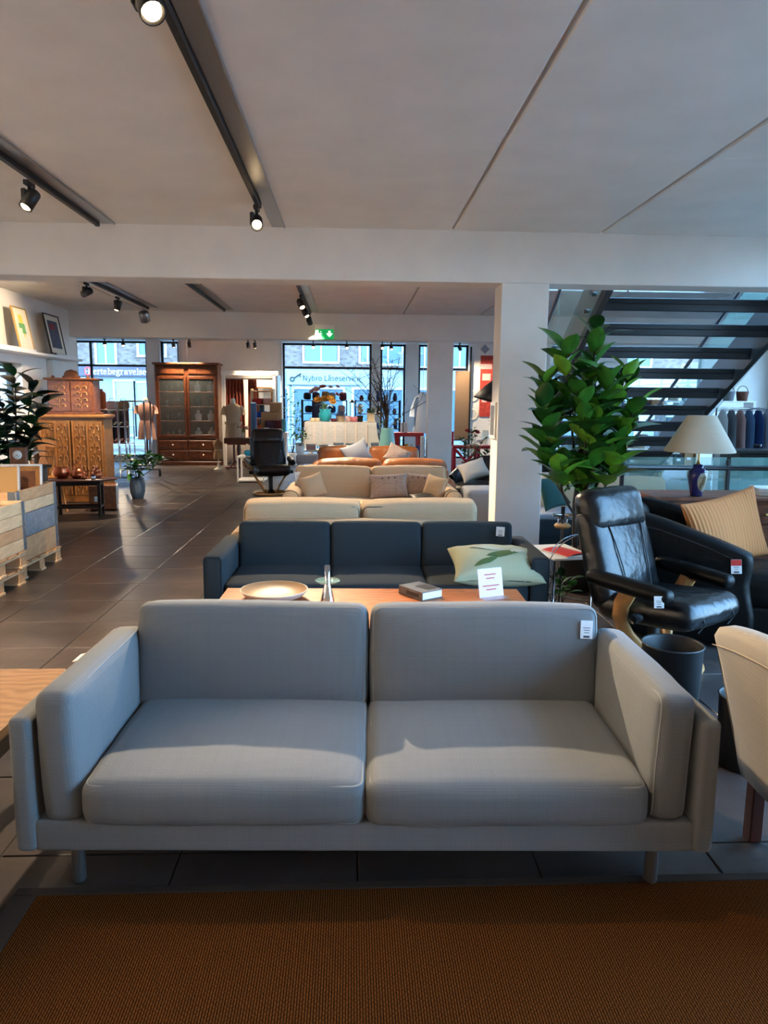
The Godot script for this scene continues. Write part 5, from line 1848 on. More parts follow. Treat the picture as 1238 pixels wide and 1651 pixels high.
func art_frame(called: String, label: String, at: Vector3, turn: Vector3, w: float, h: float, fm: Material, mat: Material, inner: Array) -> Node3D:
	var o := thing(called, label, "picture", at)
	o.rotation_degrees = turn
	var t := 0.018
	var s := S()
	span(s, Vector3(-w / 2, 0, -0.012), Vector3(-w / 2 + t, h, 0.012), 0.002)
	span(s, Vector3(w / 2 - t, 0, -0.012), Vector3(w / 2, h, 0.012), 0.002)
	span(s, Vector3(-w / 2 + t, 0, -0.012), Vector3(w / 2 - t, t, 0.012), 0.002)
	span(s, Vector3(-w / 2 + t, h - t, -0.012), Vector3(w / 2 - t, h, 0.012), 0.002)
	part(o, "frame", s, fm)
	s = S()
	span(s, Vector3(-w / 2 + t, t, -0.008), Vector3(w / 2 - t, h - t, 0.002), 0.0)
	part(o, "mount", s, mat)
	for q in inner:
		s = S()
		span(s, Vector3(q[0] * w, q[1] * h, 0.002), Vector3(q[2] * w, q[3] * h, 0.004 + 0.0006 * q[5]), 0.0)
		part(o, "print", s, q[4])
	return o

# rows of carved scrolls in a tall panel, standing proud
func carving(w: float, h: float, rows_: int) -> SurfaceTool:
	var s := S(false)
	for k in rows_:
		var y := -h / 2 + h * (k + 0.5) / rows_
		var d := h / rows_
		for g in [-1.0, 1.0]:
			var p := []
			for i in 8:
				var a := -0.6 + 4.2 * i / 7.0
				var r := w * 0.2 * (1.0 - 0.085 * i)
				p.append(Vector3(g * (w * 0.2 + cos(a) * r), y + sin(a) * r * d / w * 1.6, 0))
			tube(s, p, 0.011, 5, 0.006)
		tube(s, [Vector3(-0.006, y - d * 0.45, 0), Vector3(0.008, y, 0.006), Vector3(-0.006, y + d * 0.45, 0)], 0.008, 5, 0.005)
	return s

func build_left() -> void:
	var o: Node3D
	var s: SurfaceTool
	# pallets and collars
	pallet("pine pallet carrying the tall crate with a grey board", Vector3(-3.255, 0, -6.27))
	var ca := "pine collar, bottom one of the tall crate"
	collar(ca, Vector3(-3.255, 0.137, -6.27), 1, M.pine2, M.pine2)
	collar("weathered grey collar, middle one of the tall crate", Vector3(-3.255, 0.334, -6.27), 1, M.greypine, M.greypine)
	collar("pine collar of two boards, topmost of the tall crate", Vector3(-3.255, 0.531, -6.27), 2, M.pine, M.pine2)
	pallet("lower of two pine pallets under the short crate", Vector3(-3.2, 0, -5.4))
	pallet("upper of two pine pallets under the short crate", Vector3(-3.18, 0.137, -5.4))
	collar("pine collar of two boards, bottom one of the short crate", Vector3(-3.165, 0.274, -5.42), 2, M.pine, M.pine2)
	collar("pale pine collar of two boards, top one of the short crate", Vector3(-3.165, 0.471, -5.42), 2, M.pine, M.pine)
	mk("canvasback", rgb(196, 150, 92), 0.85, T.fine, 4.0)
	mk("gilt", rgb(196, 160, 96), 0.4, null, 1.0, 0.6)
	mk("sea", rgb(90, 130, 140), 0.4, T.blotch, 5.0)
	art_frame("leaning_canvas", "large cream-edged canvas seen from its tan back in the tall crate", Vector3(-3.08, 0.15, -6.1), Vector3(-6, 8, 0), 0.62, 0.77, M.linen, M.canvasback, [])
	art_frame("leaning_canvas", "small white-edged frame with wooden back in the tall crate", Vector3(-2.92, 0.15, -6.42), Vector3(-8, 6, 0), 0.4, 0.75, M.white, M.honeyh, [[-0.36, 0.6, 0.36, 0.92, M.redwood, 1]])
	art_frame("leaning_canvas", "small seascape painting in a gilt frame in the short crate", Vector3(-2.86, 0.28, -5.5), Vector3(-12, 10, 0), 0.36, 0.47, M.gilt, M.sea, [[-0.3, 0.55, 0.1, 0.7, M.white, 1]])
	# cabinet with clock and dark plant behind the crates
	o = thing("small_cabinet", "dark wooden cabinet carrying the mantel clock behind the crates", "cabinet", Vector3(-3.55, 0, -7.72))
	part(o, "body", box(Vector3(0.6, 0.74, 0.4), 0.006), M.darkwood, Vector3(0, 0.37, 0))
	part(o, "top", box(Vector3(0.68, 0.03, 0.46), 0.008), M.darkwood, Vector3(0, 0.757, 0))
	for x in [-0.15, 0.15]:
		var d := part(o, "door", box(Vector3(0.27, 0.6, 0.014), 0.004), M.darkwood, Vector3(x, 0.37, 0.207))
		part(d, "knob", turned([[0.004, 0], [0.012, 0.008], [0, 0.014]], 8), M.brass, Vector3(-x * 0.7, 0, 0.007), Vector3(90, 0, 0))
	o = thing("mantel_clock", "square brown wooden mantel clock with white dial on the dark cabinet", "clock", Vector3(-3.4, 0.774, -7.6), 6)
	part(o, "case", box(Vector3(0.155, 0.2, 0.08), 0.006), M.walnut, Vector3(0, 0.1, 0))
	var dl := part(o, "dial", turned([[0.045, 0], [0.045, 0.004], [0, 0.005]], 28), M.white, Vector3(0, 0.125, 0.04), Vector3(90, 0, 0))
	s = S()
	bx(s, Vector3(0.006, 0.007, 0.008), Vector3(0.004, 0.001, 0.03), 0.0, Vector3(0, 30, 0))
	bx(s, Vector3(-0.008, 0.007, 0.004), Vector3(0.004, 0.001, 0.024), 0.0, Vector3(0, -60, 0))
	part(dl, "hands", s, M.black)
	solo("glass_bottle", "clear glass bottle standing beside the mantel clock", "bottle", turned([[0, 0], [0.03, 0], [0.032, 0.06], [0.012, 0.1], [0.012, 0.14], [0.015, 0.14]], 16), M.greenglass, Vector3(-3.68, 0.774, -7.6))
	o = thing("dark_rubber_plant", "dark broad-leaved plant in front of the wall window behind the crates", "plant", Vector3(-3.9, 0, -8.4))
	pot(o, "pot", [Vector2(0, 0), Vector2(0.15, 0), Vector2(0.19, 0.35), Vector2(0.175, 0.35)], M.black, 0.33, 0.175)
	leafy_plant(o, [[Vector3(0, 0.33, 0), Vector3(0.15, 1.7, 0.0)], [Vector3(0, 0.33, 0), Vector3(0.4, 1.4, -0.05)], [Vector3(0, 0.33, 0), Vector3(0.1, 1.35, 0.2)], [Vector3(0, 0.33, 0), Vector3(-0.05, 1.5, 0.1)], [Vector3(0, 0.33, 0), Vector3(0.36, 1.1, 0.1)], [Vector3(0, 0.33, 0), Vector3(0.3, 1.6, -0.1)], [Vector3(0, 0.33, 0), Vector3(0.05, 1.1, 0.25)]], [M.leaf_night, M.leaf_night, M.leaf_dark], [leaf_mesh(0.26, 0.14, 0.35, 0.2), leaf_mesh(0.3, 0.15, 0.5, 0.15)], 17, 0.014, 12, 1.15, 0.1)
	# wall shelf with two prints
	o = thing("wall_shelf", "long white shelf on the wall carrying two framed prints", "shelf", Vector3(-4.5, 2.08, -9.6))
	part(o, "board", box(Vector3(0.26, 0.035, 4.6), 0.004), M.white, Vector3(0.13, 0, 0))
	part(o, "lip", box(Vector3(0.02, 0.03, 1.6), 0.003), M.white, Vector3(0.25, 0.03, 0.2))
	part(o, "lip", box(Vector3(0.02, 0.03, 0.75), 0.003), M.white, Vector3(0.25, 0.03, -1.7))
	mk("yellowprint", rgb(226, 206, 92), 0.7)
	mk("greenprint", rgb(110, 172, 104), 0.7)
	mk("slateprint", rgb(92, 98, 116), 0.7, T.blotch, 5.0)
	mk("redprint", rgb(166, 58, 62), 0.7, T.blotch, 6.0)
	mk("ivory", rgb(230, 220, 198), 0.6)
	art_frame("framed_print", "framed print with yellow and green figure leaning on the wall shelf", Vector3(-4.27, 2.112, -10.0), Vector3(-10, 90, 0), 0.42, 0.55, M.gilt, M.ivory, [[-0.16, 0.6, 0.12, 0.82, M.yellowprint, 1], [-0.05, 0.38, 0.18, 0.62, M.greenprint, 2], [-0.22, 0.5, -0.02, 0.62, M.greenprint, 3], [0.0, 0.3, 0.08, 0.4, M.yellowprint, 1]])
	art_frame("framed_print", "framed print of a slate blue field with red band on the wall shelf", Vector3(-4.27, 2.112, -11.05), Vector3(-10, 90, 0), 0.55, 0.58, M.darkwood, M.ivory, [[-0.32, 0.16, 0.32, 0.84, M.slateprint, 1], [-0.26, 0.62, 0.1, 0.76, M.redprint, 2]])
	# carved cupboard and chest on top
	var cz := -10.5
	o = thing("carved_cupboard", "tall honey-coloured cupboard with carved scroll doors against the wall", "cupboard", Vector3(-3.97, 0, cz - 0.25), 3)
	part(o, "body", box(Vector3(0.9, 1.14, 0.45), 0.006), M.honey, Vector3(0, 0.64, 0))
	part(o, "plinth", box(Vector3(0.94, 0.1, 0.48), 0.006), M.honeyh, Vector3(0, 0.06, 0))
	part(o, "cornice", box(Vector3(0.98, 0.045, 0.52), 0.012), M.honeyh, Vector3(0, 1.235, 0))
	part(o, "frieze", box(Vector3(0.94, 0.03, 0.48), 0.006), M.walnuth, Vector3(0, 1.2, 0))
	for k in 4:
		part(o, "foot", turned([[0, 0], [0.03, 0], [0.035, 0.02], [0.02, 0.04]], 10), M.honey, Vector3([-0.4, 0.4][k % 2], 0, [-0.18, 0.18][k / 2]))
	var cm := done(carving(0.16, 1.0, 7))
	for g in [-1, 1]:
		var d := part(o, "door", box(Vector3(0.405, 1.06, 0.022), 0.004), M.honey, Vector3(g * 0.218, 0.64, 0.232))
		for x in [-0.1, 0.1]:
			part(d, "carved_panel", cm, M.honey, Vector3(x, 0, 0.013))
		s = S()
		for x in [-0.195, 0.0, 0.195]:
			bx(s, Vector3(x, 0, 0.02), Vector3(0.024, 1.05, 0.03), 0.008)
		part(d, "moulding", s, M.honey)
	o = thing("carved_chest", "small red-brown carved cabinet with crest standing on the tall cupboard", "cupboard", Vector3(-3.97, 1.258, cz - 0.25), 3)
	part(o, "body", box(Vector3(0.62, 0.46, 0.34), 0.005), M.redwood, Vector3(0, 0.25, 0))
	part(o, "base_moulding", box(Vector3(0.68, 0.03, 0.4), 0.008), M.redwood, Vector3(0, 0.015, 0))
	part(o, "cornice", box(Vector3(0.72, 0.03, 0.4), 0.01), M.redwood, Vector3(0, 0.495, 0))
	cm = done(carving(0.2, 0.34, 4))
	for g in [-1, 1]:
		var d := part(o, "door", box(Vector3(0.29, 0.42, 0.02), 0.004), M.redwood, Vector3(g * 0.15, 0.25, 0.178))
		part(d, "carved_panel", cm, M.honey, Vector3(0, 0, 0.012))
		part(o, "finial", turned([[0.025, 0], [0.03, 0.012], [0.015, 0.025], [0.0, 0.04]], 10), M.redwood, Vector3(g * 0.24, 0.51, 0.14))
	s = S(false)
	lathe(s, [Vector2(0.12, 0), Vector2(0.13, 0.02), Vector2(0.1, 0.04), Vector2(0.1, 0.06), Vector2(0.07, 0.1), Vector2(0, 0.12)], 20, X(Vector3.ZERO), 0.35)
	part(o, "crest", s, M.redwood, Vector3(0, 0.51, 0.1))
	# chair behind the low table
	o = thing("carved_wooden_chair", "honey wooden chair with pierced back beside the carved cupboard", "chair", Vector3(-4.0, 0, -9.72), 35)
	s = S(false)
	lathe(s, [Vector2(0, 0.42), Vector2(0.2, 0.42), Vector2(0.21, 0.435), Vector2(0.2, 0.45), Vector2(0, 0.455)], 24)
	part(o, "seat", s, M.honeyh)
	for q in [[-1, -1], [1, -1], [-1, 1], [1, 1]]:
		s = S(false)
		rod(s, Vector3(q[0] * 0.12, 0.42, q[1] * 0.12), Vector3(q[0] * 0.18, 0, q[1] * 0.18), 0.016, 8)
		part(o, "leg", s, M.honey)
	for g in [-1, 1]:
		s = S(false)
		tube(s, [Vector3(g * 0.1, 0.44, -0.16), Vector3(g * 0.13, 0.6, -0.2), Vector3(g * 0.155, 0.78, -0.26)], 0.02, 8)
		part(o, "back_post", s, M.honey)
	s = S()
	extrude(s, PackedVector2Array([Vector2(-0.16, 0.72), Vector2(-0.17, 0.8), Vector2(-0.1, 0.835), Vector2(0.0, 0.85), Vector2(0.1, 0.835), Vector2(0.17, 0.8), Vector2(0.16, 0.72), Vector2(0.05, 0.74), Vector2(0.03, 0.6), Vector2(0.06, 0.5), Vector2(-0.06, 0.5), Vector2(-0.03, 0.6), Vector2(-0.05, 0.74)]), 0.02, X(Vector3(0, 0.12, -0.06), Vector3(-14, 0, 0)))
	part(o, "back_splat", s, M.honey)
	# low dark table with copperware
	o = thing("oval_table", "low dark oval table with stretcher carrying copper pots", "table", Vector3(-3.45, 0, -9.32), 8)
	s = S(false)
	lathe(s, [Vector2(0, 0.455), Vector2(0.46, 0.455), Vector2(0.475, 0.465), Vector2(0.47, 0.475), Vector2(0, 0.478)], 36, X(), 0.6)
	part(o, "table_top", s, M.mahogany)
	s = S()
	bx(s, Vector3(0, 0.425, 0), Vector3(0.56, 0.06, 0.26), 0.003)
	part(o, "apron", s, M.darkwood)
	for q in [[-1, -1], [1, -1], [-1, 1], [1, 1]]:
		part(o, "leg", box(Vector3(0.036, 0.42, 0.036), 0.003), M.darkwood, Vector3(q[0] * 0.26, 0.21, q[1] * 0.11))
	s = S()
	for g in [-1, 1]:
		bx(s, Vector3(0, 0.12, g * 0.11), Vector3(0.5, 0.028, 0.024), 0.002)
		bx(s, Vector3(g * 0.26, 0.12, 0), Vector3(0.024, 0.028, 0.2), 0.002)
	part(o, "stretcher", s, M.darkwood)
	var ty := 0.479
	o = thing("copper_pot", "large open copper cauldron with handle on the dark oval table", "pot", Vector3(-3.66, ty, -9.34))
	part(o, "bowl", turned([[0, 0], [0.06, 0], [0.1, 0.04], [0.105, 0.09], [0.09, 0.125], [0.095, 0.135], [0.085, 0.13], [0.09, 0.08], [0, 0.02]], 28), M.copper)
	s = S(false)
	tube(s, [Vector3(-0.09, 0.13, 0), Vector3(-0.13, 0.1, 0), Vector3(-0.12, 0.05, 0)], 0.006, 6)
	tube(s, [Vector3(0.09, 0.13, 0), Vector3(0.13, 0.1, 0), Vector3(0.12, 0.05, 0)], 0.006, 6)
	part(o, "handle", s, M.brass)
	o = thing("copper_kettle", "round copper kettle with arched handle on the dark oval table", "kettle", Vector3(-3.46, ty, -9.34), 10)
	part(o, "body", turned([[0, 0], [0.06, 0], [0.088, 0.03], [0.088, 0.06], [0.06, 0.1], [0.03, 0.12], [0.012, 0.13], [0, 0.14]], 28), M.copper)
	s = S(false)
	tube(s, [Vector3(0.07, 0.04, 0), Vector3(0.11, 0.06, 0), Vector3(0.13, 0.1, 0)], 0.014, 8, 0.008)
	part(o, "spout", s, M.copper)
	s = S(false)
	var arc := []
	for k in 11:
		arc.append(Vector3(cos(PI * k / 10.0) * 0.055, 0.11 + sin(PI * k / 10.0) * 0.085, 0))
	tube(s, arc, 0.007, 8)
	part(o, "arch_handle", s, M.copper)
	o = thing("copper_teapot", "tall copper samovar pot with pointed lid on the dark oval table", "pot", Vector3(-3.24, ty, -9.37))
	part(o, "body", turned([[0, 0], [0.05, 0], [0.07, 0.03], [0.07, 0.06], [0.04, 0.09]], 24), M.copper)
	part(o, "lid", turned([[0.045, 0.085], [0.05, 0.092], [0.025, 0.12], [0.012, 0.14], [0.016, 0.155], [0.006, 0.175], [0, 0.19]], 18), M.copper)
	solo("copper_cup", "small copper cup between kettle and samovar pot", "cup", turned([[0, 0], [0.028, 0], [0.034, 0.05], [0.03, 0.05], [0.026, 0.006], [0, 0.006]], 18), M.copper, Vector3(-3.35, ty, -9.24))
	o = thing("jam_jar", "small dark jar with white label on the table's edge", "jar", Vector3(-3.22, ty, -9.2))
	part(o, "glass_body", turned([[0, 0], [0.026, 0], [0.026, 0.05], [0.02, 0.06], [0.02, 0.065], [0, 0.066]], 16), M.mahogany)
	part(o, "paper_label", turned([[0.0265, 0.012], [0.0265, 0.04]], 16), M.tag)
	# brown box with white open side under the table
	o = thing("wooden_box", "red-brown wooden box with a white-framed end under the oval table", "box", Vector3(-3.33, 0, -9.86), 14)
	part(o, "box_body", box(Vector3(0.34, 0.32, 0.26), 0.005), M.redwood, Vector3(0, 0.18, 0))
	s = S()
	for g in [-1, 1]:
		bx(s, Vector3(0.176, 0.18, g * 0.115), Vector3(0.012, 0.32, 0.03), 0.002)
		bx(s, Vector3(0.176, 0.18 + g * 0.145, 0), Vector3(0.012, 0.03, 0.2), 0.002)
	part(o, "white_frame", s, M.white)
	for k in 4:
		part(o, "foot", turned([[0, 0], [0.014, 0], [0.014, 0.021]], 8), M.black, Vector3([-0.14, 0.14][k % 2], 0, [-0.1, 0.1][k / 2]))
	price_tag(o, Vector3(-0.08, 0.16, 0.132), Vector3.ZERO, 0.05, 0.07)
	# potted palm-like plant
	mk("bluepot", rgb(112, 130, 144), 0.6)
	o = thing("potted_plant", "green leafy plant in a tall blue-grey pot beside the carved cupboard", "plant", Vector3(-3.22, 0, -11.05))
	pot(o, "pot", [Vector2(0, 0), Vector2(0.08, 0), Vector2(0.11, 0.1), Vector2(0.115, 0.2), Vector2(0.1, 0.31), Vector2(0.09, 0.31)], M.bluepot, 0.29, 0.09)
	leafy_plant(o, [[Vector3(0, 0.29, 0), Vector3(-0.08, 0.62, 0.06)], [Vector3(0, 0.29, 0), Vector3(0.3, 0.62, 0.05)], [Vector3(0, 0.29, 0), Vector3(0.16, 0.66, 0.0)], [Vector3(0, 0.29, 0), Vector3(0.02, 0.5, 0.12)], [Vector3(0, 0.29, 0), Vector3(0.36, 0.6, -0.05)]], [M.leaf_mid, M.leaf_mid, M.leaf_dark], [leaf_mesh(0.24, 0.09, 0.5, 0.2), leaf_mesh(0.2, 0.08, 0.3, 0.2)], 16, 0.006, 15, 0.95, 0.2)
	# chrome clothes rack on wheels
	o = thing("clothes_rack", "chrome clothes rack on castors in front of the shoe shelves", "clothes rack", Vector3(-3.95, 0, -13.6), 0)
	for z in [-0.8, 0.8]:
		for x in [-0.06, 0.06]:
			s = S(false)
			rod(s, Vector3(x, 0.12, z), Vector3(x, 1.45, z), 0.017, 10)
			part(o, "upright", s, M.chrome)
		s = S()
		bx(s, Vector3(0, 0.13, z), Vector3(0.44, 0.03, 0.03), 0.004)
		part(o, "foot_bar", s, M.chrome)
		for x in [-0.2, 0.2]:
			s = S(false)
			lathe(s, [Vector2(0, -0.015), Vector2(0.05, -0.015), Vector2(0.05, 0.015), Vector2(0, 0.015)], 14, X(Vector3(x, 0.05, z), Vector3(0, 0, 90)))
			bx(s, Vector3(x, 0.09, z), Vector3(0.04, 0.06, 0.02), 0.003)
			part(o, "castor", s, M.black)
	s = S(false)
	rod(s, Vector3(0, 1.45, -0.82), Vector3(0, 1.45, 0.82), 0.016, 10)
	part(o, "hanging_rail", s, M.chrome)
	# garments on a rail behind the cabinet side
	garment_rail(Vector3(-5.4, 0, -16.7), 0.0, 0.8, 9, ["dark", "wine", "black", "plum", "grey"], "dark garment hanging on the rail beside the pink dress")
	shoes_shelf(Vector3(-4.75, 0, -14.75))

var cloth_tones := {}
func tone(k: String) -> StandardMaterial3D:
	var c := {"dark": rgb(40, 36, 44), "wine": rgb(96, 32, 42), "black": rgb(22, 22, 26), "plum": rgb(70, 44, 66), "grey": rgb(120, 120, 126), "blue": rgb(52, 76, 128), "navy": rgb(40, 52, 84), "denim": rgb(90, 130, 170), "white": rgb(222, 220, 216), "orange": rgb(214, 96, 44), "tan": rgb(178, 134, 92), "pink": rgb(222, 170, 160), "teal2": rgb(90, 170, 176), "red": rgb(186, 42, 40), "cobalt2": rgb(30, 70, 170), "brown": rgb(110, 62, 40), "green": rgb(96, 136, 84), "mustard": rgb(206, 150, 52)}
	if not cloth_tones.has(k):
		cloth_tones[k] = mk("cloth_" + k, c[k], 0.85, T.fine, 4.0)
	return cloth_tones[k]

func garment_rail(at: Vector3, turn: float, length: float, count: int, tones: Array, label: String) -> void:
	var o := thing("garment_rail", "low chrome rail with " + label.split(" ")[0] + " clothes near the far windows", "clothes rack", at, turn)
	var s: SurfaceTool
	for g in [-1, 1]:
		s = S(false)
		rod(s, Vector3(g * length / 2, 0.0, 0), Vector3(g * length / 2, 1.42, 0), 0.014, 8)
		part(o, "upright", s, M.chrome)
		s = S(false)
		rod(s, Vector3(g * length / 2, 0.03, -0.22), Vector3(g * length / 2, 0.03, 0.22), 0.014, 8)
		part(o, "foot_bar", s, M.chrome)
	s = S(false)
	rod(s, Vector3(-length / 2, 1.42, 0), Vector3(length / 2, 1.42, 0), 0.014, 8)
	part(o, "hanging_rail", s, M.chrome)
	var bs := Basis(Vector3.UP, deg_to_rad(turn))
	for k in count:
		var x := -length / 2 + length * (k + 0.7) / (count + 0.4)
		var tn: String = tones[k % tones.size()]
		var g := thing("hanging_garment", ("%s %s" % [tn, label.substr(label.find(" ") + 1)]) + ("" if k < tones.size() else ", second of its colour"), "garment", at + bs * Vector3(x, 0, 0), turn, "clothes on the rail")
		s = S(false)
		var rows := []
		for j in 9:
			var t := j / 8.0
			var w := lerpf(0.17, 0.24, t) if j > 0 else 0.05
			var row := []
			for i in 12:
				var a := TAU * i / 12.0
				row.append(Vector3(cos(a) * 0.028 * (1.0 + 0.5 * sin(a * 3 + k)), 1.36 - 0.85 * t - (0.0 if j > 0 else -0.03), sin(a) * w))
			rows.append(row)
		skin(s, rows, true)
		part(g, "cloth", s, tone(tn))
		s = S(false)
		tube(s, [Vector3(0, 1.38, 0.15), Vector3(0, 1.4, 0), Vector3(0, 1.38, -0.15)], 0.006, 5)
		tube(s, [Vector3(0, 1.39, 0), Vector3(0, 1.44, 0), Vector3(0, 1.45, 0.02)], 0.003, 5)
		part(g, "hanger", s, M.steel)

func shoe_mesh() -> ArrayMesh:
	var s := S(false)
	var rows := []
	for k in 9:
		var t := k / 8.0
		var w := 0.038 * sqrt(maxf(0.03, sin(PI * lerpf(0.08, 0.97, t)))) 
		var top := lerpf(0.085, 0.035, smoothstep(0.25, 0.8, t)) * (1.0 if k > 0 else 0.8)
		rows.append([Vector3(-w, 0, (t - 0.5) * 0.26), Vector3(-w * 0.9, top * 0.7, (t - 0.5) * 0.26), Vector3(-w * 0.4, top, (t - 0.5) * 0.26), Vector3(w * 0.4, top, (t - 0.5) * 0.26), Vector3(w * 0.9, top * 0.7, (t - 0.5) * 0.26), Vector3(w, 0, (t - 0.5) * 0.26)])
	skin(s, rows, true)
	for e in [0, 8]:
		poly(s, rows[e], Vector3(0, 0.03, 0))
	return done(s)

func shoes_shelf(at: Vector3) -> void:
	var o := thing("shoe_shelves", "chrome wire shelves full of shoes and bags by the window", "shelf", at)
	var s: SurfaceTool
	var ys := [0.3, 0.62, 0.95, 1.28]
	for q in [[-0.38, -0.17], [0.38, -0.17], [-0.38, 0.17], [0.38, 0.17]]:
		s = S(false)
		rod(s, Vector3(q[0], 0, q[1]), Vector3(q[0], 1.42, q[1]), 0.012, 8)
		part(o, "upright", s, M.chrome)
	for y in ys:
		part(o, "shelf_board", box(Vector3(0.76, 0.015, 0.36), 0.003), M.white, Vector3(0, y, 0))
	var sm := shoe_mesh()
	var tones := ["black", "wine", "white", "brown", "red", "wine", "tan", "black"]
	var floors := ["lowest", "second", "third"]
	for j in 3:
		for k in 7:
			solo("shoe", "%s shoe on the %s tier of the chrome shoe shelves" % [tones[(j * 3 + k / 2) % tones.size()], floors[j]], "shoe", sm, tone(tones[(j * 3 + k / 2) % tones.size()]), at + Vector3(-0.32 + 0.1 * k, ys[j] + 0.009, 0.03), 0.0, "shoes on the chrome shelves")
	for q in [["tan", -0.24, "tan handbag on top of the shoe shelves"], ["white", 0.02, "pale scarf bundle on top of the shoe shelves"], ["tan", 0.24, "striped tan bag on top of the shoe shelves, nearest the rail"]]:
		var b := thing("handbag", q[2], "bag", at + Vector3(q[1], 1.289, 0.0))
		s = S(false)
		soft(s, Vector3(0.22, 0.15, 0.14), 0.05, Vector3(0.01, 0.01, 0.01), X(Vector3(0, 0.08, 0)), 3, 0.008, 5)
		part(b, "bag_body", s, tone(q[0]))
		s = S(false)
		tube(s, [Vector3(-0.06, 0.14, 0), Vector3(-0.04, 0.21, 0), Vector3(0.04, 0.21, 0), Vector3(0.06, 0.14, 0)], 0.006, 6)
		part(b, "strap", s, tone("brown"))
	var f := thing("orange_flowers", "orange flowers in a dark pot on top of the shoe shelves", "flowers", at + Vector3(-0.3, 1.289, -0.12))
	pot(f, "pot", [Vector2(0, 0), Vector2(0.07, 0), Vector2(0.09, 0.15), Vector2(0.08, 0.15)], tone("wine"), 0.13, 0.08, 14)
	blooms(f, Vector3(0, 0.14, 0), 14, 0.16, 0.24, ["orange"], 0.035, 3)
	solo("orange_bag", "bright orange bag standing beside the carved chest", "bag", box(Vector3(0.2, 0.34, 0.12), 0.03), tone("orange"), Vector3(-4.85, 1.46, -14.45))

# a bunch: stems with round many-petalled heads
func blooms(o: Node3D, base: Vector3, count: int, spread: float, high: float, tones: Array, r: float, seed_: int) -> void:
	var rn := RandomNumberGenerator.new()
	rn.seed = seed_
	for k in count:
		var a := rn.randf() * TAU
		var d := sqrt(rn.randf()) * spread
		var tip := base + Vector3(cos(a) * d, high * rn.randf_range(0.6, 1.0), sin(a) * d)
		var s := S(false)
		tube(s, [base, base.lerp(tip, 0.5) + Vector3(0, 0.03, 0), tip], 0.003, 5)
		part(o, "stem", s, tone("green"))
		s = S(false)
		var axis := (tip - base + Vector3(rn.randf_range(-0.1, 0.1), 0.02, rn.randf_range(0.0, 0.25))).normalized()
		var e1 := axis.cross(Vector3.RIGHT).normalized()
		var e2 := axis.cross(e1)
		for p in 14:
			var b := TAU * p / 7.0
			var cup := 0.35 if p < 7 else 1.0
			var dir := (e1 * cos(b) + e2 * sin(b) + axis * cup).normalized()
			var sd := dir.cross(axis).normalized()
			var rr := r if p < 7 else r * 0.75
			skin(s, [[tip - sd * 0.001, tip + sd * 0.001], [tip + dir * rr * 0.55 + sd * rr * 0.34, tip + dir * rr * 0.55 - sd * rr * 0.34], [tip + dir * rr + sd * rr * 0.14, tip + dir * rr - sd * rr * 0.14]])
		lathe(s, [Vector2(r * 0.3, 0), Vector2(r * 0.25, r * 0.2), Vector2(0, r * 0.3)], 8, X(tip))
		part(o, "flower_head", s, tone(tones[k % tones.size()]))
	for k in count / 2:
		var a := rn.randf() * TAU
		var lf := leaf_mesh(spread * 0.9, spread * 0.25, 0.4, 0.2, 1.0, 4)
		part(o, "leaf", lf, M.leaf_mid, base + Vector3(0, high * 0.3 * rn.randf(), 0), Vector3(-40 * rn.randf(), rad_to_deg(a), 0))

func oval_rows(prof: Array, seg := 20) -> Array:
	# prof: [half width, half depth, height, x shift]
	var rows := []
	for q in prof:
		var row := []
		for k in seg:
			var a := TAU * k / seg
			row.append(Vector3(q[3] + cos(a) * q[0], q[2], sin(a) * q[1]))
		rows.append(row)
	return rows

func dress_form(label: String, at: Vector3, turn: float, cloth: Material, hem: float, tiers: bool, scl := 1.0) -> void:
	var o := thing("dress_form", label, "mannequin", at, turn)
	o.scale = Vector3.ONE * scl
	var s := S(false)
	skin(s, oval_rows([[0.05, 0.05, 1.38, 0], [0.055, 0.055, 1.44, 0], [0.05, 0.05, 1.5, 0], [0.03, 0.03, 1.53, 0], [0.002, 0.002, 1.535, 0]]), true)
	part(o, "neck", s, M.ivory)
	s = S(false)
	var body := [[0.06, 0.055, 1.42, 0], [0.13, 0.08, 1.39, 0], [0.185, 0.1, 1.34, 0], [0.19, 0.12, 1.25, 0], [0.17, 0.125, 1.15, 0], [0.14, 0.11, 1.03, 0]]
	if tiers:
		body.append([0.2, 0.16, 1.02, 0])
		body.append([0.19, 0.15, 0.96, 0])
	skin(s, oval_rows(body), true)
	part(o, "bodice", s, cloth)
	s = S(false)
	var rows := []
	for j in 8:
		var t := j / 7.0
		var row := []
		for k in 40:
			var a := TAU * k / 40
			var f := 1.0 + 0.05 * t * sin(a * 10.0)
			row.append(Vector3(cos(a) * lerpf(0.145, 0.2, sqrt(t)) * f, lerpf(1.03, hem, t), sin(a) * lerpf(0.115, 0.16, sqrt(t)) * f))
		rows.append(row)
	skin(s, rows, true)
	part(o, "skirt", s, cloth)
	for g in [-1, 1]:
		s = S(false)
		tube(s, [Vector3(g * 0.165, 1.35, 0), Vector3(g * 0.21, 1.27, 0), Vector3(g * 0.22, 1.17, 0.01)], 0.05, 10, 0.055)
		part(o, "sleeve", s, cloth)
	s = S(false)
	rod(s, Vector3(0, 0.03, 0), Vector3(0, hem + 0.3, 0), 0.022, 10)
	part(o, "pole", s, M.mahogany)
	s = S()
	bx(s, Vector3(0, 0.015, 0), Vector3(0.36, 0.03, 0.3), 0.008)
	part(o, "foot", s, M.mahogany)

func glass_cup(r: float, h: float) -> SurfaceTool:
	return turned([[0, 0], [r * 0.7, 0], [r * 0.15, 0.01], [r * 0.12, h * 0.45], [r * 0.7, h * 0.6], [r, h * 0.85], [r * 0.9, h], [r * 0.85, h], [r * 0.6, h * 0.62], [0, h * 0.5]], 14)

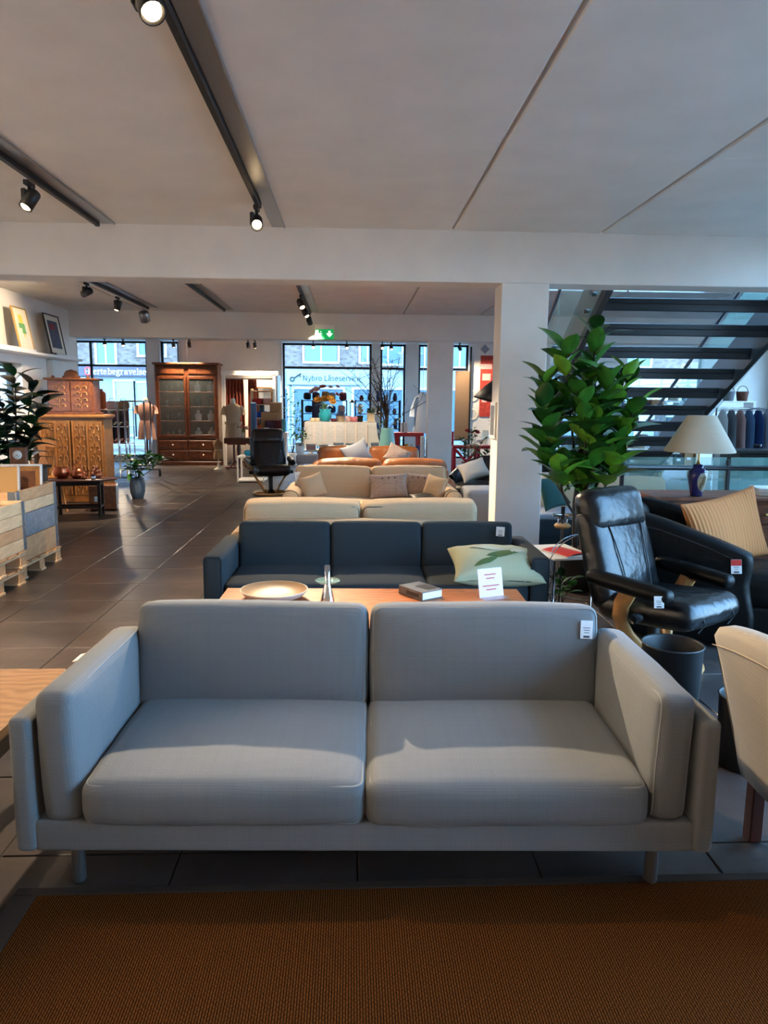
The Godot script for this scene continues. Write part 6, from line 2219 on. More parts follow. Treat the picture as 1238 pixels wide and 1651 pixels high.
func build_far() -> void:
	var o: Node3D
	var s: SurfaceTool
	# ----- glazed display cabinet -----
	var c := Vector3(-3.73, 0, -17.1)
	o = thing("display_cabinet", "tall walnut display cabinet with glazed doors and four drawers", "cabinet", c, -1.0)
	var w := 1.42
	var d := 0.42
	s = S()
	span(s, Vector3(-w / 2, 0.09, -d / 2), Vector3(-w / 2 + 0.04, 2.28, d / 2), 0.004)
	span(s, Vector3(w / 2 - 0.04, 0.09, -d / 2), Vector3(w / 2, 2.28, d / 2), 0.004)
	span(s, Vector3(-w / 2 + 0.04, 0.09, -d / 2), Vector3(w / 2 - 0.04, 2.28, -d / 2 + 0.02), 0.0)
	span(s, Vector3(-w / 2 + 0.04, 0.1, -d / 2 + 0.02), Vector3(w / 2 - 0.04, 0.62, d / 2 - 0.02), 0.0)
	span(s, Vector3(-w / 2 + 0.04, 2.0, -d / 2 + 0.02), Vector3(w / 2 - 0.04, 2.27, d / 2 - 0.02), 0.0)
	span(s, Vector3(-0.02, 0.62, d / 2 - 0.04), Vector3(0.02, 2.0, d / 2 - 0.02), 0.0)
	part(o, "carcass", s, M.walnut)
	part(o, "plinth", box(Vector3(w + 0.06, 0.09, d + 0.05), 0.008), M.walnuth, Vector3(0, 0.045, 0))
	part(o, "cornice", box(Vector3(w + 0.08, 0.05, d + 0.08), 0.014), M.walnuth, Vector3(0, 2.3, 0))
	for g in [-1, 1]:
		part(o, "frieze_panel", box(Vector3(w / 2 - 0.1, 0.17, 0.014), 0.004), M.walnuth, Vector3(g * (w / 4), 2.16, d / 2 - 0.012))
		s = S()
		var x0 := 0.012
		var x1 := w / 2 - 0.045
		span(s, Vector3(x0, 0.64, 0), Vector3(x0 + 0.05, 2.02, 0.022), 0.003)
		span(s, Vector3(x1 - 0.05, 0.64, 0), Vector3(x1, 2.02, 0.022), 0.003)
		span(s, Vector3(x0 + 0.05, 0.64, 0), Vector3(x1 - 0.05, 0.7, 0.022), 0.003)
		span(s, Vector3(x0 + 0.05, 1.96, 0), Vector3(x1 - 0.05, 2.02, 0.022), 0.003)
		var dr := part(o, "glazed_door", s, M.walnut, Vector3(0 if g > 0 else -x1 - x0, 0, d / 2 - 0.02))
		s = S()
		span(s, Vector3(x0 + 0.05, 0.7, 0.008), Vector3(x1 - 0.05, 1.96, 0.013), 0.0)
		part(dr, "door_pane", s, M.cabinetglass)
		for k in 2:
			var dw := part(o, "drawer", box(Vector3(w / 2 - 0.08, 0.2, 0.02), 0.006), M.walnuth, Vector3(g * (w / 4 - 0.01), 0.24 + 0.23 * k, d / 2 - 0.008))
			part(dw, "knob", turned([[0.01, 0], [0.008, 0.014], [0.02, 0.022], [0.014, 0.034], [0, 0.037]], 10), M.ivory, Vector3(0, 0, 0.01), Vector3(90, 0, 0))
	var sy := [0.7, 1.03, 1.36, 1.69]
	for k in 3:
		part(o, "shelf_board", box(Vector3(w - 0.09, 0.018, d - 0.08), 0.002), M.walnuth, Vector3(0, sy[k + 1] - 0.02, -0.015))
	var tiers := ["lowest", "second", "third", "top"]
	mk("velvet", rgb(200, 196, 190), 0.9)
	for j in 4:
		for k in 4:
			var p := c + Vector3(-0.5 + 0.13 * k, sy[j] - (0.08 if j == 0 else 0.01), -0.02 + 0.05 * (k % 2))
			if j == 0:
				p.y = 0.621
			solo("wine_glass", "glass on the %s shelf of the display cabinet" % tiers[j], "glass", glass_cup(0.032, 0.13 + 0.03 * (k % 3)), M.greenglass if k % 2 else M.steel, p, 0.0, "glassware in the display cabinet")
		for k in 2:
			var b := thing("jewellery_bust", "white necklace bust on the %s shelf of the display cabinet" % tiers[j] if j != 2 else "dark necklace bust on the third shelf of the display cabinet", "bust", c + Vector3(0.2 + 0.3 * k, 0.621 if j == 0 else sy[j] - 0.01, 0.0), 0, "necklace busts in the display cabinet")
			s = S(false)
			skin(s, oval_rows([[0.07, 0.05, 0, 0], [0.085, 0.04, 0.08, 0], [0.09, 0.03, 0.14, 0], [0.04, 0.03, 0.18, 0], [0.035, 0.03, 0.24, 0], [0.001, 0.001, 0.245, 0]], 14), true)
			part(b, "bust_form", s, M.velvet if j != 2 else tone("dark"))
			s = S(false)
			tube(s, loop(0.055, 0.045, 0.04, 0.17), 0.006, 5, -1, true)
			part(b, "necklace", s, M.brass if k else M.steel)
	# ----- dress forms -----
	mk("pinkdress", rgb(198, 148, 130), 0.9, T.weave, 6.0)
	mk("sanddress", rgb(214, 184, 150), 0.9, T.weave, 6.0)
	dress_form("dress form in a dusty pink pleated dress beside the display cabinet", Vector3(-4.62, 0, -16.75), 0, M.pinkdress, 0.6, false)
	dress_form("dress form in a sand-coloured tiered dress beside the fitting room", Vector3(-2.6, 0, -16.3), 0, M.sanddress, 0.55, true)
	o = thing("small_dress_form", "small jute dress form on a turned stand in front of the display cabinet", "mannequin", Vector3(-2.87, 0, -15.85))
	s = S(false)
	skin(s, oval_rows([[0.1, 0.08, 0.22, 0], [0.11, 0.085, 0.26, 0], [0.1, 0.08, 0.33, 0], [0.07, 0.055, 0.42, 0], [0.1, 0.075, 0.52, 0], [0.105, 0.07, 0.58, 0], [0.04, 0.04, 0.63, 0], [0.035, 0.035, 0.66, 0], [0.001, 0.001, 0.67, 0]], 18), true)
	part(o, "torso", s, tone("tan"))
	part(o, "stand", turned([[0, 0], [0.1, 0], [0.1, 0.015], [0.04, 0.04], [0.02, 0.07], [0.03, 0.1], [0.018, 0.14], [0.018, 0.23]], 16), M.ivory)
	s = S(false)
	tube(s, loop(0.072, 0.058, 0.05, 0.42), 0.006, 5, -1, true)
	part(o, "waist_ribbon", s, M.ivory)
	# ----- pedestal table with flowers -----
	o = thing("pedestal_table", "dark pedestal table with claw feet beside the small dress form", "table", Vector3(-2.4, 0, -15.7))
	part(o, "table_top", box(Vector3(0.56, 0.12, 0.42), 0.01), M.mahogany, Vector3(0, 0.64, 0))
	part(o, "column_post", turned([[0.04, 0.14], [0.06, 0.2], [0.03, 0.3], [0.045, 0.45], [0.03, 0.58]], 14), M.mahogany)
	for k in 3:
		s = S(false)
		var a := TAU * k / 3.0 + 0.4
		var v := Vector3(cos(a), 0, sin(a))
		tube(s, [Vector3(0, 0.2, 0) + v * 0.02, Vector3(0, 0.18, 0) + v * 0.12, Vector3(0, 0.06, 0) + v * 0.22, Vector3(0, 0.02, 0) + v * 0.3], 0.022, 7, 0.015)
		part(o, "claw_foot", s, M.mahogany)
	o = thing("flower_vase", "small vase of mixed flowers on the pedestal table", "flowers", Vector3(-2.3, 0.701, -15.68))
	part(o, "vase", turned([[0, 0], [0.03, 0], [0.05, 0.05], [0.03, 0.1], [0.035, 0.11], [0, 0.1]], 14), M.ivory)
	blooms(o, Vector3(0, 0.1, 0), 12, 0.11, 0.14, ["white", "orange", "pink"], 0.03, 6)
	o = thing("woven_handbag", "woven straw handbag on the floor behind the pedestal table", "bag", Vector3(-2.25, 0, -16.5))
	s = S(false)
	soft(s, Vector3(0.34, 0.24, 0.14), 0.05, Vector3.ZERO, X(Vector3(0, 0.121, 0)), 3, 0.004, 6)
	part(o, "bag_body", s, tone("tan"))
	s = S(false)
	tube(s, [Vector3(-0.09, 0.23, 0), Vector3(-0.06, 0.33, 0), Vector3(0.06, 0.33, 0), Vector3(0.09, 0.23, 0)], 0.008, 6)
	part(o, "strap", s, tone("tan"))
	# ----- fitting room with curtains and mirror -----
	o = thing("fitting_room", "white fitting room frame with top rail behind the sand-coloured dress", "fitting room", Vector3(-2.3, 0, -17.2))
	for x in [-0.6, 0.55]:
		part(o, "post", box(Vector3(0.07, 2.08, 0.07), 0.004), M.white, Vector3(x, 1.04, 0.3))
	part(o, "header", box(Vector3(1.3, 0.1, 0.07), 0.004), M.white, Vector3(0, 2.1, 0.3))
	part(o, "side_wall", box(Vector3(0.05, 2.08, 0.7), 0.004), M.white, Vector3(0.6, 1.04, -0.05))
	s = S(false)
	rod(s, Vector3(-0.6, 1.98, 0.22), Vector3(0.58, 1.98, 0.22), 0.014, 8)
	part(o, "curtain_rail", s, M.steel)
	mk("rust", rgb(128, 56, 40), 0.9, T.weave, 5.0)
	for q in [[-0.28, 0.4, "rust-red curtain bunched at the fitting room's open side"], [0.12, 0.2, "narrow rust-red curtain beside the fitting room mirror"]]:
		s = S(false)
		var rows := []
		for j in 6:
			var row := []
			for i in 25:
				var u := i / 24.0
				row.append(Vector3((u - 0.5) * q[1] * lerpf(1.0, 1.15, j / 5.0), 1.97 - 1.5 * j / 5.0, 0.035 * sin(u * 34.0)))
			rows.append(row)
		skin(s, rows)
		solo("fitting_room_curtain", q[2], "curtain", s, M.rust, Vector3(-2.38 + q[0], 0, -16.99), 0, "fitting room curtains")
	o = thing("dressing_mirror", "tall dressing mirror inside the fitting room", "mirror", Vector3(-2.05, 0.5, -17.1))
	part(o, "mirror_frame", box(Vector3(0.46, 1.3, 0.03), 0.004), M.birch, Vector3(0, 0.65, 0))
	mk("mirror", rgb(225, 228, 230), 0.03, null, 1.0, 1.0)
	part(o, "mirror_glass", box(Vector3(0.4, 1.24, 0.006), 0.001), M.mirror, Vector3(0, 0.65, 0.016))
	# shelf of folded clothes
	o = thing("folded_clothes_shelf", "pine shelf unit stacked with folded clothes beside the fitting room mirror", "shelf", Vector3(-1.98, 0, -16.6))
	for g in [-1, 1]:
		part(o, "side_panel", box(Vector3(0.025, 1.75, 0.34), 0.003), M.pine, Vector3(g * 0.24, 0.875, 0))
	var fy := [0.5, 0.8, 1.1, 1.4, 1.7]
	for k in 5:
		part(o, "shelf_board", box(Vector3(0.46, 0.02, 0.34), 0.002), M.pine, Vector3(0, fy[k], 0))
	var names := ["teal", "orange", "blue", "red", "white"]
	var tn := [["teal2", "tan"], ["orange", "grey"], ["cobalt2", "white"], ["red", "pink"]]
	for k in 4:
		for j in 2:
			s = S(false)
			soft(s, Vector3(0.2, 0.12, 0.26), 0.04, Vector3(0.004, 0.01, 0), X(Vector3(0, 0.06, 0)), 4 + k + j, 0.006, 5)
			solo("folded_jumper", "folded %s jumper on the pine shelf unit" % tn[k][j].rstrip("2").replace("cobalt", "cobalt blue"), "jumper", s, tone(tn[k][j]), Vector3(-1.98 - 0.11 + 0.22 * j, fy[k] + 0.011, -16.58), 0, "folded clothes")
	solo("hanging_jeans", "light blue jeans hanging beside the pine shelf unit", "trousers", box(Vector3(0.14, 1.0, 0.06), 0.025), tone("denim"), Vector3(-2.16, 0.95, -16.35))
	# ----- white console with bags -----
	o = thing("white_console", "white console table stacked with bags behind the far recliner", "table", Vector3(-1.62, 0, -15.6))
	part(o, "table_top", box(Vector3(0.56, 0.1, 0.4), 0.008), M.white, Vector3(0, 0.775, 0))
	for q in [[-1, -1], [1, -1], [-1, 1], [1, 1]]:
		part(o, "leg", box(Vector3(0.05, 0.725, 0.05), 0.004), M.white, Vector3(q[0] * 0.23, 0.362, q[1] * 0.15))
	for q in [["paper_bag", "brown paper bag, taller of two on the white console", "bag", "tan", -0.1, -0.08, 0.36, 0.42, 0.2], ["paper_bag", "small brown paper bag propped above the bags on the console", "bag", "tan", 0.02, -0.1, 0.24, 0.62, 0.12], ["patterned_bag", "grey and red patterned bag on the white console", "bag", "plum", -0.06, 0.08, 0.26, 0.24, 0.1], ["patterned_bag", "dark red leather bag on the white console", "bag", "wine", 0.1, 0.1, 0.14, 0.26, 0.1], ["scarf", "turquoise scarf draped on the console's bags", "scarf", "teal2", 0.2, 0.12, 0.09, 0.28, 0.05]]:
		s = S(false)
		soft(s, Vector3(q[6], q[7], q[8]), 0.03, Vector3(0.005, 0.005, 0.01), X(Vector3(0, q[7] / 2, 0)), 5, 0.006, 5)
		solo(q[0], q[1], q[2], s, tone(q[3]), Vector3(-1.62 + q[4], 0.826, -15.6 + q[5]))
	o = thing("white_mug", "white enamel mug on the edge of the white console", "mug", Vector3(-1.78, 0.826, -15.46))
	part(o, "cup", turned([[0, 0], [0.05, 0], [0.055, 0.1], [0.05, 0.1], [0.045, 0.008], [0, 0.008]], 16), M.white)
	s = S(false)
	tube(s, [Vector3(0.05, 0.02, 0), Vector3(0.085, 0.035, 0), Vector3(0.085, 0.07, 0), Vector3(0.05, 0.085, 0)], 0.008, 6)
	part(o, "handle", s, M.white)
	# tall green plant by the window frame
	o = thing("window_plant", "bushy bright green plant at the left edge of the far window", "plant", Vector3(-1.36, 0, -17.0))
	pot(o, "pot", [Vector2(0, 0), Vector2(0.12, 0), Vector2(0.16, 0.3), Vector2(0.15, 0.3)], M.white, 0.28, 0.15)
	leafy_plant(o, [[Vector3(0, 0.28, 0), Vector3(0, 1.8, 0)], [Vector3(0, 0.28, 0), Vector3(0.15, 1.5, 0.05)], [Vector3(0, 0.28, 0), Vector3(-0.1, 1.6, 0.05)], [Vector3(0, 0.28, 0), Vector3(0.12, 1.1, 0.1)], [Vector3(0, 0.28, 0), Vector3(0.2, 1.25, 0)]], [M.leaf_mid, M.leaf_lime], [leaf_mesh(0.22, 0.06, 0.5, 0.2)], 16, 0.008, 22, 1.0, 0.1)
	# ----- white cube side table and ornaments -----
	o = thing("white_cube_table", "white open-frame cube side table beside the far recliner", "table", Vector3(-1.83, 0, -13.55))
	part(o, "table_top", box(Vector3(0.5, 0.03, 0.5), 0.004), M.white, Vector3(0, 0.46, 0))
	part(o, "bottom_board", box(Vector3(0.5, 0.03, 0.5), 0.004), M.white, Vector3(0, 0.03, 0))
	for q in [[-1, -1], [1, -1], [-1, 1], [1, 1]]:
		part(o, "leg", box(Vector3(0.03, 0.47, 0.03), 0.003), M.white, Vector3(q[0] * 0.234, 0.235, q[1] * 0.234))
	o = thing("small_table_lamp", "small white lamp with pleated shade on the cube table", "lamp", Vector3(-1.78, 0.476, -13.7))
	part(o, "lamp_base", turned([[0, 0], [0.05, 0], [0.03, 0.04], [0.04, 0.09], [0.012, 0.15]], 16), M.white)
	part(o, "lamp_shade", turned([[0.09, 0.15], [0.075, 0.31], [0.07, 0.31], [0.085, 0.15]], 20), M.velvet)
	mk("bluegloss", rgb(20, 120, 160), 0.12)
	o = thing("blue_bird_ornament", "shiny blue ceramic bird on the cube table", "ornament", Vector3(-1.86, 0.476, -13.42))
	s = S(false)
	soft(s, Vector3(0.2, 0.11, 0.12), 0.054, Vector3.ZERO, X(Vector3(0, 0.056, 0)), 2, 0.0, 6)
	part(o, "body", s, M.bluegloss)
	s = S(false)
	tube(s, [Vector3(0.07, 0.09, 0), Vector3(0.1, 0.15, 0), Vector3(0.12, 0.155, 0)], 0.025, 8, 0.008)
	part(o, "head", s, tone("cobalt2"))
	# far recliner
	recliner("black leather recliner with its headrest before the white console", Vector3(-1.28, 0, -11.6), 14.0, false)
	# ----- low white cloth table with plant -----
	o = thing("low_white_table", "low table under a white cloth between the recliner and cognac sofa", "table", Vector3(-0.7, 0, -11.75))
	part(o, "cloth", box(Vector3(0.34, 0.14, 0.4), 0.01), M.linen, Vector3(0, 0.56, 0))
	for q in [[-1, -1], [1, -1], [-1, 1], [1, 1]]:
		part(o, "leg", box(Vector3(0.03, 0.49, 0.03), 0.003), M.white, Vector3(q[0] * 0.14, 0.245, q[1] * 0.16))
	o = thing("white_potted_plant", "pale green plant in a white pot on the low white table", "plant", Vector3(-0.82, 0.631, -11.8))
	pot(o, "pot", [Vector2(0, 0), Vector2(0.06, 0), Vector2(0.075, 0.13), Vector2(0.068, 0.13)], M.white, 0.12, 0.068, 16)
	leafy_plant(o, [[Vector3(0, 0.12, 0), Vector3(0.05, 0.34, 0.02)], [Vector3(0, 0.12, 0), Vector3(-0.08, 0.32, 0)], [Vector3(0, 0.12, 0), Vector3(0, 0.36, 0.06)], [Vector3(0, 0.12, 0), Vector3(0.1, 0.28, 0)]], [M.leaf_grey, M.leaf_lime], [leaf_mesh(0.11, 0.05, 0.3, 0.2, 1.0, 4)], 9, 0.004, 31, 1.0)
	# ----- table under the linen cloth -----
	var tz := -14.25
	o = thing("linen_table", "high table under a long checked linen cloth full of flowers and pots", "table", Vector3(-0.2, 0, tz))
	for q in [[-1, -1], [1, -1], [-1, 1], [1, 1]]:
		part(o, "leg", box(Vector3(0.06, 1.06, 0.06), 0.004), M.white, Vector3(q[0] * 0.58, 0.53, q[1] * 0.28))
	part(o, "table_top", box(Vector3(1.32, 0.03, 0.7), 0.004), M.white, Vector3(0, 1.072, 0))
	s = S(false)
	var ring0 := loop(0.675, 0.365, 0.03, 1.094)
	var rows := [[], [], [], [], []]
	for i in ring0.size():
		var p: Vector3 = ring0[i]
		var f := sin(i * 0.9) * 0.02 + sin(i * 0.37) * 0.02
		var outw := Vector3(p.x, 0, p.z).normalized()
		var corner := pow(absf(p.x / 0.675) * absf(p.z / 0.365), 4.0)
		rows[0].append(Vector3(p.x * 0.2, 1.092, p.z * 0.2))
		rows[1].append(p)
		rows[2].append(p + outw * 0.012 - Vector3(0, 0.02, 0))
		rows[3].append(p + outw * (0.03 + f * 0.6) - Vector3(0, 0.24, 0))
		rows[4].append(p + outw * (0.045 + f + corner * 0.06) - Vector3(0, 0.44 + corner * 0.1, 0))
	skin(s, rows, true)
	var lc := part(o, "linen_cloth", s, M.linen)
	s = S()
	for k in 6:
		bx(s, Vector3(-0.5 + 0.2 * k, 0.88, 0.412), Vector3(0.02, 0.36, 0.002), 0.0, Vector3(-4, 0, 0))
	mk("linenline", rgb(206, 190, 176), 0.9)
	part(lc, "woven_stripes", s, M.linenline)
	var ty := 1.096
	mk("turquoise", rgb(40, 150, 165), 0.08)
	o = thing("turquoise_vase", "turquoise glass vase with yellow lilies and pink gerberas on the linen table", "flowers", Vector3(-0.5, ty, tz + 0.05))
	part(o, "vase", turned([[0, 0], [0.08, 0], [0.12, 0.06], [0.13, 0.14], [0.1, 0.2], [0.12, 0.24], [0.11, 0.24], [0.09, 0.2], [0, 0.05]], 22), M.turquoise)
	blooms(o, Vector3(0, 0.22, 0), 12, 0.16, 0.26, ["mustard", "mustard", "orange"], 0.085, 41)
	blooms(o, Vector3(0, 0.25, 0), 8, 0.26, 0.42, ["pink", "pink", "orange"], 0.08, 43)
	mk("tinbeige", rgb(206, 184, 150), 0.6)
	for q in [[-0.74, "candle_cup", "beige candle cup, outer of two on the linen table", 0.05, 0.07, "tinbeige"], [-0.65, "candle_cup", "beige candle cup, inner of two on the linen table", 0.05, 0.07, "tinbeige"]]:
		solo(q[1], q[2], "cup", turned([[0, 0], [q[3], 0], [q[3], q[4]], [q[3] * 0.9, q[4]], [q[3] * 0.88, q[4] - 0.02], [0, q[4] - 0.02]], 16), M[q[5]], Vector3(q[0], ty, tz + 0.22))
	solo("red_bowl", "small red bowl with pale ball on the linen table", "bowl", turned([[0, 0], [0.05, 0], [0.075, 0.06], [0.068, 0.06], [0, 0.02]], 16), tone("wine"), Vector3(-0.33, ty, tz + 0.22))
	solo("straw_hat", "grey-blue felt hat on a beige tin on the linen table", "hat", turned([[0.12, 0.0], [0.13, 0.006], [0.07, 0.015], [0.065, 0.07], [0.03, 0.09], [0, 0.088]], 20), tone("navy"), Vector3(-0.2, ty + 0.121, tz + 0.12))
	solo("round_tin", "round beige tin under the felt hat on the linen table", "tin", turned([[0, 0], [0.09, 0], [0.09, 0.1], [0.095, 0.1], [0.095, 0.12], [0, 0.12]], 20), M.tinbeige, Vector3(-0.2, ty, tz + 0.12))
	mk("rosepot", rgb(206, 120, 124), 0.4)
	mk("palerose", rgb(224, 184, 176), 0.5)
	solo("flower_pot", "pale rose flower pot on the linen table", "pot", turned([[0, 0], [0.045, 0], [0.06, 0.11], [0.052, 0.11], [0.04, 0.02], [0, 0.02]], 16), M.palerose, Vector3(-0.05, ty, tz + 0.2))
	solo("flower_pot", "deep pink flower pot on the linen table", "pot", turned([[0, 0], [0.055, 0], [0.075, 0.1], [0.066, 0.1], [0.05, 0.02], [0, 0.02]], 16), M.rosepot, Vector3(0.06, ty, tz + 0.25))
	o = thing("black_lantern", "slim black lantern behind the pink flower pots", "lantern", Vector3(0.02, ty, tz))
	part(o, "lantern_base", box(Vector3(0.1, 0.02, 0.1), 0.003), M.black, Vector3(0, 0.01, 0))
	for q in [[-1, -1], [1, -1], [-1, 1], [1, 1]]:
		part(o, "bar", box(Vector3(0.012, 0.34, 0.012), 0.002), M.black, Vector3(q[0] * 0.038, 0.19, q[1] * 0.038))
	part(o, "lantern_roof", turned([[0.07, 0.36], [0.05, 0.39], [0.015, 0.42], [0, 0.43]], 4), M.black)
	o = thing("black_pot_plant", "grey-green plant in a black pot on the linen table", "plant", Vector3(0.17, ty, tz + 0.14))
	pot(o, "pot", [Vector2(0, 0), Vector2(0.055, 0), Vector2(0.065, 0.12), Vector2(0.058, 0.12)], M.black, 0.11, 0.058, 16)
	leafy_plant(o, [[Vector3(0, 0.11, 0), Vector3(-0.08, 0.3, 0)], [Vector3(0, 0.11, 0), Vector3(0.03, 0.3, 0.04)], [Vector3(0, 0.11, 0), Vector3(-0.02, 0.24, 0.08)]], [M.leaf_grey], [leaf_mesh(0.1, 0.05, 0.3, 0.2, 1.0, 4)], 9, 0.004, 33)
	o = thing("tan_pot_grass", "green grass in a square tan pot on the linen table", "plant", Vector3(0.38, ty, tz + 0.2))
	s = S()
	bx(s, Vector3(0, 0.085, 0), Vector3(0.15, 0.17, 0.15), 0.01)
	part(o, "pot", s, M.tinbeige)
	var rn := RandomNumberGenerator.new()
	rn.seed = 3
	var blade := leaf_mesh(0.14, 0.012, 0.4, 0.1, 1.0, 4)
	for k in 60:
		part(o, "blade", blade, M.leaf_mid if k % 3 else M.leaf_dark, Vector3(rn.randf_range(-0.06, 0.06), 0.165, rn.randf_range(-0.06, 0.06)), Vector3(-rn.randf_range(35, 85), rn.randf() * 360.0, 0))
	# branches in a tall teal vase beside the table
	mk("tealvase", rgb(120, 176, 172), 0.3)
	o = thing("branch_vase", "tall pale teal vase with bare branches beside the linen table", "vase", Vector3(0.68, 0, -13.7))
	part(o, "vase", turned([[0, 0], [0.14, 0], [0.17, 0.3], [0.15, 0.7], [0.12, 0.95], [0.13, 1.0], [0.12, 1.0], [0.11, 0.9], [0, 0.3]], 24), M.tealvase)
	rn.seed = 9
	mk("twig", rgb(70, 56, 46), 0.8)
	for k in 16:
		var a := rn.randf_range(PI * 0.45, PI * 1.1) if k < 12 else rn.randf() * TAU
		var lean := rn.randf_range(0.2, 1.15)
		var top := rn.randf_range(1.5, 2.35)
		var pts := []
		for i in 8:
			var t := i / 7.0
			pts.append(Vector3(cos(a) * lean * t * t, 0.8 + (top - 0.8) * t, sin(a) * 0.3 * lean * t) + Vector3(rn.randf_range(-0.03, 0.03), 0, 0) * t)
		s = S(false)
		tube(s, pts, 0.011, 5, 0.004)
		for i in 5:
			var p: Vector3 = pts[2 + i]
			tube(s, [p, p + Vector3(rn.randf_range(-0.16, 0.16), rn.randf_range(0.05, 0.2), rn.randf_range(-0.08, 0.08)), p + Vector3(rn.randf_range(-0.26, 0.26), rn.randf_range(0.15, 0.34), rn.randf_range(-0.1, 0.1))], 0.006, 4, 0.003)
		part(o, "bare_branch", s, M.twig)
	for k in 5:
		leafy_plant(o, [[Vector3(0, 0.95, 0), Vector3(rn.randf_range(-0.3, 0.25), rn.randf_range(1.0, 1.5), rn.randf_range(-0.05, 0.25))]], [M.leaf_grey, M.leaf_grey, M.leaf_mid], [leaf_mesh(0.08, 0.03, 0.3, 0.2, 1.0, 4)], 16, 0.004, 60 + k, 1.0, 0.3)
	# row of small boxes on a low board behind the cognac sofa
	o = thing("low_display_board", "low white display board behind the cognac sofa", "shelf", Vector3(-0.1, 0, -12.9))
	part(o, "board", box(Vector3(1.7, 0.03, 0.4), 0.004), M.white, Vector3(0, 0.62, 0))
	for x in [-0.78, 0.0, 0.78]:
		part(o, "leg", box(Vector3(0.05, 0.605, 0.3), 0.004), M.white, Vector3(x, 0.302, 0))
	for q in [[-0.8, "white", 0.14, 0.12], [-0.6, "pink", 0.16, 0.1], [-0.38, "white", 0.15, 0.09], [-0.12, "white", 0.17, 0.13], [0.1, "tan", 0.16, 0.12], [0.32, "grey", 0.14, 0.12], [0.52, "white", 0.13, 0.13]]:
		o = thing("gift_box", "small %s gift box on the low display board" % q[1], "box", Vector3(-0.1 + q[0], 0.636, -12.8), rn.randf_range(-8, 8), "gift boxes on the display board")
		part(o, "carton", box(Vector3(q[2], q[3] * 0.75, 0.12), 0.004), tone(q[1]), Vector3(0, q[3] * 0.375, 0))
		part(o, "lid", box(Vector3(q[2] + 0.008, q[3] * 0.25, 0.128), 0.004), tone("white"), Vector3(0, q[3] * 0.875, 0))
	# small jars and glasses right of it
	o = thing("narrow_display_table", "narrow black display table with glassware near the second column", "table", Vector3(0.98, 0, -12.95))
	part(o, "table_top", box(Vector3(0.5, 0.03, 0.4), 0.004), M.black, Vector3(0, 0.6, 0))
	for q in [[-1, -1], [1, -1], [-1, 1], [1, 1]]:
		part(o, "leg", box(Vector3(0.03, 0.585, 0.03), 0.003), M.black, Vector3(q[0] * 0.22, 0.292, q[1] * 0.17))
	for q in [[-0.2, "black", 0.09, "black mug, outermost on the narrow display table"], [-0.1, "dark", 0.1, "dark mug beside the black mug on the narrow display table"], [0.0, "mustard", 0.13, "ochre jar on the narrow display table"], [0.1, "white", 0.12, "white beaker on the narrow display table"], [0.2, "blue", 0.1, "blue beaker on the narrow display table"]]:
		solo("beaker", q[3], "cup", turned([[0, 0], [0.034, 0], [0.038, q[2]], [0.033, q[2]], [0.03, 0.01], [0, 0.01]], 14), tone(q[1]), Vector3(0.98 + q[0], 0.616, -12.85))
	# red table with books
	mk("redpaint", rgb(178, 22, 30), 0.35)
	o = thing("red_table", "bright red painted table with books near the second column", "table", Vector3(1.1, 0, -14.2))
	part(o, "table_top", box(Vector3(0.6, 0.07, 0.45), 0.006), M.redpaint, Vector3(0, 0.86, 0))
	for q in [[-1, -1], [1, -1], [-1, 1], [1, 1]]:
		part(o, "leg", box(Vector3(0.09, 0.825, 0.06), 0.004), M.redpaint, Vector3(q[0] * 0.22, 0.412, q[1] * 0.18))
	for k in 3:
		o = thing("upright_book", "%s book standing on the red table" % ["white", "grey", "pink"][k], "book", Vector3(0.98 + 0.05 * k, 0.896, -14.15), 0, "books on the red table")
		part(o, "cover", box(Vector3(0.03, 0.19, 0.13), 0.002), tone(["white", "grey", "pink"][k]), Vector3(0, 0.095, 0))
		part(o, "pages", box(Vector3(0.022, 0.192, 0.126), 0.001), M.paper, Vector3(0, 0.096, 0.003))
	o = thing("leaning_board", "white panel with steel edge leaning on the second column", "panel", Vector3(1.21, 0, -12.35))
	part(o, "panel", box(Vector3(0.04, 0.9, 0.3), 0.003), M.white, Vector3(0, 0.45, 0))
	part(o, "steel_edge", box(Vector3(0.012, 0.9, 0.012), 0.002), M.steel, Vector3(0.024, 0.45, 0.152))
	# hanging kimono
	mk("paleblue", rgb(214, 222, 232), 0.9, T.weave, 6.0)
	o = thing("hanging_robe", "pale blue robe on a hanger in the far window behind the red table", "garment", Vector3(1.66, 0, -16.95))
	s = S(false)
	var rr := []
	for j in 9:
		var t := j / 8.0
		var row := []
		for i in 20:
			var a := TAU * i / 20
			row.append(Vector3(cos(a) * (0.05 if j == 0 else lerpf(0.15, 0.23, t)) * (1.0 + 0.04 * sin(a * 7)), 1.72 - 0.95 * t, sin(a) * lerpf(0.04, 0.07, t)))
		rr.append(row)
	skin(s, rr, true)
	part(o, "robe_body", s, M.paleblue)
	for g in [-1, 1]:
		s = S(false)
		tube(s, [Vector3(g * 0.13, 1.6, 0), Vector3(g * 0.22, 1.35, 0), Vector3(g * 0.24, 1.15, 0)], 0.05, 8, 0.07)
		part(o, "sleeve", s, M.paleblue)
	s = S(false)
	rod(s, Vector3(0, 1.7, 0), Vector3(0, 2.88, 0), 0.004, 5)
	part(o, "hanger_cord", s, M.steel)
	# black wire racks with goods along the window
	var goods := [[-1.05, "navy"], [-0.6, "dark"], [-0.2, "tan"], [0.2, "grey"], [0.6, "plum"]]
	rn.seed = 31
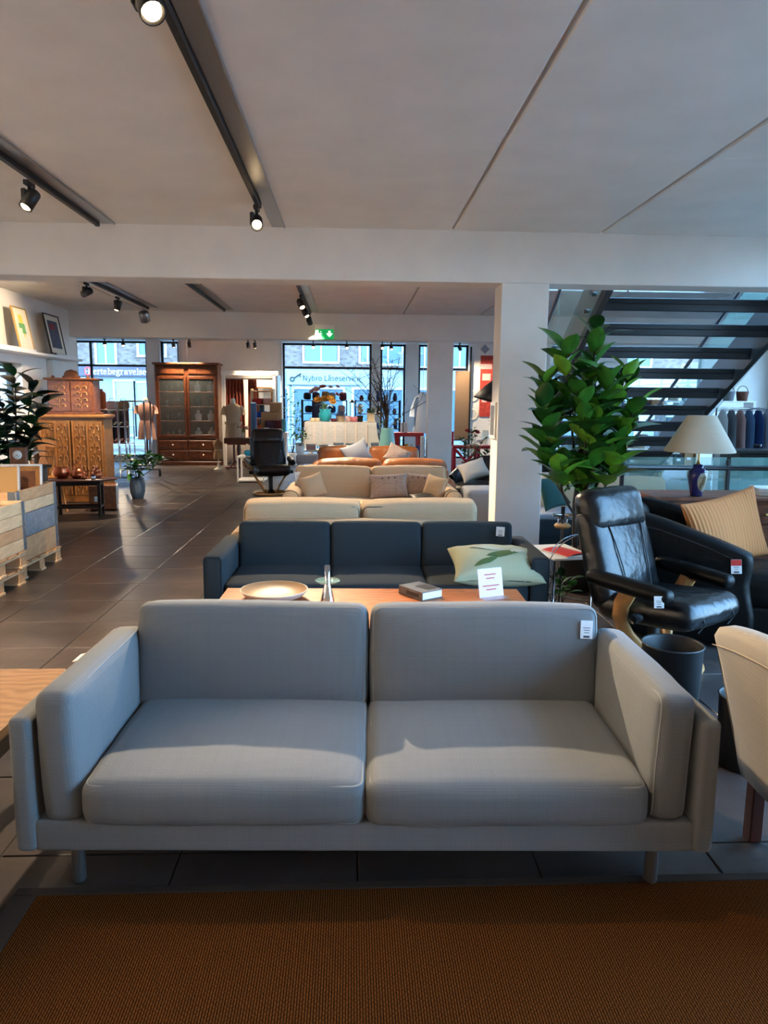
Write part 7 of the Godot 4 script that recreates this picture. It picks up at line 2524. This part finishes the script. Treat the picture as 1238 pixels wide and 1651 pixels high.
	for r in 2:
		var rx := -0.6 + 1.2 * r
		o = thing("window_rack", ["black metal rack of bags behind the turquoise vase", "black metal rack of vases behind the bare branches"][r], "shelf", Vector3(rx, 0, -16.6))
		for q in [[-1, -1], [1, -1], [-1, 1], [1, 1]]:
			s = S(false)
			rod(s, Vector3(q[0] * 0.5, 0, q[1] * 0.18), Vector3(q[0] * 0.5, 1.52, q[1] * 0.18), 0.014, 6)
			part(o, "upright", s, M.black)
		var ry := [0.55, 0.88, 1.21, 1.5]
		for y in ry:
			part(o, "shelf_board", box(Vector3(1.02, 0.018, 0.38), 0.002), M.black, Vector3(0, y, 0))
		for j in 4:
			for k in 5:
				var tns := ["dark", "tan", "pink", "blue", "grey", "black", "white", "wine", "plum", "navy"]
				var tt: String = tns[(j * 5 + k * 3 + r * 2) % 10]
				var at := Vector3(rx - 0.4 + 0.2 * k + rn.randf_range(-0.04, 0.04), ry[j] + 0.01, -16.58 + rn.randf_range(-0.06, 0.06))
				var lb := "%s %s on the %s tier of the %s rack" % [tt, "handbag" if r == 0 else "vase", ["lowest", "second", "third", "top"][j], "bag" if r == 0 else "vase"]
				if r == 0:
					s = S(false)
					soft(s, Vector3(0.16, 0.15 + 0.03 * (k % 3), 0.1), 0.04, Vector3(0.004, 0.004, 0.008), X(Vector3(0, 0.09, 0)), k, 0.005, 4)
					solo("display_bag", lb, "bag", s, tone(tt), at, 0, "bags on the window rack")
				else:
					var h := 0.12 + 0.05 * ((k + j) % 3)
					solo("display_vase", lb, "vase", turned([[0, 0], [0.035, 0], [0.055, h * 0.4], [0.03, h * 0.8], [0.04, h], [0.03, h], [0, h * 0.6]], 12), tone(tt), at, 0, "vases on the window rack")
	solo("hanging_coat", "navy blue coat hanging beside the bag rack", "coat", box(Vector3(0.22, 0.75, 0.12), 0.05), tone("navy"), Vector3(-0.72, 1.16, -15.6))
	o = thing("floor_stand", "thin black stand holding the navy coat", "stand", Vector3(-0.72, 0, -15.7))
	s = S(false)
	rod(s, Vector3(0, 0.02, 0), Vector3(0, 1.6, 0), 0.012, 6)
	part(o, "pole", s, M.black)
	part(o, "foot", turned([[0, 0], [0.15, 0], [0.15, 0.015], [0, 0.03]], 16), M.black)
	build_beyond()

func build_beyond() -> void:
	var o: Node3D
	var s: SurfaceTool
	# wall right of the second column: board in the window, poster, plates
	mk("boardbrown", rgb(140, 112, 86), 0.8, T.fine, 2.0)
	o = thing("brown_board", "tall brown pin board standing in the window beside the red poster", "board", Vector3(2.66, 0.6, -17.55))
	part(o, "board_face", box(Vector3(0.34, 1.62, 0.03), 0.003), M.boardbrown, Vector3(0, 0.82, 0))
	s = S()
	span(s, Vector3(0.17, -0.6, -0.02), Vector3(0.21, 2.2, 0.03), 0.003)
	span(s, Vector3(-0.19, -0.02, -0.02), Vector3(0.17, 0.01, 0.03), 0.003)
	part(o, "black_frame", s, M.blackmetal)
	mk("posterred", rgb(214, 70, 52), 0.6, T.blotch, 3.0)
	o = thing("red_poster", "tall red poster with pale patches on the far wall", "poster", Vector3(3.36, 1.15, -17.68))
	part(o, "sheet", box(Vector3(0.5, 1.46, 0.012), 0.002), M.posterred, Vector3(0, 0.73, 0))
	for q in [[-0.12, 1.2, 0.3, 0.12], [-0.1, 0.95, 0.2, 0.16], [0.05, 0.6, 0.3, 0.05], [-0.14, 0.4, 0.12, 0.1]]:
		part(o, "printed_patch", box(Vector3(q[2], q[3], 0.002), 0.0), M.palerose, Vector3(q[0], q[1], 0.0075))
	o = thing("diamond_sign", "small pale grey diamond sign on the wall above the red poster", "sign", Vector3(3.21, 2.76, -17.69))
	s = S()
	bx(s, Vector3.ZERO, Vector3(0.16, 0.16, 0.006), 0.001, Vector3(0, 0, 45))
	part(o, "plate", s, M.clothgrey)
	for k in 2:
		o = thing("wall_plate", ["upper decorated plate on the wall beside the red poster", "lower decorated plate on the wall beside the red poster"][k], "plate", Vector3(2.95, [1.65, 1.2][k], -17.69))
		part(o, "rim", turned([[0.12, 0.0], [0.14, 0.012], [0.12, 0.014], [0.09, 0.006]], 28), M.ivory, Vector3.ZERO, Vector3(90, 0, 0))
		part(o, "centre", turned([[0.09, 0.006], [0, 0.006]], 28), M.velvet, Vector3.ZERO, Vector3(90, 0, 0))
	# red bench with cross-braced side and roses
	o = thing("red_bench", "red painted bench with cross-braced ends behind the column", "bench", Vector3(2.3, 0, -13.2))
	part(o, "seat", box(Vector3(0.95, 0.05, 0.4), 0.005), M.redpaint, Vector3(0, 0.68, 0))
	for x in [-0.44, 0.0, 0.44]:
		for z in [-0.16, 0.16]:
			part(o, "leg", box(Vector3(0.06, 0.655, 0.05), 0.004), M.redpaint, Vector3(x, 0.327, z))
	for g in [-1, 1]:
		part(o, "cross_brace", box(Vector3(0.58, 0.045, 0.03), 0.003), M.redpaint, Vector3(-0.22, 0.42, 0.17), Vector3(0, 0, g * 48))
	part(o, "back_post", box(Vector3(0.07, 0.95, 0.05), 0.004), M.redpaint, Vector3(-0.44, 0.475, -0.2))
	o = thing("rose_planter", "red slatted planter with red and white camellias beside the red bench", "flowers", Vector3(2.12, 0, -12.6))
	for k in 6:
		part(o, "slat", box(Vector3(0.05, 0.5, 0.02), 0.003), M.redpaint, Vector3(-0.14 + 0.056 * k, 0.26, 0.14))
	part(o, "tub", box(Vector3(0.34, 0.44, 0.26), 0.006), tone("wine"), Vector3(0, 0.23, 0))
	leafy_plant(o, [[Vector3(0, 0.45, 0), Vector3(0.0, 1.0, 0.05)], [Vector3(0, 0.45, 0), Vector3(-0.2, 0.85, 0.1)], [Vector3(0, 0.45, 0), Vector3(0.2, 0.85, 0.05)], [Vector3(0, 0.45, 0), Vector3(0.25, 0.65, 0.15)], [Vector3(0, 0.45, 0), Vector3(-0.22, 0.66, 0.12)]], [M.leaf_dark, M.leaf_night, M.leaf_mid], [leaf_mesh(0.12, 0.06, 0.3, 0.2, 1.0, 4)], 16, 0.006, 77)
	blooms(o, Vector3(0, 0.7, 0.08), 3, 0.12, 0.4, ["red"], 0.06, 5)
	blooms(o, Vector3(0, 0.55, 0.1), 6, 0.28, 0.4, ["white"], 0.045, 8)
	solo("glass_vase", "tall clear glass vase on the red bench", "vase", turned([[0, 0], [0.05, 0], [0.07, 0.15], [0.05, 0.28], [0.045, 0.28], [0.06, 0.15], [0, 0.02]], 16), M.greenglass, Vector3(2.45, 0.706, -13.2))
	o = thing("leafy_pot", "green plant in a grey pot on the red bench", "plant", Vector3(2.62, 0.706, -13.15))
	pot(o, "pot", [Vector2(0, 0), Vector2(0.06, 0), Vector2(0.08, 0.14), Vector2(0.07, 0.14)], M.clothgrey, 0.13, 0.07, 14)
	leafy_plant(o, [[Vector3(0, 0.13, 0), Vector3(0.0, 0.5, 0)], [Vector3(0, 0.13, 0), Vector3(0.08, 0.42, 0.04)], [Vector3(0, 0.13, 0), Vector3(-0.08, 0.4, 0.04)]], [M.leaf_mid, M.leaf_dark], [leaf_mesh(0.12, 0.05, 0.3, 0.2, 1.0, 4)], 12, 0.005, 78)
	# behind the stairs: pine shelves with boxes, basket shelf, clothes
	for r in 3:
		var rx := 5.15 + 0.75 * r
		o = thing("pine_shelf", "pine shelf unit behind the stairs, %s" % ["nearest the rubber plant", "middle one of three", "under the basket shelf"][r], "shelf", Vector3(rx, 0, -14.6))
		for g in [-1, 1]:
			part(o, "side_panel", box(Vector3(0.03, 1.5, 0.36), 0.003), M.pine, Vector3(g * 0.35, 0.75, 0))
		var ys := [0.25, 0.6, 0.95, 1.3]
		for y in ys:
			part(o, "shelf_board", box(Vector3(0.67, 0.025, 0.36), 0.003), M.pine, Vector3(0, y, 0))
		for j in 4:
			for k in 3:
				var tns := ["blue", "white", "brown", "grey", "orange", "denim", "white", "dark", "tan"]
				var tt: String = tns[(j * 4 + k + r * 3) % 9]
				o = thing("storage_box", "%s box on the %s tier of the pine shelf %s" % [tt, ["lowest", "second", "third", "top"][j], ["nearest the rubber plant", "in the middle", "under the baskets"][r]], "box", Vector3(rx - 0.21 + 0.21 * k, ys[j] + 0.013, -14.58), 0, "boxes behind the stairs")
				var h := 0.16 + 0.05 * ((k + j) % 3)
				part(o, "carton", box(Vector3(0.18, h, 0.24), 0.004), tone(tt), Vector3(0, h / 2, 0))
				part(o, "label_card", box(Vector3(0.08, 0.05, 0.002), 0.0), M.tag, Vector3(0, h * 0.5, 0.121))
	o = thing("basket_shelf", "long shelf of wicker baskets seen between the stair treads", "shelf", Vector3(7.6, 0, -15.4))
	part(o, "shelf_board", box(Vector3(2.0, 0.03, 0.4), 0.004), M.white, Vector3(0, 1.55, 0))
	for g in [-1, 1]:
		part(o, "side_panel", box(Vector3(0.04, 1.535, 0.4), 0.004), M.white, Vector3(g * 0.95, 0.767, 0))
	for k in 6:
		o = thing("wicker_basket", "wicker basket on the long shelf behind the stairs", "basket", Vector3(6.85 + 0.3 * k, 1.566, -15.35), 0, "wicker baskets")
		part(o, "weave", turned([[0, 0], [0.1, 0], [0.13, 0.2], [0.12, 0.2], [0.1, 0.02], [0, 0.02]], 16), tone(["tan", "grey", "brown"][k % 3]))
		s = S(false)
		var arc := []
		for i in 9:
			arc.append(Vector3(cos(PI * i / 8.0) * 0.12, 0.18 + sin(PI * i / 8.0) * 0.14, 0))
		tube(s, arc, 0.008, 6)
		part(o, "handle", s, tone("brown"))
	garment_rail(Vector3(6.3, 0, -11.2), 0.0, 1.2, 8, ["white", "grey", "pink", "denim", "blue"], "pale garment hanging on the rail behind the stairs")
	o = thing("black_counter", "low black counter at the foot of the stairs", "counter", Vector3(5.7, 0, -9.2))
	part(o, "counter_body", box(Vector3(1.6, 0.86, 0.5), 0.006), M.black, Vector3(0, 0.43, 0))
	part(o, "counter_top", box(Vector3(1.66, 0.04, 0.56), 0.006), M.blackmetal, Vector3(0, 0.88, 0))
	solo("alarm_clock", "small black alarm clock on the counter by the stairs", "clock", turned([[0, -0.02], [0.05, -0.02], [0.05, 0.02], [0, 0.02]], 20), M.black, Vector3(5.2, 0.955, -9.1))
	# glass display case behind the guard
	o = thing("glass_showcase", "low glass showcase with white base behind the guard rail", "showcase", Vector3(3.48, 0, -6.35))
	part(o, "showcase_base", box(Vector3(1.2, 0.5, 0.24), 0.006), M.clothgrey, Vector3(0, 0.25, 0))
	part(o, "glass_box", box(Vector3(1.18, 0.3, 0.22), 0.0), M.glass, Vector3(0, 0.65, 0))
	for k in 5:
		solo("crystal_bowl", "crystal bowl in the glass showcase behind the guard rail", "bowl", turned([[0, 0], [0.04, 0], [0.08, 0.08], [0.07, 0.08], [0, 0.02]], 16), M.steel if k % 2 else M.greenglass, Vector3(3.04 + 0.22 * k, 0.501, -6.35), 0, "crystal in the showcase")
